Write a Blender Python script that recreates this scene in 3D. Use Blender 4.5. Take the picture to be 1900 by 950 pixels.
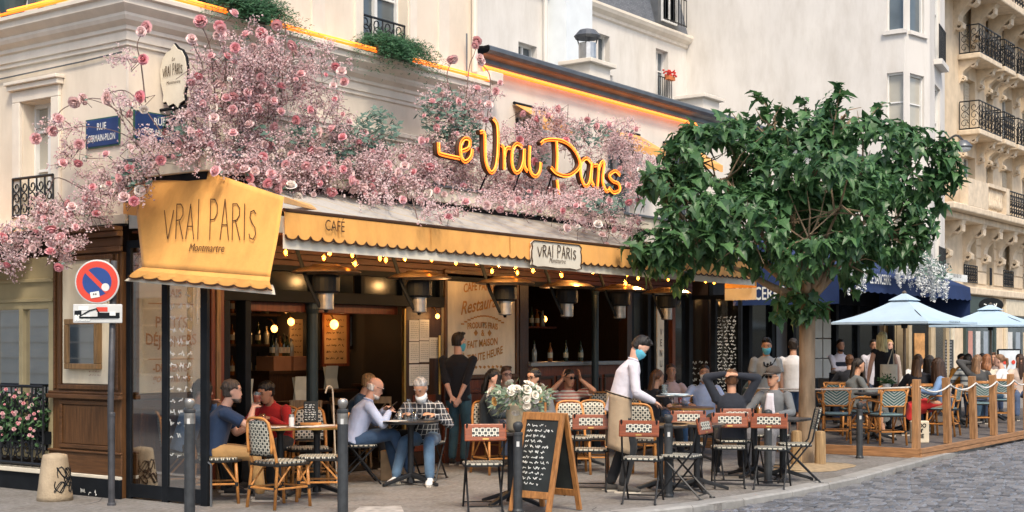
import bpy, bmesh, math, random
from mathutils import Vector, Matrix
R = math.radians
rnd = random.Random(7)
scene = bpy.context.scene
for o in list(bpy.data.objects): bpy.data.objects.remove(o)
COL = scene.collection
# ---------------------------------------------------------------- camera
# world: x runs along the cafe front, y into the building, street side is -y
CAM = Vector((-9.34, -11.81, 1.62)); HEAD = R(36.0); FPX = 2545.0; HOR = 640.0
cam = bpy.data.objects.new('camera', bpy.data.cameras.new('camera')); COL.objects.link(cam)
cam.location = CAM; cam.rotation_euler = (R(90), 0, HEAD - R(90))
cam.data.sensor_width = 36; cam.data.lens = 36 * FPX / 1900; cam.data.shift_y = (HOR - 475) / 1900
cam.data.clip_start = .1; cam.data.clip_end = 500
scene.camera = cam
scene.render.resolution_x = 1024; scene.render.resolution_y = 512
# ---------------------------------------------------------------- light
SUN_EL, SUN_AZ = R(52), R(228)          # azimuth: direction the light comes from, math angle in the xy plane
world = bpy.data.worlds.new('World'); scene.world = world; world.use_nodes = True
wn = world.node_tree.nodes; wl = world.node_tree.links
sky = wn.new('ShaderNodeTexSky'); sky.sky_type = 'NISHITA'; sky.sun_disc = False
sky.sun_elevation = SUN_EL; sky.sun_rotation = R(90) - SUN_AZ; sky.dust_density = 3; sky.air_density = 1.0; sky.ozone_density = .6
wl.new(sky.outputs[0], wn['Background'].inputs[0]); wn['Background'].inputs[1].default_value = .128
sun = bpy.data.objects.new('sun', bpy.data.lights.new('sun', 'SUN')); COL.objects.link(sun)
sun.data.energy = 1.7; sun.data.angle = R(12); sun.data.color = (1, .88, .71)
sd = Vector((math.cos(SUN_AZ) * math.cos(SUN_EL), math.sin(SUN_AZ) * math.cos(SUN_EL), math.sin(SUN_EL)))
sun.rotation_euler = sd.to_track_quat('Z', 'Y').to_euler(); sun.location = (0, 0, 20)
vs = scene.view_settings; vs.view_transform = 'Standard'; vs.look = 'None'; vs.exposure = .88; vs.gamma = 1
vs.use_curve_mapping = False
# ---------------------------------------------------------------- pixel helpers (authoring only: a pixel gives a direction)
FW = Vector((math.cos(HEAD), math.sin(HEAD), 0)); RT = Vector((math.sin(HEAD), -math.cos(HEAD), 0))
def ray(px, py): return FW + RT * ((px - 950) / FPX) + Vector((0, 0, (HOR - py) / FPX))
def P(px, Y, z=0.0):
    p = CAM + (FW + RT * ((px - 950) / FPX)) * Y; return Vector((p.x, p.y, z))
def G(px, py, z=0.0): return P(px, FPX * (CAM.z - z) / (py - HOR), z)
def onY(px, py, y0): d = ray(px, py); return CAM + d * ((y0 - CAM.y) / d.y)
def onX(px, py, x0): d = ray(px, py); return CAM + d * ((x0 - CAM.x) / d.x)
def PZ(px, py, Y): return CAM + ray(px, py) * Y
# ---------------------------------------------------------------- materials
MATS = {}
def node_mat(name):
    m = bpy.data.materials.new(name); m.use_nodes = True
    nt = m.node_tree; b = nt.nodes['Principled BSDF']; return m, nt, b
def M(name, col, rough=.6, metal=0, var=.12, scale=6, bump=.0, bscale=80, rand=0, stretch=None, dirt=0, spec=.4, sheen=0):
    if name in MATS: return MATS[name]
    m, nt, b = node_mat(name); N = nt.nodes; L = nt.links
    b.inputs['Roughness'].default_value = rough; b.inputs['Metallic'].default_value = metal
    b.inputs['Specular IOR Level'].default_value = spec
    if sheen: b.inputs['Sheen Weight'].default_value = sheen
    tc = N.new('ShaderNodeTexCoord'); src = tc.outputs['Object']
    if stretch:
        mp = N.new('ShaderNodeMapping'); mp.inputs['Scale'].default_value = stretch; L.new(src, mp.inputs[0]); src = mp.outputs[0]
    nz = N.new('ShaderNodeTexNoise'); nz.inputs['Scale'].default_value = scale; nz.inputs['Detail'].default_value = 6
    L.new(src, nz.inputs[0])
    rp = N.new('ShaderNodeValToRGB'); e = rp.color_ramp.elements
    e[0].position = .3; e[1].position = .7
    e[0].color = [c * (1 - var) for c in col[:3]] + [1]; e[1].color = [min(1, c * (1 + var)) for c in col[:3]] + [1]
    L.new(nz.outputs[0], rp.inputs[0]); out = rp.outputs[0]
    if dirt:
        n2 = N.new('ShaderNodeTexNoise'); n2.inputs['Scale'].default_value = 1.3; n2.inputs['Detail'].default_value = 9
        n2.inputs['Roughness'].default_value = .7
        m2 = N.new('ShaderNodeMapping'); m2.inputs['Scale'].default_value = (1.6, 1.6, .45); L.new(tc.outputs['Object'], m2.inputs[0]); L.new(m2.outputs[0], n2.inputs[0])
        r2 = N.new('ShaderNodeValToRGB'); r2.color_ramp.elements[0].position = .45; r2.color_ramp.elements[1].position = .75
        L.new(n2.outputs[0], r2.inputs[0])
        mx = N.new('ShaderNodeMixRGB'); mx.blend_type = 'MULTIPLY'; mx.inputs[2].default_value = (1 - dirt, 1 - dirt * 1.1, 1 - dirt * 1.25, 1)
        L.new(r2.outputs[0], mx.inputs[0]); L.new(out, mx.inputs[1]); out = mx.outputs[0]
    if rand:
        oi = N.new('ShaderNodeObjectInfo'); hs = N.new('ShaderNodeHueSaturation')
        mr = N.new('ShaderNodeMapRange'); mr.inputs[3].default_value = 1 - rand; mr.inputs[4].default_value = 1 + rand
        L.new(oi.outputs['Random'], mr.inputs[0]); L.new(mr.outputs[0], hs.inputs['Value']); L.new(out, hs.inputs['Color']); out = hs.outputs[0]
    L.new(out, b.inputs['Base Color'])
    if bump:
        n3 = N.new('ShaderNodeTexNoise'); n3.inputs['Scale'].default_value = bscale; n3.inputs['Detail'].default_value = 5
        L.new(src, n3.inputs[0])
        bp = N.new('ShaderNodeBump'); bp.inputs['Strength'].default_value = bump; bp.inputs['Distance'].default_value = .02
        L.new(n3.outputs[0], bp.inputs['Height']); L.new(bp.outputs[0], b.inputs['Normal'])
    MATS[name] = m; return m
def wood(name, col, rough=.45, axis=2, var=.35):
    s = [14, 14, 14]; s[axis] = 1.2
    return M(name, col, rough, 0, var, 3, .15, 20, .12, tuple(s))
def emit(name, col, strength):
    if name in MATS: return MATS[name]
    m, nt, b = node_mat(name); b.inputs['Base Color'].default_value = (*col, 1)
    b.inputs['Emission Color'].default_value = (*col, 1); b.inputs['Emission Strength'].default_value = strength
    MATS[name] = m; return m
def glass(name, tint=(.9, .95, .95), refl=.9, base=.04):
    if name in MATS: return MATS[name]
    m, nt, b = node_mat(name); N = nt.nodes; L = nt.links; N.remove(b)
    tr = N.new('ShaderNodeBsdfTransparent'); tr.inputs[0].default_value = (*tint, 1)
    gl = N.new('ShaderNodeBsdfGlossy'); gl.inputs['Roughness'].default_value = .03
    fr = N.new('ShaderNodeLayerWeight'); fr.inputs[0].default_value = .35
    mr = N.new('ShaderNodeMapRange'); mr.inputs[3].default_value = base; mr.inputs[4].default_value = refl
    mx = N.new('ShaderNodeMixShader'); L.new(fr.outputs['Fresnel'], mr.inputs[0]); L.new(mr.outputs[0], mx.inputs[0])
    L.new(tr.outputs[0], mx.inputs[1]); L.new(gl.outputs[0], mx.inputs[2]); L.new(mx.outputs[0], N['Material Output'].inputs[0])
    MATS[name] = m; return m
def pattern(name, kind, c1, c2, scale, rough=.7, c3=None):
    """woven / striped / plaid / slate / chevron cloths, in object space (or UV when kind says so)"""
    if name in MATS: return MATS[name]
    m, nt, b = node_mat(name); N = nt.nodes; L = nt.links; b.inputs['Roughness'].default_value = rough
    tc = N.new('ShaderNodeTexCoord'); sp = N.new('ShaderNodeSeparateXYZ'); L.new(tc.outputs['UV' if kind in ('weave', 'chevron') else 'Object'], sp.inputs[0])
    def math_(op, a, bb=None):
        n = N.new('ShaderNodeMath'); n.operation = op
        for i, v in enumerate((a, bb)):
            if v is None: continue
            if isinstance(v, (int, float)): n.inputs[i].default_value = v
            else: L.new(v, n.inputs[i])
        return n.outputs[0]
    x, y, z = sp.outputs
    if kind == 'weave':      # diamond lattice with dark dots
        u = math_('MULTIPLY', x, scale); v = math_('MULTIPLY', y, scale)
        a = math_('ABSOLUTE', math_('SUBTRACT', math_('FRACT', math_('ADD', u, v)), .5))
        c = math_('ABSOLUTE', math_('SUBTRACT', math_('FRACT', math_('SUBTRACT', u, v)), .5))
        f = math_('GREATER_THAN', math_('MULTIPLY', math_('ADD', a, .18), math_('ADD', c, .18)), .196)
        g = math_('LESS_THAN', math_('MAXIMUM', a, c), .13)
        f = math_('MAXIMUM', f, g)
    elif kind == 'chevron':
        u = math_('ABSOLUTE', math_('SUBTRACT', x, .5))
        f = math_('GREATER_THAN', math_('FRACT', math_('MULTIPLY', math_('SUBTRACT', y, math_('MULTIPLY', u, .9)), scale)), .62)
    elif kind == 'stripez':
        f = math_('GREATER_THAN', math_('FRACT', math_('MULTIPLY', z, scale)), .62)
    elif kind == 'stripex':
        f = math_('GREATER_THAN', math_('FRACT', math_('MULTIPLY', math_('ADD', x, math_('MULTIPLY', y, .6)), scale)), .94)
    elif kind == 'plaid':
        f = math_('MAXIMUM', math_('GREATER_THAN', math_('FRACT', math_('MULTIPLY', z, scale)), .86),
                  math_('GREATER_THAN', math_('FRACT', math_('MULTIPLY', math_('ADD', x, y), scale)), .86))
    else:                    # slate
        br = N.new('ShaderNodeTexBrick'); br.inputs['Scale'].default_value = scale; br.inputs['Color1'].default_value = (*c1, 1)
        br.inputs['Color2'].default_value = (*c2, 1); br.inputs['Mortar'].default_value = (*[c * .5 for c in c1], 1)
        br.inputs['Mortar Size'].default_value = .015
        cb = N.new('ShaderNodeCombineXYZ'); L.new(x, cb.inputs[0]); L.new(z, cb.inputs[1]); L.new(cb.outputs[0], br.inputs[0])
        L.new(br.outputs[0], b.inputs['Base Color'])
        bp = N.new('ShaderNodeBump'); bp.inputs['Strength'].default_value = .5; L.new(br.outputs['Fac'], bp.inputs['Height']); bp.invert = True
        L.new(bp.outputs[0], b.inputs['Normal']); MATS[name] = m; return m
    mx = N.new('ShaderNodeMixRGB'); mx.inputs[1].default_value = (*c1, 1); mx.inputs[2].default_value = (*c2, 1)
    L.new(f, mx.inputs[0])
    nz = N.new('ShaderNodeTexNoise'); nz.inputs['Scale'].default_value = 30; L.new(tc.outputs['Object'], nz.inputs[0])
    m2 = N.new('ShaderNodeMixRGB'); m2.blend_type = 'MULTIPLY'; m2.inputs[0].default_value = .35
    L.new(mx.outputs[0], m2.inputs[1]); L.new(nz.outputs[0], m2.inputs[2]); L.new(m2.outputs[0], b.inputs['Base Color'])
    bp = N.new('ShaderNodeBump'); bp.inputs['Strength'].default_value = .3; bp.inputs['Distance'].default_value = .01
    L.new(nz.outputs[0], bp.inputs['Height']); L.new(bp.outputs[0], b.inputs['Normal'])
    MATS[name] = m; return m
# ---------------------------------------------------------------- mesh builder
class MB:
    def __init__(s): s.v = []; s.f = []; s.m = []; s.cm = 0; s.uv = None
    def add(s, vs, fs):
        b = len(s.v); s.v += [tuple(v) for v in vs]; s.f += [[b + i for i in f] for f in fs]; s.m += [s.cm] * len(fs); return s
    def box(s, x0, x1, y0, y1, z0, z1, X=None):
        vs = [Vector((x, y, z)) for z in (z0, z1) for y in (y0, y1) for x in (x0, x1)]
        if X is not None: vs = [X @ v for v in vs]
        return s.add(vs, [(0, 2, 3, 1), (4, 5, 7, 6), (0, 1, 5, 4), (2, 6, 7, 3), (0, 4, 6, 2), (1, 3, 7, 5)])
    def tube(s, pts, r, n=8, cap=True, closed=False, flat=1.0):
        pts = [Vector(p) for p in pts]; k = len(pts); rs = r if isinstance(r, (list, tuple)) else [r] * k
        vs = []; up = None
        for i, p in enumerate(pts):
            if closed: t = pts[(i + 1) % k] - pts[i - 1]
            else: t = pts[min(i + 1, k - 1)] - pts[max(i - 1, 0)]
            t = t.normalized() if t.length > 1e-9 else Vector((0, 0, 1))
            if up is None: up = Vector((0, 0, 1)) if abs(t.z) < .9 else Vector((1, 0, 0))
            a = t.cross(up)
            if a.length < 1e-6: a = t.orthogonal()
            a.normalize(); bb = a.cross(t).normalized(); up = bb
            for j in range(n):
                w = 2 * math.pi * (j + .5) / n
                vs.append(p + a * (math.cos(w) * rs[i]) + bb * (math.sin(w) * rs[i] * flat))
        fs = [(i * n + j, i * n + (j + 1) % n, ((i + 1) % k) * n + (j + 1) % n, ((i + 1) % k) * n + j) for i in range(k if closed else k - 1) for j in range(n)]
        if cap and not closed: fs += [tuple(range(n - 1, -1, -1)), tuple((k - 1) * n + j for j in range(n))]
        return s.add(vs, fs)
    def lathe(s, prof, n=16, c=(0, 0, 0), cap=True, X=None):
        c = Vector(c); vs = [c + Vector((r * math.cos(2 * math.pi * j / n), r * math.sin(2 * math.pi * j / n), z)) for r, z in prof for j in range(n)]
        if X is not None: vs = [X @ v for v in vs]
        k = len(prof); fs = [(i * n + j, i * n + (j + 1) % n, (i + 1) * n + (j + 1) % n, (i + 1) * n + j) for i in range(k - 1) for j in range(n)]
        if cap: fs += [tuple(range(n - 1, -1, -1)), tuple((k - 1) * n + j for j in range(n))]
        return s.add(vs, fs)
    def prism(s, pts, off):
        pts = [Vector(p) for p in pts]; off = Vector(off); k = len(pts)
        return s.add(pts + [p + off for p in pts], [tuple(range(k - 1, -1, -1)), tuple(range(k, 2 * k))] + [(i, (i + 1) % k, k + (i + 1) % k, k + i) for i in range(k)])
    def grid(s, fn, nu, nv):
        vs = [fn(i / nu, j / nv) for j in range(nv + 1) for i in range(nu + 1)]
        return s.add(vs, [(j * (nu + 1) + i, j * (nu + 1) + i + 1, (j + 1) * (nu + 1) + i + 1, (j + 1) * (nu + 1) + i) for j in range(nv) for i in range(nu)])
    def quad(s, a, b, c, d): return s.add([a, b, c, d], [(0, 1, 2, 3)])
    def ico(s, c, r, sub=1, sc=(1, 1, 1)):
        bm = bmesh.new(); bmesh.ops.create_icosphere(bm, subdivisions=sub, radius=r)
        vs = [Vector(c) + Vector((v.co.x * sc[0], v.co.y * sc[1], v.co.z * sc[2])) for v in bm.verts]
        fs = [[v.index for v in f.verts] for f in bm.faces]; bm.free(); return s.add(vs, fs)
    def mesh(s, name, mats, smooth=False):
        me = bpy.data.meshes.new(name); me.from_pydata(s.v, [], s.f)
        for m in (mats if isinstance(mats, (list, tuple)) else [mats]): me.materials.append(m)
        if any(s.m): me.polygons.foreach_set('material_index', s.m)
        if smooth: me.polygons.foreach_set('use_smooth', [True] * len(s.f))
        me.update(); return me
    def obj(s, name, mats, parent=None, smooth=False, bevel=0, thick=0, loc=None, rz=0, **kw):
        o = bpy.data.objects.new(name, s.mesh(name, mats, smooth)); COL.objects.link(o)
        if loc is not None: o.location = loc
        o.rotation_euler.z = rz
        if parent is not None: o.parent = parent
        if thick: md = o.modifiers.new('thick', 'SOLIDIFY'); md.thickness = thick; md.offset = 0
        if bevel: md = o.modifiers.new('bevel', 'BEVEL'); md.width = bevel; md.segments = 2; md.limit_method = 'ANGLE'
        tag(o, **kw); return o
def tag(o, label=None, cat=None, group=None, kind=None):
    if label: o['label'] = label
    if cat: o['category'] = cat
    if group: o['group'] = group
    if kind: o['kind'] = kind
    return o
def thing(name, label, cat, loc=(0, 0, 0), rz=0, group=None):
    o = bpy.data.objects.new(name, None); COL.objects.link(o); o.location = loc; o.rotation_euler = (0, 0, rz); o.empty_display_size = .1
    return tag(o, label, cat, group)
def link_copy(o, parent=None, **kw):
    c = o.copy(); COL.objects.link(c)
    if parent is not None: c.parent = parent
    for ch in o.children: link_copy(ch, c)
    return tag(c, **kw)
def dup(root, loc, rz, label=None, group=None):
    c = link_copy(root); c.location = loc; c.rotation_euler.z = rz; return tag(c, label, None, group)
def inst(name, me, parent, loc, rot=(0, 0, 0), sc=1.0, **kw):
    o = bpy.data.objects.new(name, me); COL.objects.link(o); o.parent = parent; o.location = loc; o.rotation_euler = rot
    o.scale = (sc, sc, sc) if isinstance(sc, (int, float)) else sc
    return tag(o, **kw)
def uv_planar(o, ua, va, size=1.0):
    """UV from two object axes"""
    me = o.data; uv = me.uv_layers.new(name='uv')
    for lp in me.loops:
        c = me.vertices[lp.vertex_index].co; uv.data[lp.index].uv = (c.dot(Vector(ua)) / size, c.dot(Vector(va)) / size)
def catmull(pts, n=6, closed=False):
    pts = [Vector(p) for p in pts]; k = len(pts); out = []
    for i in range(k if closed else k - 1):
        if closed: p0, p1, p2, p3 = pts[i - 1], pts[i], pts[(i + 1) % k], pts[(i + 2) % k]
        else: p0, p1, p2, p3 = pts[max(i - 1, 0)], pts[i], pts[i + 1], pts[min(i + 2, k - 1)]
        for j in range(n):
            t = j / n
            out.append(.5 * ((2 * p1) + (p2 - p0) * t + (2 * p0 - 5 * p1 + 4 * p2 - p3) * t * t + (3 * p1 - p0 - 3 * p2 + p3) * t ** 3))
    if not closed: out.append(pts[-1])
    return out
# evaluate temporary objects in a scratch scene of their own (fast); removed at the end of the script
TMPS = bpy.data.scenes.new('scratch')
def bake(o):
    TMPS.collection.objects.link(o); vl = TMPS.view_layers[0]; vl.update(); dg = vl.depsgraph; dg.update()
    return bpy.data.meshes.new_from_object(o.evaluated_get(dg))
# ---------------------------------------------------------------- lettering
def text(s, size, mat, parent, org, ux, uz, xs=1.0, shear=0, align='CENTER', bold=0, warp=None, depth=.003, name='lettering'):
    cu = bpy.data.curves.new('t', 'FONT'); cu.body = s; cu.size = size; cu.align_x = align; cu.shear = shear; cu.offset = bold; cu.extrude = 0; cu.resolution_u = 3
    to = bpy.data.objects.new('t', cu); me = bake(to)
    bpy.data.objects.remove(to); bpy.data.curves.remove(cu)
    org = Vector(org); ux = Vector(ux).normalized(); uz = Vector(uz).normalized(); nn = ux.cross(uz)
    for v in me.vertices:
        a, b = v.co.x * xs, v.co.y
        if warp: a, b = warp(a, b)
        v.co = org + ux * a + uz * b + nn * depth
    me.materials.clear(); me.materials.append(mat); me.name = name
    o = bpy.data.objects.new(name, me); COL.objects.link(o)
    if parent is not None: o.parent = parent
    return o
GL = {  # single-stroke tall letters on a 1 x 1 cell
 'V': [[(0, 1), (.28, 0), (.3, 0), (.6, 1)]], 'R': [[(.05, 0), (.05, 1)], [(.05, 1), (.3, 1), (.45, .88), (.45, .68), (.3, .55), (.05, .52)], [(.22, .53), (.5, 0)]],
 'A': [[(0, 0), (.25, 1), (.5, 0)], [(.08, .36), (.42, .36)]], 'I': [[(.08, 0), (.08, 1)]],
 'P': [[(.05, 0), (.05, 1)], [(.05, 1), (.3, 1), (.46, .86), (.46, .64), (.3, .5), (.05, .48)]],
 'S': [[(.4, .88), (.28, 1), (.1, .95), (.06, .75), (.2, .55), (.36, .4), (.4, .2), (.26, .02), (.08, .06), (.02, .2)]], ' ': []}
GW = {'V': .62, 'R': .55, 'A': .55, 'I': .22, 'P': .55, 'S': .48, ' ': .3}
def strokes(s, hfun):
    """hfun(i) -> (height, baseline) ; returns polylines in letter units, total width"""
    out = []; x = 0
    for i, ch in enumerate(s):
        h, b = hfun(i)
        for pl in GL[ch]: out.append([(x + a, b + c * h) for a, c in pl])
        x += GW[ch] + .12
    return out, x - .12
def ribbon_text(mb, s, width, height, thick, org, ux, uz, hfun=lambda i: (1, 0)):
    pls, w = strokes(s, hfun); org = Vector(org); ux = Vector(ux).normalized(); uz = Vector(uz).normalized(); nn = ux.cross(uz)
    for pl in pls:
        pts = [Vector((a / w * width, b * height)) for a, b in pl]
        for a, b in zip(pts, pts[1:]):
            d = (b - a)
            if d.length < 1e-6: continue
            d.normalize(); e = Vector((-d.y, d.x)) * thick / 2; a2 = a - d * thick * .3; b2 = b + d * thick * .3
            mb.quad(*[org + ux * q.x + uz * q.y + nn * .004 for q in (a2 - e, b2 - e, b2 + e, a2 + e)])
def squiggle(mb, org, ux, uz, width, h, thick, r):
    """one line of handwriting"""
    org = Vector(org); ux = Vector(ux).normalized(); uz = Vector(uz).normalized(); nn = ux.cross(uz); x = 0; pts = []
    while x < width:
        wl = r.uniform(.12, .3) * min(1, width); pts = []; x1 = min(width, x + wl)
        while x < x1:
            up_ = r.random(); pts.append((x, (r.uniform(-.28, .28) if up_ < .7 else r.choice((.62, .55, -.5))) * h)); x += h * r.uniform(.1, .3)
        for a, b in zip(pts, pts[1:]):
            a = Vector(a); b = Vector(b); d = (b - a).normalized(); e = Vector((-d.y, d.x)) * thick / 2
            mb.quad(*[org + ux * q.x + uz * q.y + nn * .003 for q in (a - e, b - e, b + e, a + e)])
        x += h * .8
# wall sheet with window holes: map(u,z,d) -> world point ; d = depth into wall
def wall_sheet(mb, u0, u1, z0, z1, holes, depth, mp):
    us = sorted({u0, u1, *[h[0] for h in holes], *[h[1] for h in holes]}); zs = sorted({z0, z1, *[h[2] for h in holes], *[h[3] for h in holes]})
    us = [u for u in us if u0 <= u <= u1]; zs = [z for z in zs if z0 <= z <= z1]
    for a, b in zip(us, us[1:]):
        for c, d in zip(zs, zs[1:]):
            if any(h[0] <= (a + b) / 2 <= h[1] and h[2] <= (c + d) / 2 <= h[3] for h in holes): continue
            mb.quad(mp(a, c, 0), mp(b, c, 0), mp(b, d, 0), mp(a, d, 0))
    for a, b, c, d in holes:
        for q in (((a, c), (a, d)), ((b, d), (b, c)), ((b, c), (a, c)), ((a, d), (b, d))):
            (p, r_), (s_, t_) = q; mb.quad(mp(p, r_, 0), mp(s_, t_, 0), mp(s_, t_, depth), mp(p, r_, depth))
# ================================================================ materials shared by the setting
m_cream = M('cream_render', (.76, .67, .55), .85, 0, .06, 2, .08, 90, dirt=.16)
m_cream2 = M('cream_render_wing', (.76, .70, .61), .85, 0, .05, 3, .06, 90, dirt=.10)
m_stone = M('moulding_stone', (.76, .69, .59), .8, 0, .06, 5, .05, 60, dirt=.12)
m_white = M('white_render', (.69, .66, .615), .9, 0, .05, 1.2, .08, 70, dirt=.18)
m_haus = M('ashlar', (.66, .54, .39), .85, 0, .12, 2.5, .12, 40, dirt=.2)
m_hausl = M('carved_stone', (.68, .57, .43), .85, 0, .14, 5, .15, 30, dirt=.22)
m_iron = M('black_iron', (.018, .02, .023), .45, .3, .2, 12)
m_pane = M('window_pane', (.10, .125, .14), .06, 0, .3, 1.5, spec=.8)
m_dpane = M('dark_pane', (.012, .014, .016), .12, 0, .3, 1.5, spec=.35); m_tpane = M('transom_pane', (.010, .014, .018), .12, 0, .3, 1.5, spec=.1)
m_paneL = M('painted_lit_pane', (.42, .40, .34), .1, 0, .2, 1.2, spec=.8)  # pale base colour makes these panes look lit
m_winw = M('white_window_paint', (.74, .74, .72), .5, 0, .05)
m_slate = pattern('slate', 'slate', (.10, .115, .14), (.16, .175, .2), 5.5, .5)
m_zinc = M('zinc', (.16, .17, .18), .4, .6, .2, 4)
m_shut = M('shutter_paint', (.62, .55, .43), .7, 0, .08)
m_brown = wood('brown_wood', (.105, .048, .018), .4, 2)
m_brownh = wood('brown_wood_rail', (.11, .05, .019), .4, 1)
m_darkw = wood('dark_wood', (.045, .02, .009), .4, 2)
m_red = wood('mahogany_wood', (.14, .035, .014), .35, 2)
m_black = M('black_paint', (.009, .011, .014), .55, 0, .25, 6, spec=.15)
m_yel = M('yellow_canvas', (.80, .39, .09), .9, 0, .10, 3, .35, 7, dirt=.24, sheen=.2)
m_ivory = M('ivory_canvas', (.70, .64, .52), .9, 0, .06, 5, .08, 200, dirt=.12)
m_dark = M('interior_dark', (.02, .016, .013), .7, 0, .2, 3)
m_gold = M('gold_lettering', (.50, .22, .035), .5, 0, .3, 14)
m_ink = M('brown_ink', (.055, .022, .006), .7, 0, .1)
m_chalk = M('chalk', (.75, .76, .73), .9, 0, .2, 20)
m_slateboard = M('chalkboard', (.018, .022, .022), .7, 0, .4, 6)
m_paper = M('paper', (.62, .60, .53), .85, 0, .06, 4)
# ================================================================ ground
m_asph = M('pavement_asphalt', (.215, .205, .192), .8, 0, .28, 22, .4, 160, dirt=.42)
m_road = M('road_bed', (.07, .07, .072), .85, 0, .25, 14, .3, 80)
m_sett, nt_, b_ = node_mat('granite_sett'); N_ = nt_.nodes; L_ = nt_.links
g_ = N_.new('ShaderNodeNewGeometry'); o_ = N_.new('ShaderNodeObjectInfo'); a_ = N_.new('ShaderNodeMath'); a_.operation = 'ADD'; L_.new(g_.outputs['Random Per Island'], a_.inputs[0]); L_.new(o_.outputs['Random'], a_.inputs[1])
f_ = N_.new('ShaderNodeMath'); f_.operation = 'FRACT'; L_.new(a_.outputs[0], f_.inputs[0]); r1_ = N_.new('ShaderNodeValToRGB'); r1_.color_ramp.elements[0].color = (.085, .09, .10, 1); r1_.color_ramp.elements[1].color = (.195, .20, .215, 1); L_.new(f_.outputs[0], r1_.inputs[0])
t_ = N_.new('ShaderNodeTexCoord'); n_ = N_.new('ShaderNodeTexNoise'); n_.inputs['Scale'].default_value = 35; L_.new(t_.outputs['Object'], n_.inputs[0]); bp_ = N_.new('ShaderNodeBump'); bp_.inputs['Strength'].default_value = .4; bp_.inputs['Distance'].default_value = .02; L_.new(n_.outputs[0], bp_.inputs['Height']); L_.new(bp_.outputs[0], b_.inputs['Normal'])
L_.new(r1_.outputs[0], b_.inputs['Base Color']); b_.inputs['Roughness'].default_value = .36
m_kerb = M('granite_kerb', (.30, .295, .28), .7, 0, .14, 10, .15, 90, rand=.08, dirt=.2)
MB().quad((-80, -90, -.10), (140, -90, -.10), (140, 60, -.10), (-80, 60, -.10)).obj('road', m_road, kind='structure')
KERB = [(-2.3, 40), (-2.25, 6), (-2.1, 1.5), (-1.75, -1.0), (-1.0, -2.8), (.2, -4.1), (1.3, -4.75)] + \
       [tuple(G(*p)[:2]) for p in ((1191, 950), (1261, 943), (1332, 934), (1460, 913), (1583, 888), (1703, 856), (1763, 840), (1835, 821))] + [(17.4, -4.75), (26, -4.6), (90, -4.4)]
pv = MB()
for (ax, ay), (bx, by) in zip(KERB, KERB[1:]):
    pv.quad((ax, ay, 0), (bx, by, 0), (max(bx, -.5) if bx < 0 else bx, max(by, 14), 0) if bx < 0 else (bx, 14, 0), (-.5, max(ay, 14), 0) if ax < 0 else (ax, 14, 0))
    pv.quad((ax, ay, -.12), (bx, by, -.12), (bx, by, 0), (ax, ay, 0))
pave = pv.obj('pavement', m_asph, kind='structure')
# kerb stones, one by one
path = []
for a, b in zip(KERB, KERB[1:]): path.append((Vector(a), (Vector(b) - Vector(a)).length))
def kerb_at(s):
    for (a, b) in zip(KERB, KERB[1:]):
        a, b = Vector(a), Vector(b); l = (b - a).length
        if s <= l: return a + (b - a) * (s / l), (b - a).normalized()
        s -= l
    return Vector(KERB[-1]), Vector((1, 0))
s = 34.0; stone_i = 0
while s < 75:
    ln = rnd.uniform(.85, 1.15)
    a, d1 = kerb_at(s + .006); b, d2 = kerb_at(s + ln - .006)
    n1 = Vector((d1.y, -d1.x)); n2 = Vector((d2.y, -d2.x)); h = .012 + rnd.uniform(-.004, .004)
    q = MB(); o1 = a + n1 * .02; o2 = b + n2 * .02; i1 = a - n1 * .20; i2 = b - n2 * .20
    q.add([(*o1, -.12), (*o2, -.12), (*i2, -.12), (*i1, -.12), (*o1, h - .02), (*o2, h - .02), (*i2, h), (*i1, h), (*(o1 - n1 * .02), h), (*(o2 - n2 * .02), h)],
          [(0, 1, 5, 4), (4, 5, 9, 8), (8, 9, 6, 7), (1, 2, 6, 9, 5), (3, 0, 4, 8, 7), (2, 3, 7, 6)])
    q.obj('kerb_stone', m_kerb, pave); s += ln
# granite setts: rows across the street
def outside_kerb(x, y):
    for (ax, ay), (bx, by) in zip(KERB, KERB[1:]):
        if min(ax, bx) <= x <= max(ax, bx) and ax >= -2.4 and bx > ax:
            t = (x - ax) / (bx - ax); return y < ay + (by - ay) * t - .05
    return False
setts = []; row = 0; x = 1.0
while x < 30:
    y = -4.3 - (row % 2) * .075 + rnd.uniform(-.02, .02)
    while y > (-10.5 if x < 16 else -8):
        w = rnd.uniform(.11, .17)
        if outside_kerb(x, y):
            p = Vector((x, y - w / 2, 0)) - CAM; dep = p.dot(FW); sx = 950 + FPX * p.dot(RT) / dep
            if dep > 4 and -500 < sx < 2500: setts.append((dep, x, y - w / 2, w))
        y -= w + .012
    x += .125; row += 1
def sett_geo(mb, x, y, w):
    h = .105 * .5; a = .056; c = .016; z = -.04 + rnd.uniform(-.014, .010); t1, t2 = rnd.uniform(-.009, .009), rnd.uniform(-.009, .009); w2 = w / 2
    mb.add([(x - a, y - w2, -.1), (x + a, y - w2, -.1), (x + a, y + w2, -.1), (x - a, y + w2, -.1),
            (x - a, y - w2, z - .014), (x + a, y - w2, z - .014), (x + a, y + w2, z - .014), (x - a, y + w2, z - .014),
            (x - a + c, y - w2 + c, z + t1), (x + a - c, y - w2 + c, z + t2), (x + a - c, y + w2 - c, z - t1), (x - a + c, y + w2 - c, z - t2)],
           [(0, 1, 5, 4), (1, 2, 6, 5), (2, 3, 7, 6), (3, 0, 4, 7), (4, 5, 9, 8), (5, 6, 10, 9), (6, 7, 11, 10), (7, 4, 8, 11), (8, 9, 10, 11)])
def in_frame(t):
    p = Vector((t[1], t[2], -.05)) - CAM; sx = 950 + FPX * p.dot(RT) / t[0]; sy = HOR - FPX * p.z / t[0]; return 0 < sx < 1900 and sy < 952
setts.sort(key=lambda t: (not in_frame(t), t[0]))
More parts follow.
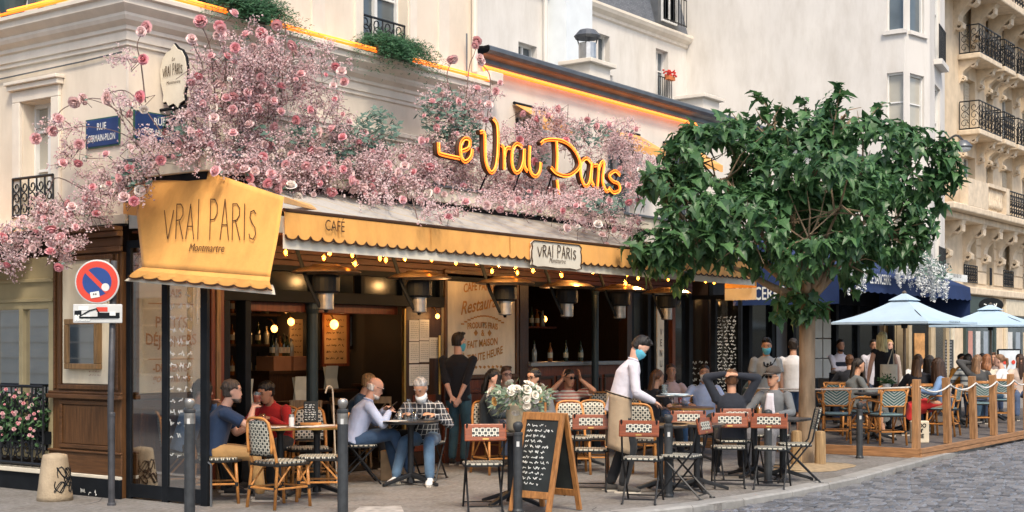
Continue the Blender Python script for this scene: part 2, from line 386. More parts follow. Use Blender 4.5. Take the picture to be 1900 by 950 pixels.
road = bpy.data.objects['road']; var = []
for k in range(8):
    q = MB(); sett_geo(q, 0, 0, .11 + .007 * k); var.append(q.mesh('sett', m_sett))
for t in setts[:300]: inst('sett', var[min(7, max(0, int((t[3] - .11) / .0075)))], road, (t[1], t[2], rnd.uniform(-.004, .004)))
q = MB()
for t in setts[300:]: sett_geo(q, t[1], t[2], t[3])
q.obj('setts_field', m_sett, road, kind='stuff')
# pale worn patch and crossing paint on the pavement, sand round the tree, drain grating
MB().quad(G(648, 955, .005), G(760, 972, .005), G(744, 938, .005), G(668, 940, .005)).obj('pavement_marking', M('worn_white_paint', (.36, .35, .33), .8, 0, .35, 9), kind='structure')
m_sand = M('sand', (.34, .255, .155), .95, 0, .2, 12, .4, 60)
pit = MB(); c = G(1520, 866, 0)
pit.grid(lambda u, v: Vector((c.x - .15 + (.85 + .10 * math.sin(v * 19)) * math.cos(u * 6.2832) * v, c.y + .05 + (.5 + .05 * math.sin(u * 31)) * math.sin(u * 6.2832) * v, .055 - .05 * v + .012 * math.sin(u * 25.1) * v * (1 - v))), 16, 12)
pit.obj('tree_pit', m_sand, smooth=True, kind='structure')
# ================================================================ generic facade pieces
def mapY(y0, sgn=1): return lambda u, z, d: Vector((u, y0 + d * sgn, z))        # faces -y
def mapX(x0): return lambda u, z, d: Vector((x0 + d, u, z))                       # faces -x
def mbox(mb, mp, u0, u1, z0, z1, d0, d1):
    vs = [mp(u, z, d) for d in (d0, d1) for z in (z0, z1) for u in (u0, u1)]
    return mb.add(vs, [(0, 1, 3, 2), (4, 6, 7, 5), (0, 4, 5, 1), (2, 3, 7, 6), (0, 2, 6, 4), (1, 5, 7, 3)])
def window(parent, mp, u0, u1, z0, z1, d=.18, leaves=2, bars=1, fm=None, pm=None, fw=.045, sill=None):
    fm = fm or m_winw; pm = pm or m_pane; q = MB()
    mbox(q, mp, u0, u1, z1 - fw, z1, d - .05, d + .03); mbox(q, mp, u0, u1, z0, z0 + fw, d - .05, d + .03)
    for k in range(leaves + 1):
        c = u0 + (u1 - u0) * k / leaves; lo, hi = max(u0, c - fw * .6), min(u1, c + fw * .6)
        mbox(q, mp, lo, hi, z0 + fw, z1 - fw, d - .052, d + .028)
    for k in range(1, bars + 1):
        c = z0 + (z1 - z0) * k / (bars + 1) + (z1 - z0) * .1; mbox(q, mp, u0 + fw, u1 - fw, c - .015, c + .015, d - .03, d + .01)
    w = q.obj('window', fm, parent)
    for k in range(leaves):
        a = u0 + (u1 - u0) * k / leaves + fw * .3; b = u0 + (u1 - u0) * (k + 1) / leaves - fw * .3
        mbox(MB(), mp, a, b, z0 + .02, z1 - .02, d, d + .008).obj('pane', pm, w)
    if sill: mbox(MB(), mp, u0 - .08, u1 + .08, z0 - .09, z0, -.07, d - .05).obj('sill', sill, w)
    return w
def railing(name, parent, mp, u0, u1, z0, z1, d, n=8, scroll=True, ret=0, r=.011):
    q = MB()
    def pl(pts, rr=r): q.tube([mp(*p) for p in pts], rr, 5)
    run = [(u0, d + ret), (u0, d), (u1, d), (u1, d + ret)] if ret else [(u0, d), (u1, d)]
    for z in (z0 + .03, z1): pl([(a, z, b) for a, b in run], r * 1.5)
    for (a, da), (b, db) in zip(run, run[1:]):
        ln = math.hypot(b - a, db - da); k = max(2, int(n * ln / (u1 - u0 + 2 * ret)))
        for i in range(k + 1):
            t = i / k; u = a + (b - a) * t; dd = da + (db - da) * t; pl([(u, z0, dd), (u, z1, dd)])
            if scroll and i < k:
                w = 1 / k; cu = a + (b - a) * (t + w / 2); cd = da + (db - da) * (t + w / 2); s_ = ln * w * .42; h = z1 - z0
                for cz, sg in ((z0 + h * .22, 1), (z0 + h * .78, -1), (z0 + h * .5, 1)):
                    pts = []
                    for j in range(10):
                        an = j * .75; rr = s_ * (1 - j * .075); e = math.cos(an) * rr
                        pts.append((cu + (b - a) / ln * e, cz + sg * math.sin(an) * rr * 1.1, cd + (db - da) / ln * e))
                    pl(pts, r * .8)
    return q.obj(name, m_iron, parent)
def sweep(path, prof, mat, name, parent):
    """prof: (out, z); path: xy points with mitred outward offsets (outward = right of travel)"""
    q = MB(); k = len(prof); vs = []
    for i, p in enumerate(path):
        p = Vector(p); d0 = (p - Vector(path[i - 1])).normalized() if i else None; d1 = (Vector(path[i + 1]) - p).normalized() if i < len(path) - 1 else None
        d0 = d0 or d1; d1 = d1 or d0; n0 = Vector((d0.y, -d0.x)); n1 = Vector((d1.y, -d1.x)); nn = (n0 + n1); nn = nn / max(.2, nn.dot(n0))
        vs += [(p.x + nn.x * o, p.y + nn.y * o, z) for o, z in prof]
    fs = [(i * k + j, (i + 1) * k + j, (i + 1) * k + j + 1, i * k + j + 1) for i in range(len(path) - 1) for j in range(k - 1)]
    return q.add(vs, fs).obj(name, mat, parent)
# ================================================================ corner building (upper floors over the cafe)
cb = thing('corner_building', 'cream rendered corner building with moulded cornice above the cafe', 'building')
WL = (1.28, 1.84, 3.03, 4.36)
W2 = [(.95, 1.85, 5.42, 7.6), (3.68, 4.56, 5.42, 7.6)]
WU = [(1.3, 2.1, 5.42, 7.6)]
q = MB(); wall_sheet(q, 0, 14, 3.0, 9.5, [WL] + WU, .3, mapX(0)); q.obj('wall', m_cream, cb)
q = MB(); wall_sheet(q, 0, 6.05, 3.3, 9.5, W2, .3, mapY(0)); q.quad((6.05, 0, 3.3), (6.05, 14, 3.3), (6.05, 14, 9.5), (6.05, 0, 9.5)); q.obj('wall', m_cream, cb)
mbox(MB(), mapY(0), -.008, .012, 3.4, 4.77, -.008, .012).obj('corner_joint', m_stone, cb)
PR = [(0, 4.78), (.025, 4.79), (.025, 4.83), (.045, 4.84), (.045, 4.93), (.07, 4.945), (.07, 4.985), (.13, 5.03), (.15, 5.07), (.15, 5.10), (.21, 5.15), (.23, 5.17), (.23, 5.235), (.27, 5.25), (.27, 5.29), (0, 5.31)]
sweep([(0, 14), (0, 0), (6.05, 0)], PR, m_stone, 'cornice', cb)
sweep([(0, 14), (0, 0), (6.05, 0)], [(0, 5.3), (.04, 5.31), (.04, 5.40), (0, 5.42)], m_stone, 'cornice', cb)
sweep([(.6, 0), (6.05, 0)], [(0, 4.28), (.035, 4.29), (.035, 4.33), (.06, 4.35), (.06, 4.40), (0, 4.42)], m_stone, 'string_course', cb)
q = MB()    # window surround on the side street
for a, b, c, d in ((1.13, 1.27, 3.0, 4.369), (1.85, 1.99, 3.0, 4.369), (1.13, 1.99, 4.37, 4.499)): mbox(q, mapX(0), a, b, c, d, -.045, .0)
mbox(q, mapX(0), 1.09, 2.03, 4.5, 4.56, -.09, 0); mbox(q, mapX(0), 1.07, 2.05, 4.561, 4.60, -.12, 0)
q.obj('window_surround', m_stone, cb, bevel=.008)
w = window(cb, mapX(0), *WL, d=.2, leaves=2, bars=2, pm=m_paneL)
railing('railing', cb, mapX(0), 1.2, 1.95, 3.05, 3.5, -.06, 5)
for a in W2:
    window(cb, mapY(0), *a, d=.22, leaves=2, bars=3)
    q = MB(); mbox(q, mapY(0), a[0] - .16, a[0] - .02, 5.43, 7.7, -.03, 0); mbox(q, mapY(0), a[1] + .02, a[1] + .16, 5.43, 7.7, -.03, 0); q.obj('window_surround', m_stone, cb)
    railing('railing', cb, mapY(0), a[0], a[1], 5.45, 5.85, .05, 5)
window(cb, mapX(0), *WU[0], d=.22, bars=3)
for a in (.35, 2.75, 5.2):
    mbox(MB(), mapY(0), a, a + .22, 5.43, 9.5, -.022, 0).obj('pilaster', m_stone, cb)
MB().tube([(5.72, -.09, 5.3), (5.72, -.09, 5.95)], .012, 6).obj('vent_rod', m_zinc, cb)
MB().tube([(5.93, -.07, 3.55), (5.93, -.07, 4.7)], .04, 8).obj('downpipe', m_cream2, cb); MB().tube([(5.93, -.07, 5.45), (5.93, -.07, 9.4)], .04, 8).obj('downpipe', m_cream2, cb)
MB().tube([(-.03, 8, 4.2), (-.03, 4, 4.66), (-.03, .7, 4.7), (-.03, .05, 4.72)], .009, 5).obj('cable', m_zinc, cb)
# ================================================================ low wing beside it
wg = thing('low_wing', 'low cream wing with dark gutter and zinc roof beside corner building', 'building')
WW = [(7.0, 7.62, 3.7, 5.05), (9.55, 10.4, 3.7, 5.02), (11.4, 12.45, 3.7, 5.0)]
q = MB(); wall_sheet(q, 6.06, 22.4, 3.3, 5.74, WW, .2, mapY(0)); q.obj('wall', m_cream2, wg)
for a in WW: window(wg, mapY(0), *a, d=.15, bars=1)
for a in WW:
    aw = thing('window_awning', 'small yellow scalloped awning %s' % ['nearest the neon sign letters', 'on the middle window of the low wing', 'on the widest window of the low wing'][WW.index(a)], 'awning', group='small awnings on the low wing')
    q = MB(); q.grid(lambda u, v: Vector((a[0] - .08 + (a[1] - a[0] + .16) * u, -.04 - .5 * min(1, v * 1.25), a[3] + .1 - .3 * min(1, v * 1.25) - max(0, v - .8) * (.5 + .12 * abs(math.sin(u * 15))))), 24, 5)
    q.obj('canopy', m_yel, aw, thick=.006)
    MB().tube([(a[0] - .09, -.04, a[3] + .11), (a[1] + .09, -.04, a[3] + .11)], .025, 6).obj('roller', m_black, aw)
sweep([(6.06, 0), (22.4, 0)], [(0, 5.62), (.05, 5.63), (.05, 5.69), (.14, 5.73), (.20, 5.73), (.235, 5.77), (.235, 5.82), (.21, 5.84), (.05, 5.83)], m_zinc, 'gutter', wg)
q = MB(); q.quad((6.06, -.1, 5.84), (22.4, -.1, 5.84), (22.4, 5.6, 6.5), (6.06, 5.6, 6.5)); q.obj('roof', m_zinc, wg)
MB().box(6.0, 6.3, -.3, .1, 5.32, 5.46).obj('corner_block', m_stone, wg, bevel=.01)
for px, pt in ((1090, 1), (1298, 0)):
    b = onY(px, 165, .7); z0 = 5.85
    ch = thing('chimney_stack', 'squat cream chimney with metal cowl on the low roof' if pt else 'squat cream chimney without cowl on the low roof', 'chimney')
    q = MB(); q.box(b.x - .32, b.x + .32, .45, .95, z0, 6.28); q.obj('stack', m_cream2, ch)
    MB().box(b.x - .4, b.x + .4, .37, 1.03, 6.281, 6.35).obj('cap', m_stone, ch, bevel=.01)
    if pt:
        MB().lathe([(.15, 6.35), (.15, 6.68)], 14, (b.x, .7, 0)).obj('flue', M('galvanised', (.5, .5, .5), .3, .8, .2, 8), ch, smooth=False)
        q = MB(); q.lathe([(.21, 6.76), (.23, 6.80), (.14, 6.9), (.03, 6.93)], 14, (b.x, .7, 0))
        for k in range(4): an = k * 1.57 + .4; q.tube([(b.x + .14 * math.cos(an), .7 + .14 * math.sin(an), 6.66), (b.x + .18 * math.cos(an), .7 + .18 * math.sin(an), 6.78)], .012, 5)
        q.obj('cowl', m_zinc, ch)
# ================================================================ rear building with slate mansard
rb = thing('courtyard_building', 'white rendered courtyard building with slate mansard behind the low wing', 'building')
RW = [(14.86, 15.56, 7.7, 8.22, 2, 0), (18.09, 18.6, 8.15, 9.0, 1, 0), (20.8, 21.43, 7.85, 9.12, 2, 1)]
niche = (17.28, 17.56, 8.8, 9.36)
q = MB(); wall_sheet(q, 2, 22.42, 4, 9.6, [r_[:4] for r_ in RW] + [niche], .25, mapY(5.6)); q.obj('wall', m_white, rb)
mbox(MB(), mapY(5.6), *niche, .245, .26).obj('blind_niche', m_cream2, rb)
for a in RW: window(rb, mapY(5.6), *a[:4], d=.2, leaves=a[4], bars=a[5], sill=m_white)
mbox(MB(), mapY(5.6), 17.2, 17.65, 8.68, 8.79, -.1, 0).obj('sill', m_white, rb)
railing('railing', rb, mapY(5.6), 20.78, 21.45, 7.85, 8.4, -.09, 7, scroll=False)
mbox(MB(), mapY(5.6), 15.98, 17.05, 4, 12, -.5, -.002).obj('chimney_breast', M('pale_blue_render', (.70, .75, .78), .9, 0, .05, 3), rb)
MB().tube([(15.75, 5.5, 6), (15.75, 5.5, 9.6)], .05, 8).obj('downpipe', m_white, rb)
sweep([(17.06, 5.6), (22.42, 5.6)], [(0, 9.35), (.05, 9.38), (.05, 9.45), (.16, 9.52), (.2, 9.6), (.2, 9.66), (0, 9.68)], m_stone, 'cornice', rb)
sweep([(2, 5.6), (15.97, 5.6)], [(0, 9.35), (.05, 9.38), (.05, 9.45), (.16, 9.52), (.2, 9.6), (.2, 9.66), (0, 9.68)], m_stone, 'cornice', rb)
q = MB(); q.quad((2, 5.55, 9.68), (22.42, 5.55, 9.68), (22.42, 6.4, 13), (2, 6.4, 13)); q.obj('mansard', m_slate, rb)
q = MB(); mbox(q, mapY(5.5), 20.7, 21.75, 9.72, 12.4, -.02, .9); q.obj('dormer', m_zinc, rb)
window(rb, mapY(5.46), 20.85, 21.6, 9.8, 12.2, d=0.02, bars=2)
railing('railing', rb, mapY(5.46), 20.68, 21.78, 9.76, 10.45, -.2, 8, scroll=False)
fb = thing('flower_box', 'terracotta window box of red flowers on a high railing', 'planter')
mbox(MB(), mapY(5.6), 21.1, 21.44, 8.36, 8.46, -.2, -.08).obj('box', M('terracotta', (.55, .17, .06), .8), fb)
q = MB()
for k in range(60): p = Vector((rnd.uniform(21.06, 21.48), 5.6 - rnd.uniform(.05, .25), rnd.uniform(8.46, 8.6))); q.ico(p, rnd.uniform(.018, .03), 1)
q.obj('flowers', M('red_petals', (.55, .04, .03), .7), fb, kind='stuff')
# ================================================================ tall blank gable building with corner bay
gb = thing('gable_building', 'tall white building with huge blank side wall and corner windows', 'building')
BAY = [(22.4, 6.0), (22.4, .22), tuple(P(1678, 32.5)[:2]), tuple(P(1725, 33.3)[:2]), tuple(P(1753, 35.6)[:2]), tuple(P(1753, 42)[:2])]
for i, (a, b) in enumerate(zip(BAY, BAY[1:])):
    A, B = Vector(a), Vector(b); ln = (B - A).length; t = (B - A).normalized(); nin = Vector((-t.y, t.x))
    mp = lambda u, z, d, A=A, t=t, nin=nin: Vector(((A + t * u + nin * d).x, (A + t * u + nin * d).y, z))
    hs = []
    if i in (1, 2, 3):
        c, hw = ln / 2, (.2 if i == 1 else .33 if i == 2 else .45)
        hs = [(c - hw, c + hw, zz, zz + 1.75) for zz in ((3.6, 6.35, 9.1) if i < 3 else (3.2, 5.95, 8.7))]
        hs = [(h[0], h[1], h[2], h[3] + (.4 if i == 3 else 0)) for h in hs]
    q = MB(); wall_sheet(q, 0, ln, 0, 16, hs, .16, mp); q.obj('wall', m_white, gb)
    for h in hs:
        window(gb, mp, *h, d=.12, leaves=1 if i < 3 else 2, bars=1, pm=m_pane if h[2] > 8 else m_paneL, sill=m_white if i < 3 else None)
        if i == 3: railing('railing', gb, mp, h[0] - .1, h[1] + .1, h[2], h[2] + .85, -.12, 7, scroll=False); mbox(MB(), mp, h[0] - .15, h[1] + .15, h[2] - .14, h[2] - .01, -.2, 0).obj('balcony_slab', m_white, gb)
sg_ = thing('corner_shopfront', 'dark shopfront with cream pilasters under the corner windows', 'shopfront')
for i in (1, 2, 3):
    A, B = Vector(BAY[i]), Vector(BAY[i + 1]); ln = (B - A).length; t = (B - A).normalized(); nin = Vector((-t.y, t.x))
    mp = lambda u, z, d, A=A, t=t, nin=nin: Vector(((A + t * u + nin * d).x, (A + t * u + nin * d).y, z))
    mbox(MB(), mp, 0, ln, 2.35, 3.0, -.10, -.01).obj('fascia', M('shop_fascia', (.03, .032, .035), .5), sg_)
    for a, b in ((0, .14), (ln - .14, ln)): mbox(MB(), mp, a, b, 0, 2.35, -.12, -.01).obj('pilaster', M('shop_cream', (.50, .40, .26), .7, 0, .15, 5, dirt=.2), sg_)
    mbox(MB(), mp, .14, ln - .14, .4, 2.35, -.05, -.012).obj('window_pane', m_dpane, sg_); mbox(MB(), mp, .14, ln - .14, 0, .4, -.08, -.012).obj('stall_riser', MATS['shop_fascia'], sg_)
    if i == 2: mbox(MB(), mp, ln * .3, ln * .7, .7, 1.9, -.07, -.052).obj('poster', M('poster_orange', (.55, .28, .10), .7, 0, .4, 6), sg_)
# ================================================================ ornate stone apartment house down the street
hb = thing('stone_apartment_house', 'ornate golden stone apartment house with carved brackets and iron balconies', 'building')
HY = 3.2; mpH = mapY(HY)
bays = [(36.9, 39.3), (39.75, 40.95), (41.4, 43.6), (44.2, 45.6), (46.3, 48.6)]
holes = []; wins = []
for bi, (a, b) in enumerate(bays):
    c = (a + b) / 2; hw = min(.62, (b - a) * .34)
    for fl, (z0, z1) in enumerate(((3.75, 5.3), (6.25, 8.1), (8.9, 10.75), (11.45, 13.3), (14.2, 16))):
        holes.append((c - hw, c + hw, z0, z1)); wins.append((bi, fl, c - hw, c + hw, z0, z1))
q = MB(); wall_sheet(q, 33.5, 70, 0, 18, holes, .35, mpH); q.quad((33.5, HY, 0), (33.5, HY + 8, 0), (33.5, HY + 8, 18), (33.5, HY, 18)); q.obj('wall', m_haus, hb)
for bi, fl, a, b, z0, z1 in wins:
    w = window(hb, mpH, a, b, z0, z1, d=.3, leaves=2, bars=1, fm=m_winw)
    if (bi + fl) % 3 != 1:      # folding shutters with real louvres
        for sg in (0, 1):
            x0, x1 = (a + .02, a + (b - a) * .42) if sg == 0 else (b - (b - a) * .42, b - .02)
            sh = mbox(MB(), mpH, x0, x1, z0 + .03, z1 - .04, .2, .225).obj('shutter', m_shut, hb)
            q = MB(); k = 16
            for j in range(k):
                zz = z0 + .1 + (z1 - z0 - .2) * j / k; q.add([mpH(x0 + .03, zz, .2), mpH(x1 - .03, zz, .2), mpH(x1 - .03, zz + .05, .17), mpH(x0 + .03, zz + .05, .17)], [(0, 1, 2, 3)])
            q.obj('louvres', m_shut, sh)
def console(mb, mp, u, w, z0, z1, out):
    """scrolled stone bracket"""
    prof = []
    for j in range(13):
        t = j / 12; prof.append((-out * (t ** 1.6) - .06 * math.sin(t * 9), z0 + (z1 - z0) * t))
    vs = []
    for o_, z in prof: vs += [mp(u - w / 2, z, o_), mp(u + w / 2, z, o_), mp(u - w / 2, z, 0), mp(u + w / 2, z, 0)]
    fs = []
    for j in range(12):
        k = j * 4; fs += [(k, k + 1, k + 5, k + 4), (k, k + 4, k + 6, k + 2), (k + 1, k + 3, k + 7, k + 5)]
    mb.add(vs, fs)
    for zz, rr, oo in ((z1 - (z1 - z0) * .2, (z1 - z0) * .17, -out * .72), (z0 + (z1 - z0) * .2, (z1 - z0) * .12, -out * .2)):
        pts = [mp(u, zz + rr * math.sin(k * .9) * (1 - k * .06), oo + rr * math.cos(k * .9) * (1 - k * .06)) for k in range(11)]
        mb.tube(pts, w * .56, 5, flat=.25)
for fl, zb in ((2, 8.85), (3, 11.4)):
    for a, b in bays:
        sl = mbox(MB(), mpH, a - .05, b + .05, zb - .18, zb, -.75, 0).obj('balcony_slab', m_hausl, hb, bevel=.03)
        railing('balcony_railing', hb, mpH, a, b, zb, zb + .95, -.7, 11, ret=.65, r=.016)
        for u in (a + .25, b - .25):
            q = MB(); console(q, mpH, u, .3, zb - .95, zb - .18, .62); q.obj('bracket', m_hausl, hb)
mbox(MB(), mpH, 33.5, 70, 5.9, 6.12, -1.0, 0).obj('balcony_slab', m_hausl, hb, bevel=.04)
mbox(MB(), mpH, 33.5, 70, 5.68, 5.899, -.7, 0).obj('balcony_moulding', m_hausl, hb, bevel=.04)
mbox(MB(), mpH, 34.9, 37.0, 6.121, 7.0, -.98, -.72).obj('parapet', m_hausl, hb)
for k in range(8): MB().lathe([(.05, 6.2), (.09, 6.35), (.05, 6.55), (.07, 6.75), (.05, 6.9)], 8, (37.2 + k * .22, HY - .86, 0)).obj('baluster', m_hausl, hb, smooth=True)
mbox(MB(), mpH, 37.0, 39.0, 6.901, 7.02, -1.0, -.7).obj('parapet', m_hausl, hb)
mbox(MB(), mpH, 38.95, 39.3, 6.121, 7.02, -1.01, -.69).obj('parapet', m_hausl, hb)
railing('balcony_railing', hb, mpH, 39.4, 56, 6.12, 7.0, -.9, 60, r=.018)
for u in [35.4, 37.6] + [39.5 + k * 1.75 for k in range(9)]:
    q = MB(); console(q, mpH, u, .42, 4.35, 5.68, .68); q.obj('bracket', m_hausl, hb)
mbox(MB(), mpH, 33.5, 70, 13.3, 13.55, -1.1, 0).obj('balcony_slab', m_hausl, hb, bevel=.04)
railing('balcony_railing', hb, mpH, 36, 56, 13.56, 14.5, -1.0, 70, r=.02)
for u in [36.6 + k * 1.9 for k in range(8)]:
    q = MB(); console(q, mpH, u, .42, 12.0, 13.3, .85); q.obj('bracket', m_hausl, hb)
for a, b in bays:           # string courses between stones, ground floor course, small guards
    railing('window_guard', hb, mpH, a + .5, b - .5, 3.75, 4.35, -.05, 6, r=.016)
mbox(MB(), mpH, 33.5, 70, 3.35, 3.6, -.22, 0).obj('string_course', m_hausl, hb, bevel=.04)
for z in (3.95, 4.4, 4.85, 5.3):
    for (a, b), (c, d) in zip(bays, bays[1:]):
        m1 = (a + b) / 2 + min(.62, (b - a) * .34); m2 = (c + d) / 2 - min(.62, (d - c) * .34)
        mbox(MB(), mpH, m1 + .03, m2 - .03, z - .2, z + .2, -.035, 0).obj('ashlar_block', m_haus, hb, bevel=.015)
# shops under it
m_shopd = M('shopfront_green', (.04, .06, .055), .4); m_shopl = M('shopfront_pale', (.62, .55, .42), .7)
for k, (a, b) in enumerate(((33.6, 36.2), (37.4, 40.8), (42.0, 46), (47, 52))):
    q = MB(); mbox(q, mpH, a, b, 2.7, 3.3, -.12, 0); mbox(q, mpH, a, a + .2, 0, 2.7, -.12, 0); mbox(q, mpH, b - .2, b, 0, 2.7, -.12, 0); mbox(q, mpH, a + .2, b - .2, 0, .5, -.12, 0)
    q.obj('shopfront', m_shopl if k % 2 == 0 else m_shopd, hb, bevel=.02)
    mbox(MB(), mpH, a + .2, b - .2, .5, 2.7, -.04, -.02).obj('shop_window', m_pane, hb)
    for j in range(3): mbox(MB(), mpH, a + .4 + j * (b - a) / 4, a + .4 + (j + .55) * (b - a) / 4, .7 + .2 * j, 2.1, -.06, -.045).obj('poster', M('poster%d' % ((k + j) % 4), [(.6, .5, .35), (.5, .25, .2), (.6, .6, .58), (.3, .35, .4)][(k + j) % 4], .7), hb)
# houses on the camera's side of the street: seen only in reflections
ob = thing('opposite_house', 'pale stone house across the street, sunlight painted into its walls, seen in window reflections', 'building')
q = MB(); wall_sheet(q, 4, 30, -.1, 12, [(y_, y_ + 1.1, z_, z_ + 1.9) for y_ in (6, 9, 12, 15, 18) for z_ in (.9, 4.2, 7.4)], .25, lambda u, z, d: Vector((-13 - d, u, z))); q.obj('wall', M('painted_sunlit_ashlar', (.80, .70, .54), .85, 0, .08, 2), ob)  # bright wall colour stands for sunlight, the sun misses this face
for y_ in (6, 9, 12, 15, 18):
    for z_ in (.9, 4.2, 7.4): MB().box(-13.3, -13.2, y_, y_ + 1.1, z_, z_ + 1.9).obj('window', m_pane, ob)
for z_ in [k * .42 for k in range(28)]: MB().box(-13.0, -12.985, 4, 30, z_, z_ + .02).obj('joint', m_haus, ob)
# drain grating and cracks in the asphalt
gr_ = MB(); c_ = G(1300, 890, 0)
for k in range(22): X_ = Matrix.Translation((c_.x, c_.y, .004)) @ Matrix.Rotation(R(40), 4, 'Z'); gr_.box(-.42 + k * .04, -.40 + k * .04, -.05, .05, 0, .004, X_)
gr_.obj('drain_grating', m_iron, pave, kind='stuff')
cr_ = MB(); r0 = random.Random(77)
for k in range(9):
    p_ = P(r0.uniform(100, 1300), r0.uniform(13.2, 18)); a_ = r0.uniform(0, 6.28); pts_ = [Vector((p_.x, p_.y, .003))]
    for j in range(9): a_ += r0.gauss(0, .5); pts_.append(pts_[-1] + Vector((math.cos(a_), math.sin(a_), 0)) * r0.uniform(.08, .25))
    for A_, B_ in zip(pts_, pts_[1:]): d_ = (B_ - A_).normalized(); n_2 = Vector((-d_.y, d_.x, 0)) * .005; cr_.quad(A_ - n_2, B_ - n_2, B_ + n_2, A_ + n_2)
cr_.obj('pavement_cracks', m_road, pave, kind='stuff')
# ================================================================ cafe: canopy box, awnings
def on_plane(px, py, p0, n):
    d = ray(px, py); return CAM + d * ((p0 - CAM).dot(n) / d.dot(n))
cnp = thing('terrace_canopy', 'ivory canopy box with dark slot carrying the cafe awning', 'canopy')
XE = 12.35
q = MB(); q.box(-.03, XE, -1.26, -.003, 3.37, 3.54); q.obj('fascia', m_ivory, cnp, bevel=.01)
q = MB(); q.box(.02, XE - .02, -1.2, -.005, 3.29, 3.368); q.obj('slot', m_black, cnp)
MB().box(-.06, XE + .02, -1.30, -.003, 3.541, 3.575).obj('coping', m_zinc, cnp, bevel=.008)
for k in range(9):
    MB().box(.05, XE, -.13 - k * .128, -.012 - k * .128, 2.80, 2.825).obj('soffit_slat', wood('soffit_wood', (.10, .03, .012), .4, 0), cnp, bevel=.004)
for k in range(3):
    MB().box(1.3, XE, -.03, -.012, 2.56 + k * .08, 2.632 + k * .08).obj('soffit_slat', MATS['soffit_wood'], cnp, bevel=.004)
aw = thing('main_awning', 'long yellow scalloped cafe awning with ivory lower valance', 'awning')
AX0, AX1, AY, AZ = .08, 10.35, -2.25, 2.91
m_top = pattern('awning_top', 'stripex', (.50, .47, .42), (.55, .40, .18), 2.2, .9)
q = MB(); q.grid(lambda u, v: Vector((AX0 + (AX1 - AX0) * u, -1.2 + (AY + 1.2) * v, 3.30 + (AZ - 3.30) * v - .025 * math.sin(v * 3.14) * abs(math.sin(u * 25)))), 80, 8)
q.obj('canopy', m_top, aw, smooth=True, thick=.006)
def scallop_z(s, per=.165): t = (s / per) % 1.0; return .045 * math.sqrt(max(0, 1 - (2 * t - 1) ** 2))
def valance(mb_y, mb_i, mb_t, pt, ln, z0, zs, zi):
    """pt(s, z, out) -> world; yellow scalloped front, ivory layer behind, dark piping"""
    n = int(ln / .0165); prev = None; trim = []
    for i in range(n + 1):
        s_ = ln * i / n; zz = zs + .03 - scallop_z(s_); wob = .010 * math.sin(s_ * 2.3) + .004 * math.sin(s_ * 5.1)
        cur = (pt(s_, z0, 0), pt(s_, (z0 + zs) / 2, .004 + wob * .5), pt(s_, zz, .008 + wob)); trim.append(pt(s_, zz, .014 + wob))
        if prev: mb_y.quad(prev[1], cur[1], cur[0], prev[0]); mb_y.quad(prev[2], cur[2], cur[1], prev[1])
        prev = cur
    mb_t.tube(trim, .010, 4)
    mb_i.grid(lambda u, v: pt(ln * u, z0 - .06 + (zi - z0 + .06) * v, -.02 + .006 * math.sin(u * ln * 9)), max(4, int(ln * 6)), 3)
qy, qi, qt = MB(), MB(), MB()
PLQ = (5.02, 5.98)     # the shop plaque interrupts the valance
def ptA(s_, z, o): return Vector((AX0 + s_, AY - o, z))
valance(qy, qi, qt, ptA, AX1 - AX0, AZ, 2.655, 2.55)
qy.obj('valance', m_yel, aw, thick=.003); qi.obj('lower_valance', m_ivory, aw, thick=.004); qt.obj('piping', m_ink, aw)
MB().tube([(AX0, AY + .01, AZ + .012), (AX1, AY + .01, AZ + .012)], .022, 8).obj('front_bar', m_ink, aw)
text('CAFÉ', .155, m_ink, aw, onY(620, 429, AY - .03), (1, 0, 0), (0, 0, 1), .8, depth=.012)
q = MB(); q.quad((AX1, AY, 2.95), (AX1, -1.7, 3.1), (AX1, -1.7, 2.52), (AX1, AY, 2.52)); q.obj('end_cheek', m_yel, aw, thick=.006)
q = MB(); q.quad((AX1, AY, 2.515), (AX1, -1.7, 2.515), (AX1, -1.7, 2.33), (AX1, AY, 2.33)); q.obj('end_cheek_hem', m_ivory, aw, thick=.006)
for k in range(7):      # sewn seams
    x = AX0 + (k + .5) * (AX1 - AX0) / 7; q = MB(); q.quad((x, AY - .016, AZ - .01), (x + .012, AY - .016, AZ - .01), (x + .012, AY - .024, AZ - .2), (x, AY - .024, AZ - .2)); q.obj('seam', M('seam_yellow', (.55, .25, .05), .9), aw)
for k in range(6):      # folding arms
    x = .6 + k * 1.9; q = MB(); q.tube([(x, -.5, 3.2), (x + .75, -1.35, 2.98), (x + .1, -2.2, 2.86)], .028, 6); q.obj('folding_arm', m_black, aw)
# side cheek with the shop name
cE, cD, cC = onX(240, 512, -.3), onX(505, 535, -.3), onX(527, 365, -.02)
cn = (cD - cE).cross(cC - cD).normalized()
cA, cB = on_plane(250, 340, cE, cn), on_plane(390, 319, cE, cn); cA2 = on_plane(229, 350, cE, cn)
ck = thing('corner_awning', 'yellow side awning panel with tall lettering at the building corner', 'awning')
def flat_(p): return p - cn * (p - cE).dot(cn)
def cheek(u, v):
    top = cA.lerp(cB, u / .5) if u < .5 else cB.lerp(cC, (u - .5) / .5)
    top = top; bot = flat_(cE + Vector((.02, -.16, .09))).lerp(flat_(cD + Vector((.0, .06, .12))), u)
    fold = .010 * math.sin(u * 9 + v * 4) * math.sin(v * 3.1)
    return top.lerp(bot, v) + cn * fold
q = MB(); q.grid(cheek, 36, 16); q.obj('panel', m_yel, ck, smooth=True, thick=.005)
q = MB(); q.add([cA2, cA2 + Vector((0, 0, -.27)), on_plane(268, 402, cE, cn), cA], [(0, 1, 2, 3)]); q.obj('side_flap', m_yel, ck, thick=.005)
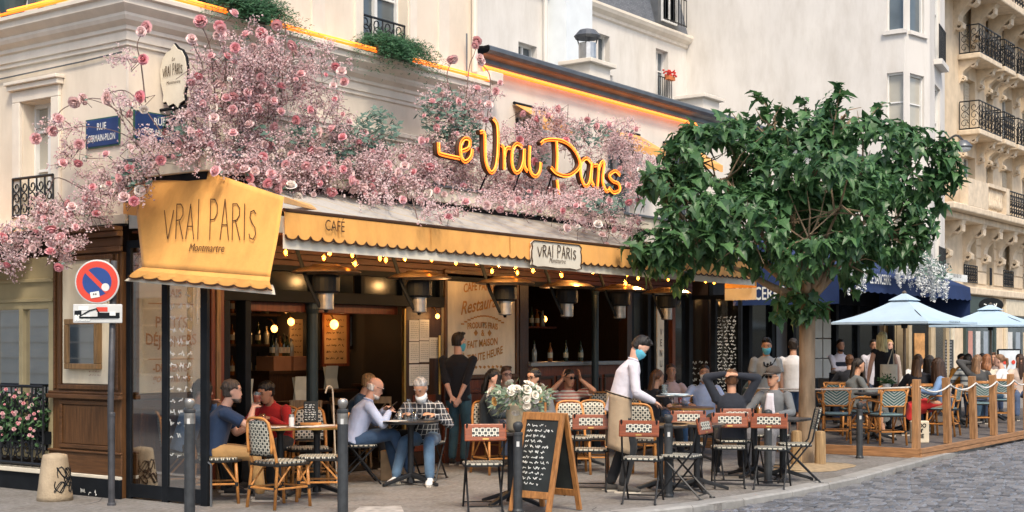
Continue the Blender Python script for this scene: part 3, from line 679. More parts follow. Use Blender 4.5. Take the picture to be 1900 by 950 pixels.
qy, qi, qt = MB(), MB(), MB(); b0 = cheek(0, 1); b1 = cheek(1, 1); ln = (b1 - b0).length; e0 = cE; e1 = cD
def ptC(s_, z, o):
    u = s_ / ln; a = b0.lerp(b1, u); b = e0.lerp(e1, u); v = -z
    return a.lerp(b, v) + Vector((-1, 0, 0)) * (o if v > .2 else 0) + Vector((-.015 * math.sin(min(1, v) * 3.14), 0, 0))
n = int(ln / .0165); prev = None; trim = []
for i in range(n + 1):
    s_ = ln * i / n; ze = -(.93 + scallop_z(s_, .2) / .16)
    cur = [ptC(s_, z, .004) for z in (0, ze * .35, ze * .7, ze)]; trim.append(cur[-1] + Vector((-.008, 0, 0)))
    if prev:
        for k in range(3): qy.quad(prev[k + 1], cur[k + 1], cur[k], prev[k])
    prev = cur
qt.tube(trim, .010, 4); qi.grid(lambda u, v: ptC(ln * u, -.7 - .85 * v, -.025), 30, 3)
qy.obj('valance', m_yel, ck, thick=.003); qi.obj('lower_valance', m_ivory, ck, thick=.004); qt.obj('piping', m_ink, ck)
q = MB(); q.add([cC, cC + Vector((.0, .0, -.06)), Vector((.95, -1.9, 3.0)), Vector((.95, -1.75, 3.08))], [(0, 1, 2, 3)]); q.obj('return_flap', m_yel, ck, thick=.005)
o0, o1, o2 = [on_plane(*p, cE, cn) for p in ((306, 444), (480, 447), (309, 372))]
q = MB(); HH = lambda i: ((.72, .0) if i in (0, 9) else (1.0, 0) if i in (3, 5, 6) else (.88, 0))
ribbon_text(q, 'VRAI PARIS', (o1 - o0).length, (o2 - o0).length, .012, o0 - cn * 0.0, o1 - o0, o2 - o0, HH)
nn = (o1 - o0).cross(o2 - o0).normalized()
q.v = [tuple(Vector(v) + nn * .02) for v in q.v]; q.obj('lettering', m_ink, ck)
text('Montmartre', .125, m_ink, ck, on_plane(385, 468, cE, cn) + nn * .02, o1 - o0, o2 - o0, .82, .35)
# shop plaque on the valance
pq = thing('shop_plaque', 'ivory scroll-edged plaque with shop name hanging over the awning valance', 'sign')
pc0, pc1 = onY(986, 441, AY - .05), onY(1078, 512, AY - .05); pw, ph = pc1.x - pc0.x, pc0.z - pc1.z
out = [(0, .1), (.05, 0), (.16, .0), (.2, .0), (.8, 0), (.84, 0), (.95, 0), (1, .1), (.985, .25), (1, .4), (1, .66), (.985, .8), (1, .93), (.9, 1), (.75, .97), (.5, 1.0), (.25, .97), (.1, 1), (0, .93), (.015, .8), (0, .66), (0, .4), (.015, .25)]
zc = (pc0.z + pc1.z) / 2 + .02
pts = [(pc0.x + pw * a, AY - .05, zc + ph * .38 - ph * .76 * b) for a, b in out]
q = MB(); q.prism(pts, (0, .02, 0)); q.obj('board', m_ivory, pq)
q = MB(); q.tube([Vector(p) + Vector((0, -.006, 0)) for p in pts], .008, 4, closed=True); q.obj('edging', m_ink, pq)
q = MB(); ribbon_text(q, 'VRAI PARIS', pw * .78, ph * .36, .014, (pc0.x + pw * .11, AY - .056, zc - ph * .06), (1, 0, 0), (0, 0, 1), HH); q.obj('lettering', m_ink, pq)
text('Montmartre', .085, m_ink, pq, (pc0.x + pw * .5, AY - .056, zc - ph * .22), (1, 0, 0), (0, 0, 1), .85, .35)
# ================================================================ cafe: ground floor front
cf = thing('cafe_shopfront', 'dark wood cafe front with painted panels and open doors', 'shopfront')
FY = mapY(0); FX = mapX(0)
def fbox(name, mat, u0, u1, z0, z1, d0, d1, mp=FY, bevel=.006, parent=None): return mbox(MB(), mp, u0, u1, z0, z1, d0, d1).obj(name, mat, parent or cf, bevel=bevel)
m_sign = M('ivory_painted_panel', (.78, .69, .52), .7, 0, .12, 5, .1, 50, dirt=.25, stretch=(1, 1, .35))
# wood pier on the side street
fbox('pier', m_brown, .0, 1.17, .0, 2.6, -.085, .1, FX)
fbox('plinth', m_black, -.03, 1.2, 0, .2, -.125, -.09, FX)
fbox('skirting', m_ivory, -.03, 1.2, .2, .235, -.13, -.088, FX)
for z0, z1, o in ((.235, .46, .11), (.46, .485, .13), (1.04, 1.09, .15), (1.09, 1.12, .125), (2.6, 2.66, .13), (2.66, 2.76, .11), (2.76, 2.82, .17), (2.82, 2.87, .21)):
    fbox('moulding', m_brownh, -.04, 1.21, z0, z1, -o, -.086, FX, .01)
def frame(u0, u1, z0, z1, w, d0, d1, mp, mat):
    for a in ((u0, u1, z1 - w, z1), (u0, u1, z0, z0 + w), (u0, u0 + w, z0 + w, z1 - w), (u1 - w, u1, z0 + w, z1 - w)): fbox('panel_moulding', mat, *a, d0, d1, mp, .008)
frame(.12, 1.02, .5, 1.02, .045, -.115, -.086, FX, m_brownh); fbox('panel', m_brown, .17, .97, .55, .97, -.1, -.086, FX)
frame(.1, 1.04, 1.14, 2.58, .05, -.12, -.086, FX, m_brown); fbox('painted_panel', m_sign, .16, .98, 1.2, 2.54, -.098, -.086, FX)
text('CON', .10, m_gold, cf, onX(190, 562, -.102), (0, -1, 0), (0, 0, 1), .9)
for a in (.03, 1.1): fbox('fluting', m_brownh, a, a + .035, 1.14, 2.58, -.11, -.086, FX)
mbx = thing('menu_case', 'glazed wooden menu case on the ivory pier panel', 'menu case')
for a in ((.29, .86, 1.84, 1.9), (.29, .86, 1.36, 1.42), (.29, .35, 1.42, 1.84), (.80, .86, 1.42, 1.84)): fbox('frame', wood('menu_case_wood', (.24, .14, .06), .5, 2), *a, -.17, -.1, FX, .008, mbx)
fbox('backing', m_darkw, .35, .8, 1.42, 1.84, -.112, -.1, FX, 0, mbx); fbox('menu', M('menu_paper', (.62, .5, .40), .8), .37, .65, 1.44, 1.8, -.12, -.113, FX, 0, mbx)
q = MB(); rr = random.Random(3)
for k in range(9): squiggle(q, onX(165, 640 + k * 7, -.124), (0, -1, 0), (0, 0, 1), .2, .014, .003, rr)
q.obj('lettering', M('faint_print', (.35, .12, .08), .8), mbx)
fbox('glazing', glass('clear_glass'), .35, .8, 1.42, 1.84, -.15, -.146, FX, 0, mbx)
fbox('fascia', m_ivory, -.02, 4.5, 2.9, 3.0, -.06, .0, FX); fbox('fascia_shadow_gap', m_black, -.02, 4.5, 2.872, 2.899, -.05, 0, FX)
# side street window
m_ol = M('olive_cream_paint', (.42, .35, .20), .6, 0, .08, 6)
fbox('header', m_ol, 1.21, 5, 2.1, 2.6, -.04, .02, FX); fbox('moulding', m_ol, 1.21, 5, 2.32, 2.36, -.07, -.041, FX); fbox('moulding', m_ol, 1.21, 5, 2.1, 2.14, -.07, -.041, FX)
for a, b in ((1.21, 1.30), (1.78, 1.85), (2.35, 2.42), (3.0, 3.1)): fbox('window_frame', m_ol, a, b, .4, 2.1, -.05, .03, FX)
fbox('window_frame', m_ol, 1.30, 3.0, .36, .44, -.048, .03, FX); fbox('window_frame', m_ol, 1.3, 3.0, 2.02, 2.1, -.048, .03, FX)
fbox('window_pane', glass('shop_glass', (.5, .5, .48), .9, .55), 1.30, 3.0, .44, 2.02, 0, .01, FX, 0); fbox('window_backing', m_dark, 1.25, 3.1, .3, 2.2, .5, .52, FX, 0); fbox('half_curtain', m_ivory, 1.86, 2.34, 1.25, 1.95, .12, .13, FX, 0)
fbox('plinth', m_black, 1.2, 6, 0, .2, -.14, .0, FX); fbox('skirting', m_ivory, 1.2, 6, .2, .25, -.17, .0, FX)
railing('window_guard', cf, FX, 1.24, 3.2, .27, 1.16, -.16, 10, r=.012)
q = MB()
for i in range(14):
    for j in range(5):
        u, z = 1.28 + i * .135, .45 + j * .13; q.tube([FX(u + .06 * math.cos(k * .52), z + .1 * math.sin(k * .52), -.16) for k in range(12)], .008, 4, closed=True)
q.obj('guard_lattice', m_iron, cf)
# side street awning
la = thing('side_street_awning', 'yellow scalloped awning over the side street window', 'awning')
qy, qi, qt = MB(), MB(), MB(); valance(qy, qi, qt, lambda s_, z, o: Vector((-.75 - o, 1.42 + s_, z)), 3.0, 2.78, 2.6, 2.5)
qy.obj('valance', m_yel, la, thick=.004); qi.obj('lower_valance', m_ivory, la, thick=.004); qt.obj('piping', m_ink, la)
q = MB(); q.grid(lambda u, v: Vector((-.06 - .69 * v, 1.42 + 3 * u, 2.92 - .14 * v)), 6, 3); q.obj('canopy', m_yel, la, thick=.005)
# glazed end screens of the terrace
m_gl = glass('screen_glass', (.95, .97, .96), .5, .04)
def screen(label, x, y1, posts, ztop, chalk):
    t = thing('glass_screen', label, 'glass screen'); mp = mapX(x)
    q = MB()
    for a, b in posts: mbox(q, mp, -b, -a, 0, ztop, -.02, .02)
    q.obj('post', m_black, t, bevel=.004)
    for (a, b), (c, d) in zip(posts, posts[1:]):
        if c - b > .1:
            mbox(MB(), mp, -c, -b, .02, .16, -.018, .018).obj('kick_rail', m_black, t); mbox(MB(), mp, -c, -b, ztop - .08, ztop, -.018, .018).obj('top_rail', m_black, t)
            mbox(MB(), mp, -c, -b, .16, ztop - .08, -.003, .003).obj('pane', m_gl, t)
    q = MB(); r_ = random.Random(9)
    for (pa, z, w, h) in chalk: squiggle(q, (x - .006, -pa, z), (0, -1, 0), (0, 0, 1), w, h, .007, r_)
    q.obj('chalk_writing', m_chalk, t, kind='stuff'); return t
screen('black framed glass screen with white chalk writing beside the wood pier', 0, 1.24, [(0.0, .07), (.57, .66), (1.16, 1.26)], 2.72,
       [(.69, 2.25 - k * .12, .34, .05) for k in range(12)] + [(.69, .82, .3, .06), (.69, .68, .34, .06), (.69, .5, .3, .06)])
screen('black framed glass screen crowded with chalk menus at the terrace end by the navy restaurant', 12.32, 1.0, [(0, .05), (.42, .52), (.95, 1.02)], 2.5,
       [(.55, 2.1 - k * .06, .36, .04) for k in range(26)] + [(.06, 1.3 - k * .1, .3, .05) for k in range(6)])
MB().tube([(.0, -1.30, .0), (.0, -1.30, .42), (.0, -1.24, .45)], .012, 6).obj('bolt', m_zinc, cf)
# front wall pieces, left to right
fbox('painted_panel', m_sign, .1, 1.02, 1.1, 2.55, -.03, .06); frame(.06, 1.06, 1.04, 2.6, .05, -.06, -.031, FY, m_brown)
fbox('dado', m_brown, .05, 1.1, 0, 1.03, -.04, .06); frame(.12, 1.0, .15, .95, .05, -.07, -.041, FY, m_brownh)
for k in range(3): fbox('fluting', [m_red, MATS['menu_case_wood'], m_red][k], 1.1 + k * .065, 1.16 + k * .065, 0, 2.6, -.09 + .02 * abs(k - 1), .06)
fbox('header_beam', m_black, 1.3, 5.3, 2.13, 2.27, -.05, .1); fbox('header_beam', m_black, 1.3, 12.3, 2.50, 2.57, -.05, .08)
for a in (1.3, 1.95, 2.75, 3.6, 4.4, 5.18): fbox('transom_post', m_black, a, a + .07, 2.27, 2.5, -.045, .07)
for a in (1.37, 2.02, 2.82, 3.67, 4.47): fbox('transom_pane', m_tpane, a, a + .7 if a < 4 else a + .71, 2.27, 2.5, .02, .03, bevel=0)
for a in (1.3, 1.62): fbox('door_post', m_black, a, a + .09, 0, 2.13, -.06, .1)
fbox('wooden_lintel', m_red, 1.7, 4.5, 2.02, 2.13, .12, .2)
MB().lathe([(.10, 0), (.10, .1), (.075, .16), (.07, 2.0), (.09, 2.06), (.09, 2.13)], 16, (2.85, .08, 0)).obj('iron_column', M('column_green', (.03, .045, .05), .35, .2), cf, smooth=False)
fbox('door', m_darkw, 4.5, 5.24, .02, 2.13, -.03, .03); fbox('door_panel', m_red, 4.62, 5.1, .2, .95, -.045, -.031)
m_brass = M('brass', (.55, .34, .10), .3, .9, .1, 20)
MB().tube([(5.12, -.09, .95), (5.12, -.09, 1.75)], .02, 8).obj('door_handle', m_brass, cf); fbox('door_edge', m_brass, 4.44, 4.475, .02, 2.1, -.05, .0)
rr = random.Random(5)
for k, (a, z) in enumerate(((4.55, 1.95), (4.76, 1.96), (4.55, 1.66), (4.76, 1.67), (4.97, 1.72), (4.55, 1.36), (4.76, 1.36))):
    w = thing('menu_sheet', 'pale menu sheet pinned to the dark door, %s' % ['top row by the brass edge', 'top row, inner sheet', 'middle row by the brass edge', 'middle row, centre sheet', 'beside the handle', 'bottom row by the brass edge', 'bottom row, inner sheet'][k], 'menu', group='menus pinned to the door')
    mbox(MB(), FY, a, a + .2, z - .28, z, -.038 - .002 * (k % 2), -.033).obj('sheet', m_paper, w); q = MB()
    for j in range(8): squiggle(q, (a + .02, -.042, z - .04 - j * .028), (1, 0, 0), (0, 0, 1), .16, .01, .003, rr)
    q.obj('print', M('grey_print', (.2, .2, .18), .9), w)
# big painted panel
fbox('painted_panel', m_sign, 5.34, 6.95, 1.2, 2.62, -.03, .06); frame(5.28, 7.01, 1.14, 2.66, .06, -.06, -.031, FY, m_brown)
fbox('dado', m_red, 5.28, 7.01, 0, 1.13, -.04, .06); frame(5.4, 6.9, .2, 1.0, .06, -.07, -.041, FY, m_red)
arc = lambda h: (lambda a, b: (a, b - h * a * a))
cx = 6.16
for tx, z, sz, xs, w, sh in (('CAFÉ PARISIEN', 2.40, .17, .78, arc(.28), 0), ('Restaurant', 2.12, .26, .9, lambda a, b: (a, b + a * .16), .3), ('PRODUITS FRAIS', 1.86, .12, .8, arc(.16), 0), ('&', 1.75, .12, 1, None, 0), ('FAIT MAISON', 1.60, .14, .85, lambda a, b: (a, b + a * .08), 0), ('À TOUTE HEURE', 1.41, .15, .85, lambda a, b: (a, b + .14 * a + .12 * a * a), 0)):
    text(tx, sz, m_gold, cf, (cx, -.032, z), (1, 0, 0), (0, 0, 1), xs, sh, warp=w, bold=.004)
q = MB()
for k in range(14): q.quad(*[(cx - .5 + k * .072 + e, -.036, 2.02 - .12 * (k / 7 - 1) ** 2 + f) for e, f in ((0, 0), (.075, 0), (.075, .022), (0, .022))])
for k in range(9): a = cx - .4 + k * .1; q.quad((a, -.036, 1.30 + .02 * (k % 2)), (a + .05, -.036, 1.28), (a + .08, -.036, 1.31), (a + .03, -.036, 1.33))
for e in (-.16, .16): q.quad((cx + e - .05, -.036, 1.79), (cx + e, -.036, 1.74), (cx + e + .05, -.036, 1.79), (cx + e, -.036, 1.84))
q.obj('ornament', m_gold, cf, kind='stuff')
X0 = onX(320, 600, 0)
for tx, z, sz, xs, w, sh in (('fruits', 2.28, .22, .9, None, .3), ('FRAIS', 2.14, .13, .9, None, 0), ('PETITS', 1.80, .17, .9, arc(-.2), 0), ('DÉJEUNERS', 1.60, .17, .82, arc(-.25), 0), ('-DESSERTS-', 1.33, .12, .85, None, 0), ('gourmands', 1.22, .13, .9, None, .3)):
    text(tx, sz, m_gold, cf, (.56, -.032, z), (1, 0, 0), (0, 0, 1), xs, sh, warp=w, bold=.003)
for z in (2.06, 1.46): fbox('rule', m_gold, .25, .88, z, z + .012, -.034, -.0305, bevel=0)
# bar window
for a, b in ((7.02, 7.24), (10.05, 10.2)): fbox('window_post', m_darkw, a, b, 0, 2.5, -.07, .1)
fbox('bar_front', m_red, 7.24, 10.05, 0, 1.3, -.02, .06)
for k in range(4): frame(7.35 + k * .68, 7.95 + k * .68, .25, 1.15, .05, -.045, -.021, FY, m_darkw)
fbox('counter', M('zinc_counter', (.30, .31, .31), .3, .5), 7.24, 10.05, 1.3, 1.36, -.12, .5)
MB().lathe([(.09, 0), (.09, .12), (.06, .2), (.055, 2.4), (.08, 2.5)], 14, (8.83, -.22, 0)).obj('iron_column', MATS['column_green'], cf, smooth=False)
for a in (10.2, 10.75, 11.6, 12.2): fbox('window_post', m_black if a != 11.6 else m_red, a, a + .1, 0, 2.5, -.05, .1)
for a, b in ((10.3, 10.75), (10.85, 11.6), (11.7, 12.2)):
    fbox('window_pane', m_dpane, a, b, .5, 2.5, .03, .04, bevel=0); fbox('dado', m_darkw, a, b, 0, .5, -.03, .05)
fbox('painted_plank', m_sign, 11.02, 11.25, .9, 2.45, -.08, -.052)
for k, ch in enumerate('VENUS'): text(ch, .17, m_ink, cf, (11.135, -.084, 1.78 - k * .18), (1, 0, 0), (0, 0, 1), .7)
for k, ch in enumerate('EL'): text(ch, .17, m_ink, cf, (11.135, -.084, 2.28 - k * .18), (1, 0, 0), (0, 0, 1), .7)
# interior shell
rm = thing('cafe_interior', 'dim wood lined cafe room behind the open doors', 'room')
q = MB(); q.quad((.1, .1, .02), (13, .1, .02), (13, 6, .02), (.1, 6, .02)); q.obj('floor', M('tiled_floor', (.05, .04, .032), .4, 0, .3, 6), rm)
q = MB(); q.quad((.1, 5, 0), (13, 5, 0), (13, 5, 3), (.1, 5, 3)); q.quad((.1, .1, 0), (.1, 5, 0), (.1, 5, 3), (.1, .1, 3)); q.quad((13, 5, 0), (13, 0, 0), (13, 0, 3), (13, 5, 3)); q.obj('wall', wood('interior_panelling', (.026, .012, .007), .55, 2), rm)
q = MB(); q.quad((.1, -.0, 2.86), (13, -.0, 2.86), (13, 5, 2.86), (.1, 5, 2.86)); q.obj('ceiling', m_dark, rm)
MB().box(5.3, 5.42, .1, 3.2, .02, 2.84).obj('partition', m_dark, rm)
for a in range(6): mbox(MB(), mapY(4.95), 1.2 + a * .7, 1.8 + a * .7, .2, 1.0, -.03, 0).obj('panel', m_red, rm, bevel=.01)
def poster(label, px0, px1, py0, py1, y, col, lines=6, name='poster', cat='poster', ink=(.1, .05, .02), fr=None):
    a, b = onY(px0, py0, y), onY(px1, py1, y); t = thing(name, label, cat)
    mbox(MB(), mapY(y), a.x, b.x, b.z, a.z, -.02, 0).obj('sheet', M('sheet_%s' % label[:20], col, .7, 0, .1), t)
    if fr: frame_ = [mbox(MB(), mapY(y), *f, -.04, -.0).obj('frame', fr, t) for f in ((a.x - .04, b.x + .04, a.z, a.z + .04), (a.x - .04, b.x + .04, b.z - .04, b.z), (a.x - .04, a.x, b.z, a.z), (b.x, b.x + .04, b.z, a.z))]
    q = MB(); r_ = random.Random(int(px0))
    for k in range(lines): squiggle(q, (a.x + (b.x - a.x) * .12, y - .021, a.z + (b.z - a.z) * (k + .8) / (lines + .6)), (1, 0, 0), (0, 0, 1), (b.x - a.x) * .76, (a.z - b.z) * .3 / lines, .008, r_)
    if lines: q.obj('lettering', M('ink_%s' % label[:16], ink, .8), t, kind='stuff')
    return t
poster('warm lit poster with brown lettering under a wall lamp', 598, 641, 584, 674, 1.6, (.55, .33, .14), 7, fr=m_red)
poster('narrow ochre painted panel beside hanging bottles', 536, 560, 592, 662, 2.4, (.5, .34, .18), 6)
poster('framed picture with pale windows on dark wall', 646, 680, 587, 642, 1.7, (.30, .33, .36), 3, name='framed_picture', cat='picture', fr=m_darkw, ink=(.25, .08, .05))
for i, (px0, px1, lb) in enumerate(((508, 541, 'brown cardboard wine case beside the bottles'), (545, 571, 'brown cardboard wine case beside the iron column'))):
    a, b = onY(px0, 661, 2.0), onY(px1, 688, 2.0); t = thing('wine_case', lb, 'box'); MB().box(a.x, b.x, 2.0, 2.35, b.z, a.z).obj('carton', M('cardboard%d' % i, (.32, .15, .08), .8), t, bevel=.008)
a, b = onY(495, 688, 2.0), onY(610, 700, 2.0); sb = thing('sideboard', 'dark wooden sideboard under the wine cases', 'sideboard')
MB().box(a.x, b.x, 1.95, 2.4, a.z - .05, a.z - .003).obj('top', m_darkw, sb); MB().box(a.x + .05, b.x - .05, 2.0, 2.36, .02, a.z - .051).obj('cabinet', m_darkw, sb)
m_bot = M('bottle_glass', (.03, .045, .02), .08, 0, .3, 2, spec=.8); m_botc = M('clear_bottle', (.25, .26, .24), .08, 0, .2, 2, spec=.8)
def bottle_mesh(mat, h=.3, r=.038): return MB().lathe([(r * .9, 0), (r, .01), (r, h * .58), (r * .85, h * .66), (r * .36, h * .78), (r * .34, h * .97), (r * .42, h * .975), (r * .4, h)], 10).mesh('bottle', mat, True)
bms = [bottle_mesh(m_bot), bottle_mesh(m_botc, .27, .042), bottle_mesh(M('amber_glass', (.25, .09, .02), .08), .29), bottle_mesh(m_bot, .33, .036)]
lab = M('bottle_label', (.6, .55, .42), .8)
lbm = MB().lathe([(.0405, .06), (.0405, .14)], 10, cap=False).mesh('label', lab)
def bottle(p, k, label, group):
    t = thing('bottle', label, 'bottle', p, 0, group); inst('glass', bms[k % 4], t, (0, 0, 0)); inst('paper_band', lbm, t, (0, 0, 0)); return t
for k in range(6): bottle(onY(505 + k * 7, 660, 2.2) + Vector((0, 0, -.02)), k, 'dark bottle among those standing behind the wine cases', 'bottles behind the wine cases')
for k in range(18): bottle(Vector((7.4 + k * .145, .25 + .1 * (k % 3), 1.36)), k * 7 % 5, 'bottle in the row along the bar counter', 'bottles on the bar counter')
for zs in (1.15, 1.6, 2.05):
    MB().box(3.2, 5.2, 3.0, 3.25, zs, zs + .03).obj('shelf', m_darkw, rm)
    for k in range(11): bottle(Vector((3.3 + k * .17, 3.12, zs + .03)), k * 5 % 7, 'bottle on the dim back shelves inside the doorway', 'bottles on the dim back shelves')
MB().box(7.2, 10.0, 1.3, 1.55, 1.9, 1.93).obj('shelf', m_red, rm)
for k in range(16): bottle(Vector((7.35 + k * .16, 1.42, 1.93)), k * 3 % 4, 'bottle on the upper shelf behind the bar', 'bottles on the bar shelf')
# lamps inside
m_warm = emit('lamp_glow', (1, .36, .07), 5)
def lamp(p, r, label, power):
    t = thing('wall_lamp', label, 'lamp', p); MB().ico((0, 0, 0), r, 2, (1, 1, 1.15)).obj('globe', m_warm, t, smooth=True); MB().tube([(0, 0, r), (0, .06, r + .08), (0, .14, r + .1)], .012, 6).obj('bracket', m_brass, t)
    l = bpy.data.lights.new('lamp_light', 'POINT'); l.energy = power; l.color = (1, .55, .22); l.shadow_soft_size = r
    o = bpy.data.objects.new('lamp_light', l); COL.objects.link(o); o.parent = t; o.location = (0, -.12, 0)
lamp(onY(620, 602, 1.42), .06, 'glowing globe lamp over the warm lit poster', 3)
lamp(onY(540, 597, 2.2), .05, 'glowing globe lamp over the ochre panel', 2.5); lamp(onY(509, 610, 3.0), .05, 'glowing globe lamp deep in the dark room', 1.5)
lamp(onY(1010, 592, 2.2), .05, 'glowing globe lamp above the bar shelf', 4)
lamp(onY(799, 587, .0) + Vector((0, -.12, 0)), .03, 'small glowing lamp on the dark door', 1.5)
# menus standing inside
for px, py, y, lb in ((454, 727, .75, 'pale menu card standing beside the red shirted man'), (558, 721, .9, 'pale menu card standing before the iron column'), (614, 700, 1.4, 'pale menu card standing in the dim room'), (707, 690, 1.3, 'pale menu card standing near the bentwood chairs')):
    c = onY(px, py, y); t = thing('menu_card', lb, 'menu', c); X = Matrix.Rotation(R(8), 4, 'X')
    MB().box(-.12, .12, -.006, 0, -.16, .16, X).obj('cover', M('menu_cover', (.5, .52, .46), .7), t); MB().box(-.12, .12, .0, .006, -.16, .15, Matrix.Rotation(R(-12), 4, 'X')).obj('back_cover', MATS['menu_cover'], t)
    st = thing('cafe_shelf_table', 'small dark table carrying ' + lb[2:] if False else 'dark side table under the ' + lb, 'table', (c.x, c.y, 0)); MB().box(-.3, .3, -.25, .3, c.z - .2, c.z - .165).obj('top', m_darkw, st); MB().tube([(0, .05, .02), (0, .05, c.z - .2)], .03, 8).obj('leg', m_black, st)
# ================================================================ heaters, bulbs
m_cop = M('copper_dish', (.42, .27, .15), .3, .85, .2, 6); m_steel = M('steel_canister', (.36, .35, .33), .42, .8, .25, 8)
hpx = (605, 778, 937, 1052, 1150, 1237); hy = -1.45; h0 = None
hl = ['beside the corner awning', 'before the open doorway', 'before the big painted panel', 'under the shop plaque', 'second from the chalked end screen', 'by the chalked end screen']
for k, px in enumerate(hpx):
    c = onY(px, 512, hy); p = Vector((c.x, hy, 2.40)); lb = 'copper dish terrace heater hanging %s' % hl[k]
    if h0 is None:
        h0 = thing('terrace_heater', lb, 'heater', p, 0, 'heaters under the awning')
        MB().lathe([(.375, 0), (.38, .008), (.30, .045), (.16, .075), (.15, .09), (.02, .10)], 28).obj('dish', m_cop, h0, smooth=False)
        q = MB(); q.lathe([(.37, -.002), (.28, .03), (.1, .05)], 28, cap=False); q.obj('dish_lining', m_cop, h0)
        MB().lathe([(.13, -.02), (.15, -.05), (.15, -.2), (.12, -.22)], 20).obj('burner', m_black, h0)
        MB().lathe([(.085, -.22), (.085, -.39), (.07, -.4)], 18).obj('canister', m_steel, h0, smooth=False)
        MB().lathe([(.018, -.43), (.025, -.40)], 10).obj('valve', m_black, h0)
        q = MB(); q.tube([(-.28, .2, .33), (-.18, .1, -.1), (-.08, .02, -.36), (.0, 0, -.38)], .022, 6); q.obj('arm', m_black, h0)
    else: dup(h0, p, 0, lb)
m_bulb = emit('bulb_glow', (1, .36, .05), 12)
fil = MB(); fil.ico((0, 0, -.008), .019, 1, (1, 1, 1.6)); m_env = glass('bulb_glass', (1, .82, .5), .3, .06)
bulb0 = None; bl = ((530, 467), (601, 477), (612, 468), (654, 472), (659, 488), (705, 478), (716, 481), (751, 478), (768, 466), (801, 480), (846, 486), (884, 486), (913, 502), (925, 490), (957, 493), (960, 505), (989, 501), (1042, 510), (1101, 503), (1134, 501), (1164, 508), (1161, 525), (1184, 515), (1240, 517), (1288, 516), (1309, 521), (1325, 523))
cable = []
for k, (px, py) in enumerate(bl):
    p = onY(px, py, -2.0 + .35 * (k % 2)); cable.append(p + Vector((0, 0, .1)))
    if bulb0 is None:
        bulb0 = thing('festoon_bulb', 'glowing amber filament bulb hanging under the awning edge', 'bulb', p, 0, 'festoon bulbs under the awning')
        fil.obj('filament', m_bulb, bulb0); MB().lathe([(.006, -.052), (.024, -.04), (.031, -.012), (.026, .02), (.014, .048), (.013, .055)], 12).obj('envelope', m_env, bulb0, smooth=True)
        MB().lathe([(.015, .05), (.016, .095), (.006, .1)], 8).obj('socket', m_black, bulb0)
    else: dup(bulb0, p, 0)
cable.sort(key=lambda v: v.x); q = MB()
for a, b in zip(cable, cable[1:]): q.tube([a.lerp(b, t) + Vector((0, 0, .04 * (1 - 4 * t * (1 - t)) - .02)) for t in (0, .25, .5, .75, 1)], .005, 4)
for x0 in (.75, 2.5, 4.3, 6.0, 7.6, 9.0):
    l = bpy.data.lights.new('bulb_light', 'POINT'); l.energy = 20; l.color = (1, .55, .2); l.shadow_soft_size = .05; o = bpy.data.objects.new('bulb_light', l); COL.objects.link(o); o.location = (x0, -1.75, 2.5); o.parent = bulb0; o.matrix_parent_inverse = Matrix.Translation(-Vector(bulb0.location))
q.obj('festoon_cable', m_black, label='black festoon cable strung along the inside of the awning', cat='cable')
# ================================================================ signs and neon
m_neon = emit('neon_orange', (1, .17, .012), 1.25); m_core = emit('neon_core', (1, .27, .03), 1.5)
ns = thing('neon_shop_sign', 'orange neon script sign spelling the shop name above the awning', 'neon sign')
NZ = [[(65, 400), (70, 480), (95, 505), (250, 540)], [(262, 480), (330, 450), (342, 385), (300, 365), (262, 420), (265, 520), (300, 570), (350, 530), (365, 460)],
      [(435, 310), (472, 330), (482, 560), (530, 665), (575, 600), (592, 420), (585, 250), (550, 190)], [(620, 425), (640, 450), (645, 520), (645, 640)], [(648, 520), (665, 455), (700, 450)],
      [(805, 440), (755, 412), (718, 470), (716, 600), (750, 665), (790, 640), (815, 560), (822, 460), (822, 600), (850, 655)], [(870, 430), (866, 600), (890, 680), (930, 697), (960, 650), (967, 575)],
      [(1105, 385), (1112, 520), (1106, 650)], [(970, 410), (1000, 385), (1060, 375), (1150, 385), (1230, 430), (1290, 510), (1312, 600), (1270, 660), (1200, 695), (1110, 672), (1058, 620)], [(1110, 730), (1118, 800), (1130, 890)],
      [(1412, 580), (1370, 540), (1322, 590), (1322, 700), (1360, 785), (1400, 740), (1420, 580), (1412, 720), (1435, 785)], [(1440, 605), (1475, 620), (1465, 805)], [(1475, 650), (1500, 580), (1525, 585), (1512, 740), (1545, 830), (1580, 805)],
      [(1665, 690), (1625, 652), (1572, 690), (1600, 740), (1652, 765), (1662, 820), (1610, 842), (1568, 800)]]
for st in NZ:
    pts = [onY(800 + a / 4.75, 180 + b / 4.75, -1.42) for a, b in st]; sm = catmull(pts, 5)
    back = MB(); back.tube([p + Vector((0, .05, -.0)) for p in sm], .034, 6, flat=1); back.obj('letter_channel', m_ink, ns)
    for off in (-.016, .016):
        side = []
        for i, p in enumerate(sm):
            t = (sm[min(i + 1, len(sm) - 1)] - sm[max(0, i - 1)]); t = Vector((t.x, 0, t.z)).normalized() if t.length > 0 else Vector((1, 0, 0)); side.append(p + Vector((-t.z, 0, t.x)) * off)
        MB().tube(side, .0082, 6).obj('tube', m_core if off > 0 else m_neon, ns, smooth=True)
for k, px in enumerate((830, 900, 960, 1020, 1080, 1140)):
    p = onY(px, 330, -1.3); MB().tube([(p.x, -1.2, 3.56), (p.x, -1.36, p.z + .1)], .012, 5).obj('strut', m_black, ns)
def neon_line(label, pts, sides):
    t = thing('neon_tube', label, 'neon tube'); q = MB(); q.tube(pts, .016, 6); q.obj('tube', m_neon, t, smooth=True)
    q = MB(); q.tube([Vector(p) + Vector((*sides, .04)) for p in pts], .012, 6); q.obj('upper_tube', m_core, t, smooth=True)
neon_line('orange neon tube along the side street cornice', [(-.25, 12, 5.325), (-.25, 6, 5.325), (-.25, -.24, 5.325)], (.02, 0))
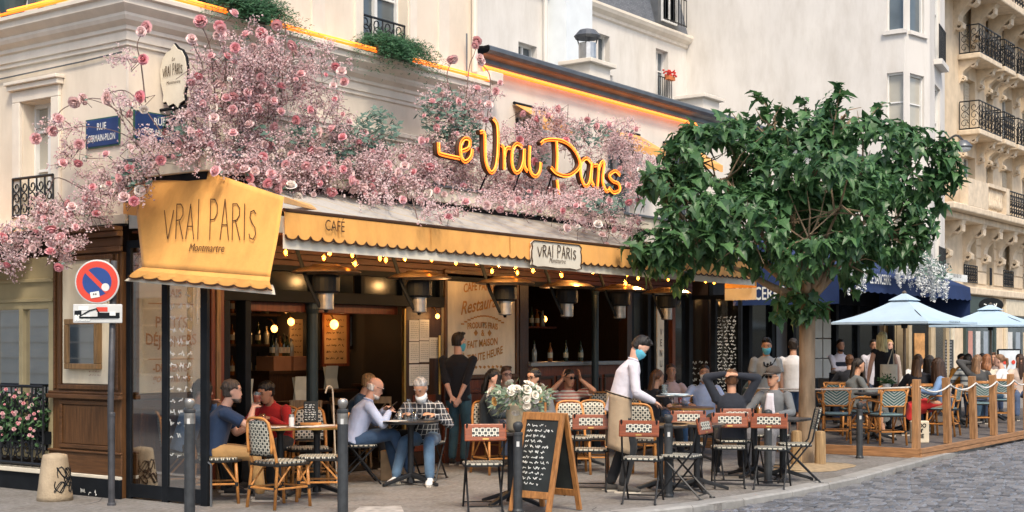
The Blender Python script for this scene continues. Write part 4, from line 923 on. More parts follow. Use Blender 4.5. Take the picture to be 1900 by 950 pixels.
neon_line('orange neon tube along the cornice above the corner awning', [(-.2, -.25, 5.325), (3, -.25, 5.325), (6.02, -.25, 5.325), (6.06, -.2, 5.36), (6.1, -.1, 5.5)], (0, .02))
neon_line('orange neon tube under the dark gutter of the low wing', [(6.12, -.1, 5.53), (9, -.1, 5.53), (12.4, -.1, 5.53)], (0, .02))
# street name plates
m_blue = M('enamel_blue', (.025, .055, .17), .3, 0, .15, 4, dirt=.2); m_enw = M('enamel_white', (.7, .72, .7), .4)
for lb, mp, u0, u1, z0, z1, ux, l1, l2, sg in (('blue enamel street plate on the side street wall', mapX(0), .12, .66, 0, 0, (0, -1, 0), 'RUE', 'GERMAIN-PILON', 1), ('blue enamel street plate on the cafe side of the corner', mapY(0), .08, .72, 0, 0, (1, 0, 0), 'RUE', 'DES ABBESSES', 0)):
    z0 = (onX(187, 272, 0) if sg else onY(285, 262, 0)).z; z1 = z0 + .29; t = thing('street_name_plate', lb, 'street sign')
    mbox(MB(), mp, u0, u1, z0, z1, -.03, -.005).obj('plate', m_blue, t, bevel=.006); mbox(MB(), mp, u0 - .012, u1 + .012, z0 - .012, z1 + .012, -.024, -.004).obj('rim', M('enamel_green', (.03, .10, .07), .3), t)
    c = mp((u0 + u1) / 2, z1 - .115, -.031); text(l1, .105, m_enw, t, c, ux, (0, 0, 1), .85, bold=.002); text(l2, .1, m_enw, t, mp((u0 + u1) / 2, z0 + .055, -.031), ux, (0, 0, 1), .62, bold=.002)
# projecting board sign on a bracket
hs = thing('hanging_board_sign', 'ivory shield shaped board sign projecting from the corner', 'sign')
bx = .42; fn = lambda a, b: onX(297 + a * 50, 82 + b * 118, bx)
shp = [(.5, .0), (.62, .07), (.78, .1), (.9, .2), (.97, .4), (.95, .6), (.85, .78), (.88, .88), (.72, .93), (.66, 1.0), (.5, .93), (.3, .97), (.22, .9), (.1, .92), (.12, .8), (.02, .6), (.0, .42), (.1, .22), (.25, .12), (.38, .1)]
q = MB(); q.prism([fn(*p) for p in shp], (.05, 0, 0)); q.obj('board', m_ivory, hs)
q = MB(); q.tube([fn(*p) + Vector((.03, 0, 0)) for p in shp], .02, 5, closed=True); q.obj('edging', m_black, hs)
q = MB(); a0, a1, a2 = fn(.12, .52), fn(.85, .46), fn(.12, .30); ribbon_text(q, 'VRAI PARIS', (a1 - a0).length, .12, .008, a0 + Vector((-.004, 0, 0)), (0, -1, .03), (0, 0, 1), HH); q.obj('lettering', m_ink, hs)
text('Montmartre', .05, m_ink, hs, fn(.5, .62) + Vector((-.003, 0, 0)), (0, -1, 0), (0, 0, 1), .9, .3); text('Le', .06, m_ink, hs, fn(.5, .26) + Vector((-.003, 0, 0)), (0, -1, 0), (0, 0, 1), .9, .3)
q = MB(); pb = fn(.5, 1.0); q.tube([(bx + .02, 0, pb.z), (bx + .02, pb.y - .25, pb.z)], .018, 6); q.tube([(bx + .02, 0, pb.z - .25), (bx + .02, pb.y, pb.z)], .014, 6); q.obj('bracket', m_black, hs)
# no parking sign on its pole
m_sred = M('sign_red', (.62, .06, .035), .4, 0, .06); m_sblue = M('sign_blue', (.02, .06, .24), .4, 0, .06); m_swh = M('sign_grey', (.55, .56, .55), .4, 0, .1)
base = P(207, 13.85); th = R(-52); sg = thing('no_parking_sign', 'round red and blue no parking sign with stickers on leaning grey pole', 'road sign', base, th)
MB().tube([(0, 0, 0), (-.01, 0, 1.0), (0.025, 0, 2.47)], .032, 12).obj('pole', M('grey_pole', (.06, .062, .07), .5, .2, .3, 10), sg, smooth=True); MB().lathe([(.045, 0), (.045, .02), (.034, .03), (.034, .9), (.038, .9), (.038, .93), (.034, .94)], 12).obj('pole_sleeve', MATS['grey_pole'], sg)
cz = 1.62 + (640 - 523) / FPX * 13.8; Xf = Matrix.Translation((-.125, -.06, cz)) @ Matrix.Rotation(R(90), 4, 'X')
MB().lathe([(.218, 0), (.222, .004), (.222, .012), (.215, .016)], 40, X=Xf).obj('disc', m_swh, sg); MB().lathe([(.207, .0165), (.207, .018)], 40, X=Xf).obj('red_ring', m_sred, sg); MB().lathe([(.145, .0185), (.145, .020)], 40, X=Xf).obj('blue_field', m_sblue, sg)
Xb = Xf @ Matrix.Rotation(R(-45), 4, 'Z'); MB().box(-.15, .15, -.022, .022, .0205, .022, Xb).obj('red_bar', m_sred, sg)
MB().box(-.045, .045, -.03, .03, .0225, .0235, Xf @ Matrix.Translation((-.02, -.13, 0)) @ Matrix.Rotation(R(10), 4, 'Z')).obj('sticker', m_enw, sg); MB().lathe([(.04, .0225), (.04, .0235)], 16, (.085, -.055, 0), X=Xf).obj('sticker', m_enw, sg)
text('••', .06, m_ink, sg, (-.145, -.085, cz - .145), (1, 0, 0), (0, 0, 1), 1)
pz = 1.62 + (640 - 582) / FPX * 13.8; q = MB(); ol = [(-.25 + .03 * math.cos(a) - (0.0 if True else 0), pz - .065 + .03 * math.sin(a)) for a in ()]
q.box(-.365, .125, -.075, -.06, pz - .095, pz + .095); q.obj('lower_plate', m_swh, sg, bevel=.025); pl = bpy.data.objects[-1] if False else None
text('RICKS', .075, m_enw, sg, (-.27, -.078, pz - .07), (1, 0, 0), (0, 0, 1), .75, bold=.006); 
q = MB(); q.box(-.35, -.28, -.0775, -.0755, pz - .02, pz + .03); q.tube([(-.3, -.078, pz - .03), (-.2, -.078, pz + .03), (-.13, -.078, pz + .05), (-.10, -.078, pz)], .008, 4); q.box(-.12, .1, -.0775, -.0755, pz - .045, pz + .01); q.tube([(-.3, -.0775, pz - .04), (.09, -.0775, pz - .035)], .012, 4); q.obj('tow_truck_mark', m_black, sg)
MB().box(-.13, -.02, -.0785, -.0778, pz + .02, pz + .065).obj('sticker', m_sred, sg); MB().box(-.31, -.21, -.0785, -.0778, pz + .035, pz + .075).obj('sticker', m_enw, sg)
MB().box(0, .06, -.0785, -.0778, pz - .02, pz + .02).obj('sticker', m_enw, sg)
# ================================================================ furniture prototypes
m_rat = M('rattan', (.46, .20, .055), .4, 0, .25, 14, rand=.1); m_wrap = M('black_binding', (.012, .012, .012), .5)
m_weave = pattern('woven_black_ivory', 'weave', (.66, .64, .53), (.03, .035, .035), 17, .5)
m_chev = pattern('woven_green_chevron', 'chevron', (.035, .12, .125), (.50, .54, .50), 7, .5)
m_mah = wood('chair_mahogany', (.22, .055, .018), .3, 0); m_oak = wood('pale_bentwood', (.30, .20, .11), .45, 2)
m_ttop = wood('table_wood', (.20, .10, .045), .3, 0); m_tdark = M('table_dark', (.03, .028, .028), .3, 0, .3, 8)
def bm_round(mb, c, w, d, z0, z1, n=4):
    pts = []
    for cx_, cy_, a0 in ((w / 2, d / 2, 0), (-w / 2, d / 2, 90), (-w / 2, -d / 2, 180), (w / 2, -d / 2, 270)):
        r = min(w, d) * .22
        for k in range(n + 1): a = R(a0 + 90 * k / n); pts.append((c[0] + cx_ - math.copysign(r, cx_) + r * math.cos(a), c[1] + cy_ - math.copysign(r, cy_) + r * math.sin(a), z0))
    mb.prism(pts, (0, 0, z1 - z0))
def make_rattan(label, chev=False):            # sits facing +y
    t = thing('rattan_armchair' if chev else 'bistro_chair', label, 'chair'); wm = m_chev if chev else m_weave
    q = MB(); bm_round(q, (0, .0), .42, .42, .44, .465); o = q.obj('seat', M('seat_green', (.16, .26, .27), .5, 0, .2, 40) if chev else wm, t, bevel=.008)
    if not chev: uv_planar(o, (1, 0, 0), (0, 1, 0))
    q = MB(); q.tube(catmull([(-.2, -.2, .435), (.2, -.2, .435), (.2, .2, .435), (-.2, .2, .435)], 4, True), .014, 6, closed=True); q.obj('seat_rim', m_wrap, t)
    for sx in (-1, 1):
        q = MB(); q.tube([(sx * .20, .22, 0), (sx * .185, .19, .44)], .017, 7); q.obj('leg', m_rat, t, smooth=True)
        q = MB(); q.tube([(sx * .21, -.25, 0), (sx * .19, -.2, .44), (sx * .185, -.26, .7)] + ([(sx * .15, -.285, .86)] if not chev else [(sx * .22, -.28, .84)]), .017, 7); q.obj('leg', m_rat, t, smooth=True)
        q = MB(); q.tube([(sx * .195, .2, .2), (sx * .195, -.225, .2)], .011, 6); q.obj('stretcher', m_rat, t)
        q = MB(); q.tube([(sx * .19, -.22, .21), (sx * .19, -.02, .43)], .010, 6); q.tube([(sx * .19, .2, .21), (sx * .19, .05, .43)], .010, 6); q.obj('brace', m_rat, t, kind='stuff')
        q = MB()
        for yy, zz in ((.2, .2), (-.225, .2), (-.2, .44)): q.lathe([(.021, zz - .02), (.021, zz + .02)], 8, (sx * .196, yy, 0))
        q.obj('binding', m_wrap, t, kind='stuff')
        if chev:
            q = MB(); q.tube(catmull([(sx * .2, -.26, .64), (sx * .26, -.05, .66), (sx * .25, .14, .64), (sx * .19, .2, .46)], 5), .013, 6); q.obj('armrest', m_rat, t, smooth=True)
    q = MB(); q.tube([(-.195, .2, .2), (.195, .2, .2)], .011, 6); q.obj('stretcher', m_rat, t); q = MB(); q.tube([(-.2, -.225, .2), (.2, -.225, .2)], .011, 6); q.obj('stretcher', m_rat, t)
    bw = .16 if not chev else .2; z0, z1 = (.53, .86) if not chev else (.58, .82)
    yb = lambda x, z: -.235 - (z - .5) * .12 + .05 * (1 - (x / bw) ** 2) * -.4
    if chev:
        ol = [(-1, .3), (-1, .7), (-.75, 1), (.75, 1), (1, .7), (1, .3), (.75, 0), (-.75, 0)]
        pts = [Vector((a * bw, yb(a * bw, z0 + b * (z1 - z0)), z0 + b * (z1 - z0))) for a, b in ol]
        q = MB(); q.prism([p + Vector((0, .006, 0)) for p in pts], (0, -.014, 0)); o = q.obj('backrest', wm, t); me = o.data; uv = me.uv_layers.new(name='uv')
        for lp in me.loops: c = me.vertices[lp.vertex_index].co; uv.data[lp.index].uv = ((c.x + bw) / (2 * bw), (c.z - z0) / .3)
        q = MB(); q.tube(pts, .015, 6, closed=True); q.obj('back_frame', m_rat, t, smooth=True); q = MB(); q.tube([(-.22, -.28, .84), (.22, -.28, .84)], .016, 7); q.obj('top_rail', m_rat, t, smooth=True)
    else:
        q = MB(); q.grid(lambda u, v: Vector(((u * 2 - 1) * bw * (1 - .12 * max(0, v - .6)), yb((u * 2 - 1) * bw, z0 + v * (z1 - z0)), z0 + v * (z1 - z0) + .02 * (1 - (u * 2 - 1) ** 2) * v)), 6, 6)
        o = q.obj('backrest', wm, t, smooth=True, thick=.014); uv_planar(o, (1, 0, 0), (0, 0, 1))
        q = MB(); q.tube(catmull([(-.175, -.26, .55), (-.172, -.28, .8), (-.12, -.3, .885), (0, -.31, .9), (.12, -.3, .885), (.172, -.28, .8), (.175, -.26, .55)], 5), .014, 7); q.obj('back_frame', m_rat, t, smooth=True)
        q = MB(); q.tube([(-.16, -.245, .53), (.16, -.245, .53)], .013, 6); q.obj('back_rail', m_wrap, t)
    return t
def make_folding(label, woven_back=False):     # faces +y
    t = thing('folding_chair', label, 'chair'); q = MB(); bm_round(q, (0, .02), .40, .36, .445, .462, 3); o = q.obj('seat', m_weave, t, bevel=.004); uv_planar(o, (1, 0, 0), (0, 1, 0))
    q = MB(); bm_round(q, (0, .02), .41, .37, .43, .444, 3); q.obj('seat_rim', m_iron, t)
    for sx in (-1, 1):
        q = MB(); q.tube([(sx * .185, .24, 0), (sx * .185, -.16, .5), (sx * .18, -.24, .86)], .011, 5); q.obj('leg', m_iron, t); q = MB(); q.tube([(sx * .165, -.27, 0), (sx * .165, .17, .44)], .011, 5); q.obj('leg', m_iron, t)
        q = MB(); q.tube([(sx * .17, -.29, .005), (sx * .17, -.23, .005)], .012, 5); q.obj('foot', m_iron, t)
    q = MB(); q.tube([(-.165, -.22, .05), (.165, -.22, .05)], .008, 5); q.obj('stretcher', m_iron, t); q = MB(); q.tube([(-.185, .2, .05), (.185, .2, .05)], .008, 5); q.obj('stretcher', m_iron, t)
    if woven_back:
        q = MB(); q.grid(lambda u, v: Vector(((u * 2 - 1) * .18, -.2 - .06 * v - .02 * (1 - (2 * u - 1) ** 2), .62 + .26 * v)), 6, 5); o = q.obj('backrest', m_weave, t, thick=.016); uv_planar(o, (1, 0, 0), (0, 0, 1))
    else:
        q = MB(); X = Matrix.Translation((0, -.235, .77)) @ Matrix.Rotation(R(-12), 4, 'X'); q.box(-.205, .205, -.011, .011, -.085, .085, X); q.obj('back_board', m_mah, t, bevel=.01)
        q = MB(); q.box(-.13, .13, -.014, .014, -.04, .045, X); o = q.obj('woven_inset', m_weave, t); uv_planar(o, (1, 0, 0), (0, 0, 1)); q = MB(); q.box(-.03, .03, -.0135, .0135, -.072, -.058, X); q.obj('name_tag', m_brass, t)
    return t
def make_bentwood(label):
    t = thing('bentwood_chair', label, 'chair'); q = MB(); bm_round(q, (0, 0), .40, .38, .44, .465); q.obj('seat', m_oak, t, bevel=.006)
    for sx in (-1, 1):
        q = MB(); q.tube([(sx * .18, .18, 0), (sx * .17, .16, .44)], .016, 6); q.obj('leg', m_oak, t); q = MB(); q.tube([(sx * .19, -.22, 0), (sx * .17, -.18, .45), (sx * .185, -.24, .92)], .016, 6); q.obj('leg', m_oak, t)
    for sx in (-1, 1): q = MB(); q.tube(catmull([(sx * .16, -.19, .5), (sx * .05, -.22, .66), (-sx * .12, -.24, .84)], 4), .010, 5); q.obj('cross_splat', m_oak, t)
    q = MB(); q.grid(lambda u, v: Vector(((u * 2 - 1) * .2, -.235 - .03 * (1 - (2 * u - 1) ** 2), .84 + .09 * v)), 6, 2); q.obj('top_rail', m_oak, t, thick=.02)
    q = MB(); q.tube([(-.17, .16, .22), (.17, .16, .22)], .009, 5); q.obj('stretcher', m_oak, t); return t
def make_table(label, top=None, r=.32, square=False):
    t = thing('bistro_table', label, 'table'); top = top or m_tdark
    if square: q = MB(); bm_round(q, (0, 0), .6, .6, .715, .745, 3); q.obj('top', top, t, bevel=.006)
    else: MB().lathe([(r - .01, .715), (r, .722), (r, .74), (r - .008, .746)], 28).obj('top', top, t); MB().lathe([(r + .004, .718), (r + .004, .738)], 28, cap=False).obj('edge_band', m_brass if top is m_ttop else m_iron, t)
    MB().lathe([(.05, .03), (.042, .08), (.036, .12), (.036, .66), (.06, .7), (.10, .715)], 14).obj('column', m_iron, t, smooth=False)
    for k in range(3 if not square else 4):
        X = Matrix.Rotation(k * 2 * math.pi / (3 if not square else 4) + .4, 4, 'Z'); q = MB(); q.add([X @ Vector(p) for p in ((0, -.035, .1), (0, .035, .1), (.36, .022, .0), (.36, -.022, .0), (0, -.035, .15), (0, .035, .15), (.36, .022, .035), (.36, -.022, .035))], [(0, 1, 2, 3), (4, 7, 6, 5), (0, 4, 5, 1), (1, 5, 6, 2), (2, 6, 7, 3), (3, 7, 4, 0)]); q.obj('foot', m_iron, t, bevel=.006)
    return t
FWA = HEAD      # world angle of 'away from the camera'
def face(deg): return FWA - R(90) - R(deg)      # prototypes face +y; 0 = away from camera, + = turned to the right
protos = {}
def put(kind, px, Y, deg, label, group, z=0):
    mk = {'rattan': lambda l: make_rattan(l), 'green': lambda l: make_rattan(l, True), 'fold': make_folding, 'foldw': lambda l: make_folding(l, True), 'bent': make_bentwood}[kind]
    p = P(px, Y, z)
    if kind not in protos: protos[kind] = mk(label); t = protos[kind]; t.location = p; t.rotation_euler.z = face(deg); tag(t, None, None, group)
    else: t = dup(protos[kind], p, face(deg), label, group)
    return t
GR, GF, GC, GB2 = 'rattan bistro chairs on the terrace', 'folding terrace chairs', 'green rattan chairs on the deck', 'bentwood chairs inside'
put('rattan', 345, 14.75, 70, 'woven bistro chair behind the glass screen under denim shirted person', GR)
put('rattan', 402, 14.15, 78, 'woven bistro chair under the man in navy tee', GR)
put('rattan', 520, 13.75, 40, 'empty woven bistro chair with its back to the street at the wood table', GR)
put('rattan', 592, 14.35, -95, 'empty woven bistro chair facing the beer drinker across the wood tables', GR)
put('rattan', 512, 15.75, 190, 'woven bistro chair under the red shirted man', GR)
put('rattan', 575, 15.55, 170, 'empty woven bistro chair beside the red shirted man', GR)
put('rattan', 932, 19.7, 10, 'woven bistro chair behind the standing man in black', GR)
put('rattan', 918, 17.3, 150, 'woven bistro chair under the dark bobbed woman', GR)
put('rattan', 990, 17.6, 200, 'woven bistro chair under the dark haired man in glasses', GR)
put('rattan', 1062, 17.3, 175, 'empty woven bistro chair before the striped shirt man', GR); put('rattan', 1098, 17.5, 185, 'empty woven bistro chair between the striped shirt man and the waiter', GR)
put('rattan', 1052, 19.4, 180, 'woven bistro chair under the striped shirt man', GR); put('rattan', 1118, 20.6, 180, 'empty woven bistro chair close to the bar front', GR)
put('rattan', 1205, 19.6, 60, 'woven bistro chair under the long haired woman in black', GR); put('rattan', 1246, 21.7, 180, 'woven bistro chair under the woman in pale pink', GR)
put('rattan', 1195, 17.0, 20, 'empty woven bistro chair between the waiter and the bar', GR); put('rattan', 1308, 20.6, 180, 'woven bistro chair under the man in white mask', GR)
put('fold', 897, 13.55, -6, 'folding chair with mahogany back beside the flower vase table', GF)
put('fold', 1000, 14.6, 30, 'folding chair half hidden by the sandwich board', GF); put('fold', 1097, 15.35, 4, 'folding chair behind the waiter', GF)
put('fold', 1192, 14.15, 14, 'folding chair in front of the waiter', GF); put('fold', 1268, 14.5, -62, 'folding chair turned sideways by the slim bollard', GF)
put('fold', 1274, 16.2, 2, 'folding chair pushed up behind the sideways one', GF); put('fold', 1352, 15.7, 6, 'folding chair behind the suited man', GF)
put('fold', 1362, 16.75, 0, 'folding chair under the suited man with raised arms', GF); put('fold', 1432, 15.55, 18, 'folding chair by the bollard near the tree', GF)
put('fold', 1434, 17.75, 200, 'folding chair under the man in cap', GF); put('foldw', 1478, 16.2, -85, 'folding chair with fully woven back beside the tree', GF)
put('fold', 665, 16.05, 75, 'folding chair under the bald man', GF); put('fold', 792, 16.5, 195, 'folding chair under the grey haired man in plaid', GF)
put('bent', 715, 18.6, 20, 'bentwood cross back chair inside the doorway', GB2); put('bent', 565, 16.9, 175, 'bentwood chair with pale top rail inside', GB2); put('bent', 655, 18.0, 60, 'bentwood chair under the person in blue inside', GB2)
def table(px, Y, label, top=None, **k): t = make_table(label, top, **k); t.location = P(px, Y); t.rotation_euler.z = rnd.uniform(0, 3); return t
table(520, 14.75, 'round wood topped table of the beer drinkers', m_ttop); table(588, 14.85, 'round wood topped table with small chalkboard', m_ttop)
table(762, 15.85, 'round dark table between the two grey men', m_tdark); table(948, 13.95, 'dark table carrying the flower vase', m_tdark, square=True)
table(1010, 16.6, 'dark table before the dark haired man in glasses'); table(1225, 15.15, "dark table under the waiter's serving tray", m_tdark, square=True); table(1293, 15.3, 'dark table beside the sideways folding chair', m_tdark, square=True)
table(1400, 16.9, 'dark table between suited man and man in cap', m_tdark, square=True); table(1452, 16.45, 'dark table close to the tree trunk', m_tdark, square=True)
table(1222, 20.6, 'round dark table of the two women by the bar', m_ttop); table(1282, 19.3, 'round table before the man in white mask', m_ttop); table(1072, 18.4, 'round dark table before the striped shirt man')
# ================================================================ street furniture
m_bol = M('bollard_grey', (.045, .05, .055), .5, .2, .25, 12, dirt=.2)
def bollard(px, Y, h, label, silver=False):
    t = thing('bollard', label, 'bollard', P(px, Y), 0, 'bollards along the kerb'); r = .05 if silver else .045
    MB().lathe([(r + .012, 0), (r + .012, .02), (r, .04), (r, h - .14), (r + .004, h - .13), (r + .004, h - .11), (r - .008, h - .10)], 16).obj('post', m_bol, t, smooth=False)
    MB().lathe([(.022, h - .11), (.03, h - .095), (.046, h - .06), (.05, h - .035), (.043, h - .012), (.02, h)], 16).obj('ball', M('worn_steel', (.32, .31, .29), .4, .7, .3, 14) if silver else m_bol, t, smooth=True)
    if silver: MB().lathe([(r + .002, h - .24), (r + .002, h - .14)], 16, cap=False).obj('steel_collar', MATS['worn_steel'], t)
    X = Matrix.Rotation(R(-54), 4, 'Z'); MB().box(-.014, .014, -r - .002, -r, h - .24, h - .19, X).obj('sticker', m_swh, t)
bollard(352, 12.9, 1.12, 'tall grey bollard with worn steel top before the glass screen', True); bollard(636, 12.85, 1.12, 'tall grey bollard with worn steel top before the wood tables', True)
bollard(961, 13.25, .88, 'dark ball topped bollard beside the sandwich board'); bollard(1240, 14.6, .885, 'dark ball topped bollard beside the sideways folding chair'); bollard(1425, 16.05, .865, 'dark ball topped bollard before the man in cap'); bollard(1595, 19.6, .8, 'dark plain bollard between tree and wooden deck')
gs = thing('stone_guard_post', 'tapered pale stone guard post with graffiti', 'stone post', G(102, 928)); q = MB(); q.lathe([(.185, 0), (.18, .05), (.15, .3), (.13, .44), (.12, .475), (.05, .49), (.01, .49)], 22); o = q.obj('stone', M('weathered_stone', (.40, .32, .22), .9, 0, .18, 6, .3, 40, dirt=.4), gs, smooth=True)
q = MB(); r_ = random.Random(2)
for k, (an, z, s_) in enumerate(((-100, .30, .06), (-60, .28, .07), (-75, .2, .05), (-58, .14, .05), (-110, .15, .06))):
    pts = [];
    for j in range(10): a = R(an + s_ * 320 * math.sin(j * 1.3 + k)); zz = z + s_ * math.cos(j * 1.7); rr = .19 - zz * .125; pts.append((rr * math.cos(a), rr * math.sin(a), zz))
    q.tube(catmull(pts, 3), .0055, 4)
q.obj('graffiti', m_black, gs, kind='stuff')
q = MB(); squiggle(q, onX(150, 912, -.128), (0, -1, 0), (0, 0, 1), .28, .06, .008, r_); q.obj('graffiti', m_chalk, cf)
# sandwich board
sbd = thing('sandwich_board', 'wood framed chalkboard sandwich board with handwritten menu on the pavement', 'sandwich board', P(1012, 13.35), face(38))
m_bwood = wood('board_wood', (.36, .16, .05), .45, 2)
for sg, nm in ((-1, 'front_panel'), (1, 'rear_panel')):
    X = Matrix.Translation((0, sg * .02, .96)) @ Matrix.Rotation(R(sg * 14), 4, 'X'); q = MB()
    for a in ((-.25, -.195, -.98, 0), (.195, .25, -.98, 0), (-.195, .195, -.075, 0), (-.195, .195, -.84, -.77)): q.box(a[0], a[1], -.016, .016, a[2], a[3], X)
    f = q.obj(nm, m_bwood, sbd, bevel=.005); MB().box(-.195, .195, -.005, .005, -.77, -.075, X).obj('slate', m_slateboard, f)
    q = MB(); r_ = random.Random(4)
    for k in range(12): squiggle(q, X @ Vector((-.17, -.007, -.13 - k * .052)), (1, 0, 0), X.to_3x3() @ Vector((0, 0, 1)), .2 + .12 * r_.random(), .026, .006, r_)
    if sg < 0: q.obj('chalk_writing', m_chalk, f, kind='stuff')
MB().tube([(0, 0, .97), (0, 0, 1.06)], .012, 6).obj('handle', m_bwood, sbd)
tb = thing('table_chalkboard', 'small wooden tabletop chalkboard standing on the wood table', 'chalkboard', P(577, 14.9, .748), face(0)); MB().box(-.08, .08, -.012, .012, .02, .26).obj('slate', m_slateboard, tb, bevel=.03); MB().box(-.11, .11, -.05, .05, 0, .03).obj('stand', m_rat, tb, bevel=.005)
q = MB(); [squiggle(q, (-.065, -.0135, .22 - k * .026), (1, 0, 0), (0, 0, 1), .12, .014, .004, r_) for k in range(7)]; q.obj('chalk_writing', m_chalk, tb, kind='stuff')
# vase with dried flower bouquet
vs_ = thing('flower_vase', 'stoneware vase of white flowers and grey green foliage on the terrace table', 'vase', P(963, 13.85, .746)); MB().lathe([(.10, 0), (.125, .03), (.13, .2), (.115, .26), (.10, .28), (.09, .27)], 20).obj('pot', M('stoneware', (.58, .48, .32), .5, 0, .12, 5), vs_, smooth=True)
m_wf = M('white_petals', (.78, .72, .62), .7, 0, .15, 8); m_gg = M('grey_green_leaf', (.16, .22, .14), .6, 0, .3, 10); m_yf = M('ochre_petals', (.65, .38, .12), .7, 0, .2, 8)
q = MB(); r_ = random.Random(21)
for k in range(420):
    d = Vector((r_.gauss(0, 1), r_.gauss(0, 1), r_.gauss(.35, .7))).normalized(); c = Vector((0, 0, .32)) + Vector((d.x * .34, d.y * .3, d.z * .18)) * r_.uniform(.4, 1)
    if c.z < .15 and Vector((c.x, c.y)).length < .13: continue
    e = (d + Vector((r_.uniform(-.5, .5), r_.uniform(-.5, .5), r_.uniform(-.9, .3)))).normalized(); s_ = e.orthogonal().normalized(); ln = r_.uniform(.05, .12); w = ln * .16
    q.add([c, c + e * ln * .5 + s_ * w, c + e * ln, c + e * ln * .5 - s_ * w], [(0, 1, 2, 3)])
q.obj('foliage', m_gg, vs_, kind='stuff')
def petal_flower(rings, mat, name, bud=0):
    q = MB()
    if bud: q.ico((0, 0, bud), .3, 1, (1, 1, 1.1))
    for n, rad, ht, tilt, off in rings:
        for k in range(n):
            a = k * 2 * math.pi / n + off; X = Matrix.Rotation(a, 4, 'Z') @ Matrix.Rotation(-tilt, 4, 'Y'); w = rad * .62
            q.add([X @ Vector(v) for v in ((0, 0, 0), (rad * .55, -w, ht * .55), (rad, -w * .55, ht), (rad * 1.06, 0, ht * 1.05), (rad, w * .55, ht), (rad * .55, w, ht * .55), (rad * .6, 0, ht * .35))], [(0, 1, 6), (1, 2, 3, 6), (3, 4, 5, 6), (5, 0, 6)])
    return q.mesh(name, mat, True)
wfl = [petal_flower([(7, 1, .25, .1, 0), (6, .7, .4, .3, .4), (5, .4, .5, .6, .2)], m, 'white_flower') for m in (m_wf, m_wf, m_yf)]
for k in range(46):
    d = Vector((r_.gauss(-.1, 1), r_.gauss(-.3, 1), r_.gauss(.5, .6))).normalized(); c = Vector((0, 0, .33)) + Vector((d.x * .33, d.y * .3, d.z * .18)) * r_.uniform(.85, 1.05)
    inst('flower', wfl[k % 7 == 0 and 2 or 0], vs_, c, d.to_track_quat('Z', 'Y').to_euler(), r_.uniform(.025, .055))
# tableware
m_clear = glass('drinking_glass', (.93, .95, .95), .5, .08); m_beer = M('beer', (.35, .06, .02), .1, spec=.6); m_wht = M('white_china', (.75, .75, .73), .3)
def tumbler(px, Y, z, label, h=.11, r=.034, fill=None, name='drinking_glass'):
    t = thing(name, label, 'glass', P(px, Y, z)); q = MB(); q.lathe([(r * .8, 0), (r, h), (r * .93, h), (r * .75, .008)], 14, cap=False); q.lathe([(.001, .004), (r * .8, .004)], 14, cap=False); q.obj('bowl', m_clear, t, smooth=True)
    if fill: MB().lathe([(r * .74, .008), (r * .9, h * .72)], 14).obj('drink', fill, t, smooth=False)
    return t
ZT = .747
tumbler(487, 14.6, ZT, 'tall glass of dark beer on the wood table', .14, .034, m_beer); tumbler(742, 15.8, ZT, 'short tumbler before the bald man'); tumbler(771, 15.75, ZT, 'short tumbler beside the carafe'); tumbler(1262, 20.4, ZT, 'glass of rose wine on the women\'s table', .13, .035, M('rose_wine', (.5, .1, .08), .1))
tumbler(1409, 16.85, ZT, 'beer glass before the man in cap', .14, .035, M('amber_beer', (.5, .2, .03), .1)); tumbler(1096, 18.3, ZT, 'tumbler before the striped shirt man'); tumbler(1247, 20.5, ZT, 'water glass on the women\'s table')
t = thing('carafe', 'clear glass water carafe on the dark round table', 'carafe', P(759, 15.78, ZT)); MB().lathe([(.045, 0), (.05, .02), (.05, .12), (.028, .17), (.02, .22), (.026, .25)], 16, cap=False).obj('vessel', m_clear, t, smooth=True)
t = thing('salt_shaker', 'glass salt shaker with steel cap on the wood table', 'shaker', P(541, 14.7, ZT)); MB().lathe([(.03, 0), (.03, .09), (.028, .1)], 12).obj('jar', m_wht, t); MB().lathe([(.031, .1), (.026, .13)], 12).obj('cap', m_steel, t)
for i, (px, Y, a, lb) in enumerate(((510, 14.55, .3, 'white menu sheets beside the beer drinker'), (566, 14.6, -.4, 'white menu sheets at the edge of the wood tables'), (600, 14.8, .2, 'white menu sheets before the tabletop chalkboard'), (735, 15.7, .2, 'folded paper before the bald man'), (985, 13.95, .5, 'white paper beside the vase'), (1400, 16.75, .3, 'pale plate on the table of the man in cap'))):
    t = thing('menu_sheets', lb, 'menu', P(px, Y, ZT), a); 
    for k in range(2): MB().box(-.13, .13, -.09, .09, .001 + k * .003, .003 + k * .003, Matrix.Rotation(.2 * k, 4, 'Z')).obj('sheet', m_wht, t)
t = thing('walking_cane', 'pale walking cane with crook leaning against the chair', 'cane', P(626, 15.4)); MB().tube(catmull([(0, 0, 0), (-.02, .02, .5), (-.03, .04, 1.05), (-.06, .04, 1.15), (-.12, .04, 1.15), (-.15, .04, 1.08)], 5), .0095, 7).obj('shaft', M('cane_ivory', (.62, .52, .38), .5), t, smooth=True)
t = thing('paper_bag', 'brown and red paper carrier bag under the round table', 'bag', P(728, 16.4), face(10)); MB().box(-.13, .13, -.07, .07, 0, .36).obj('bag_body', M('kraft_paper', (.45, .30, .17), .8, 0, .3, 5), t, bevel=.012); q = MB(); [q.tube(catmull([(-.06, s_, .36), (-.05, s_, .46), (.05, s_, .46), (.06, s_, .36)], 4), .005, 4) for s_ in (-.06, .06)]; q.obj('handles', m_ink, t, kind='stuff')
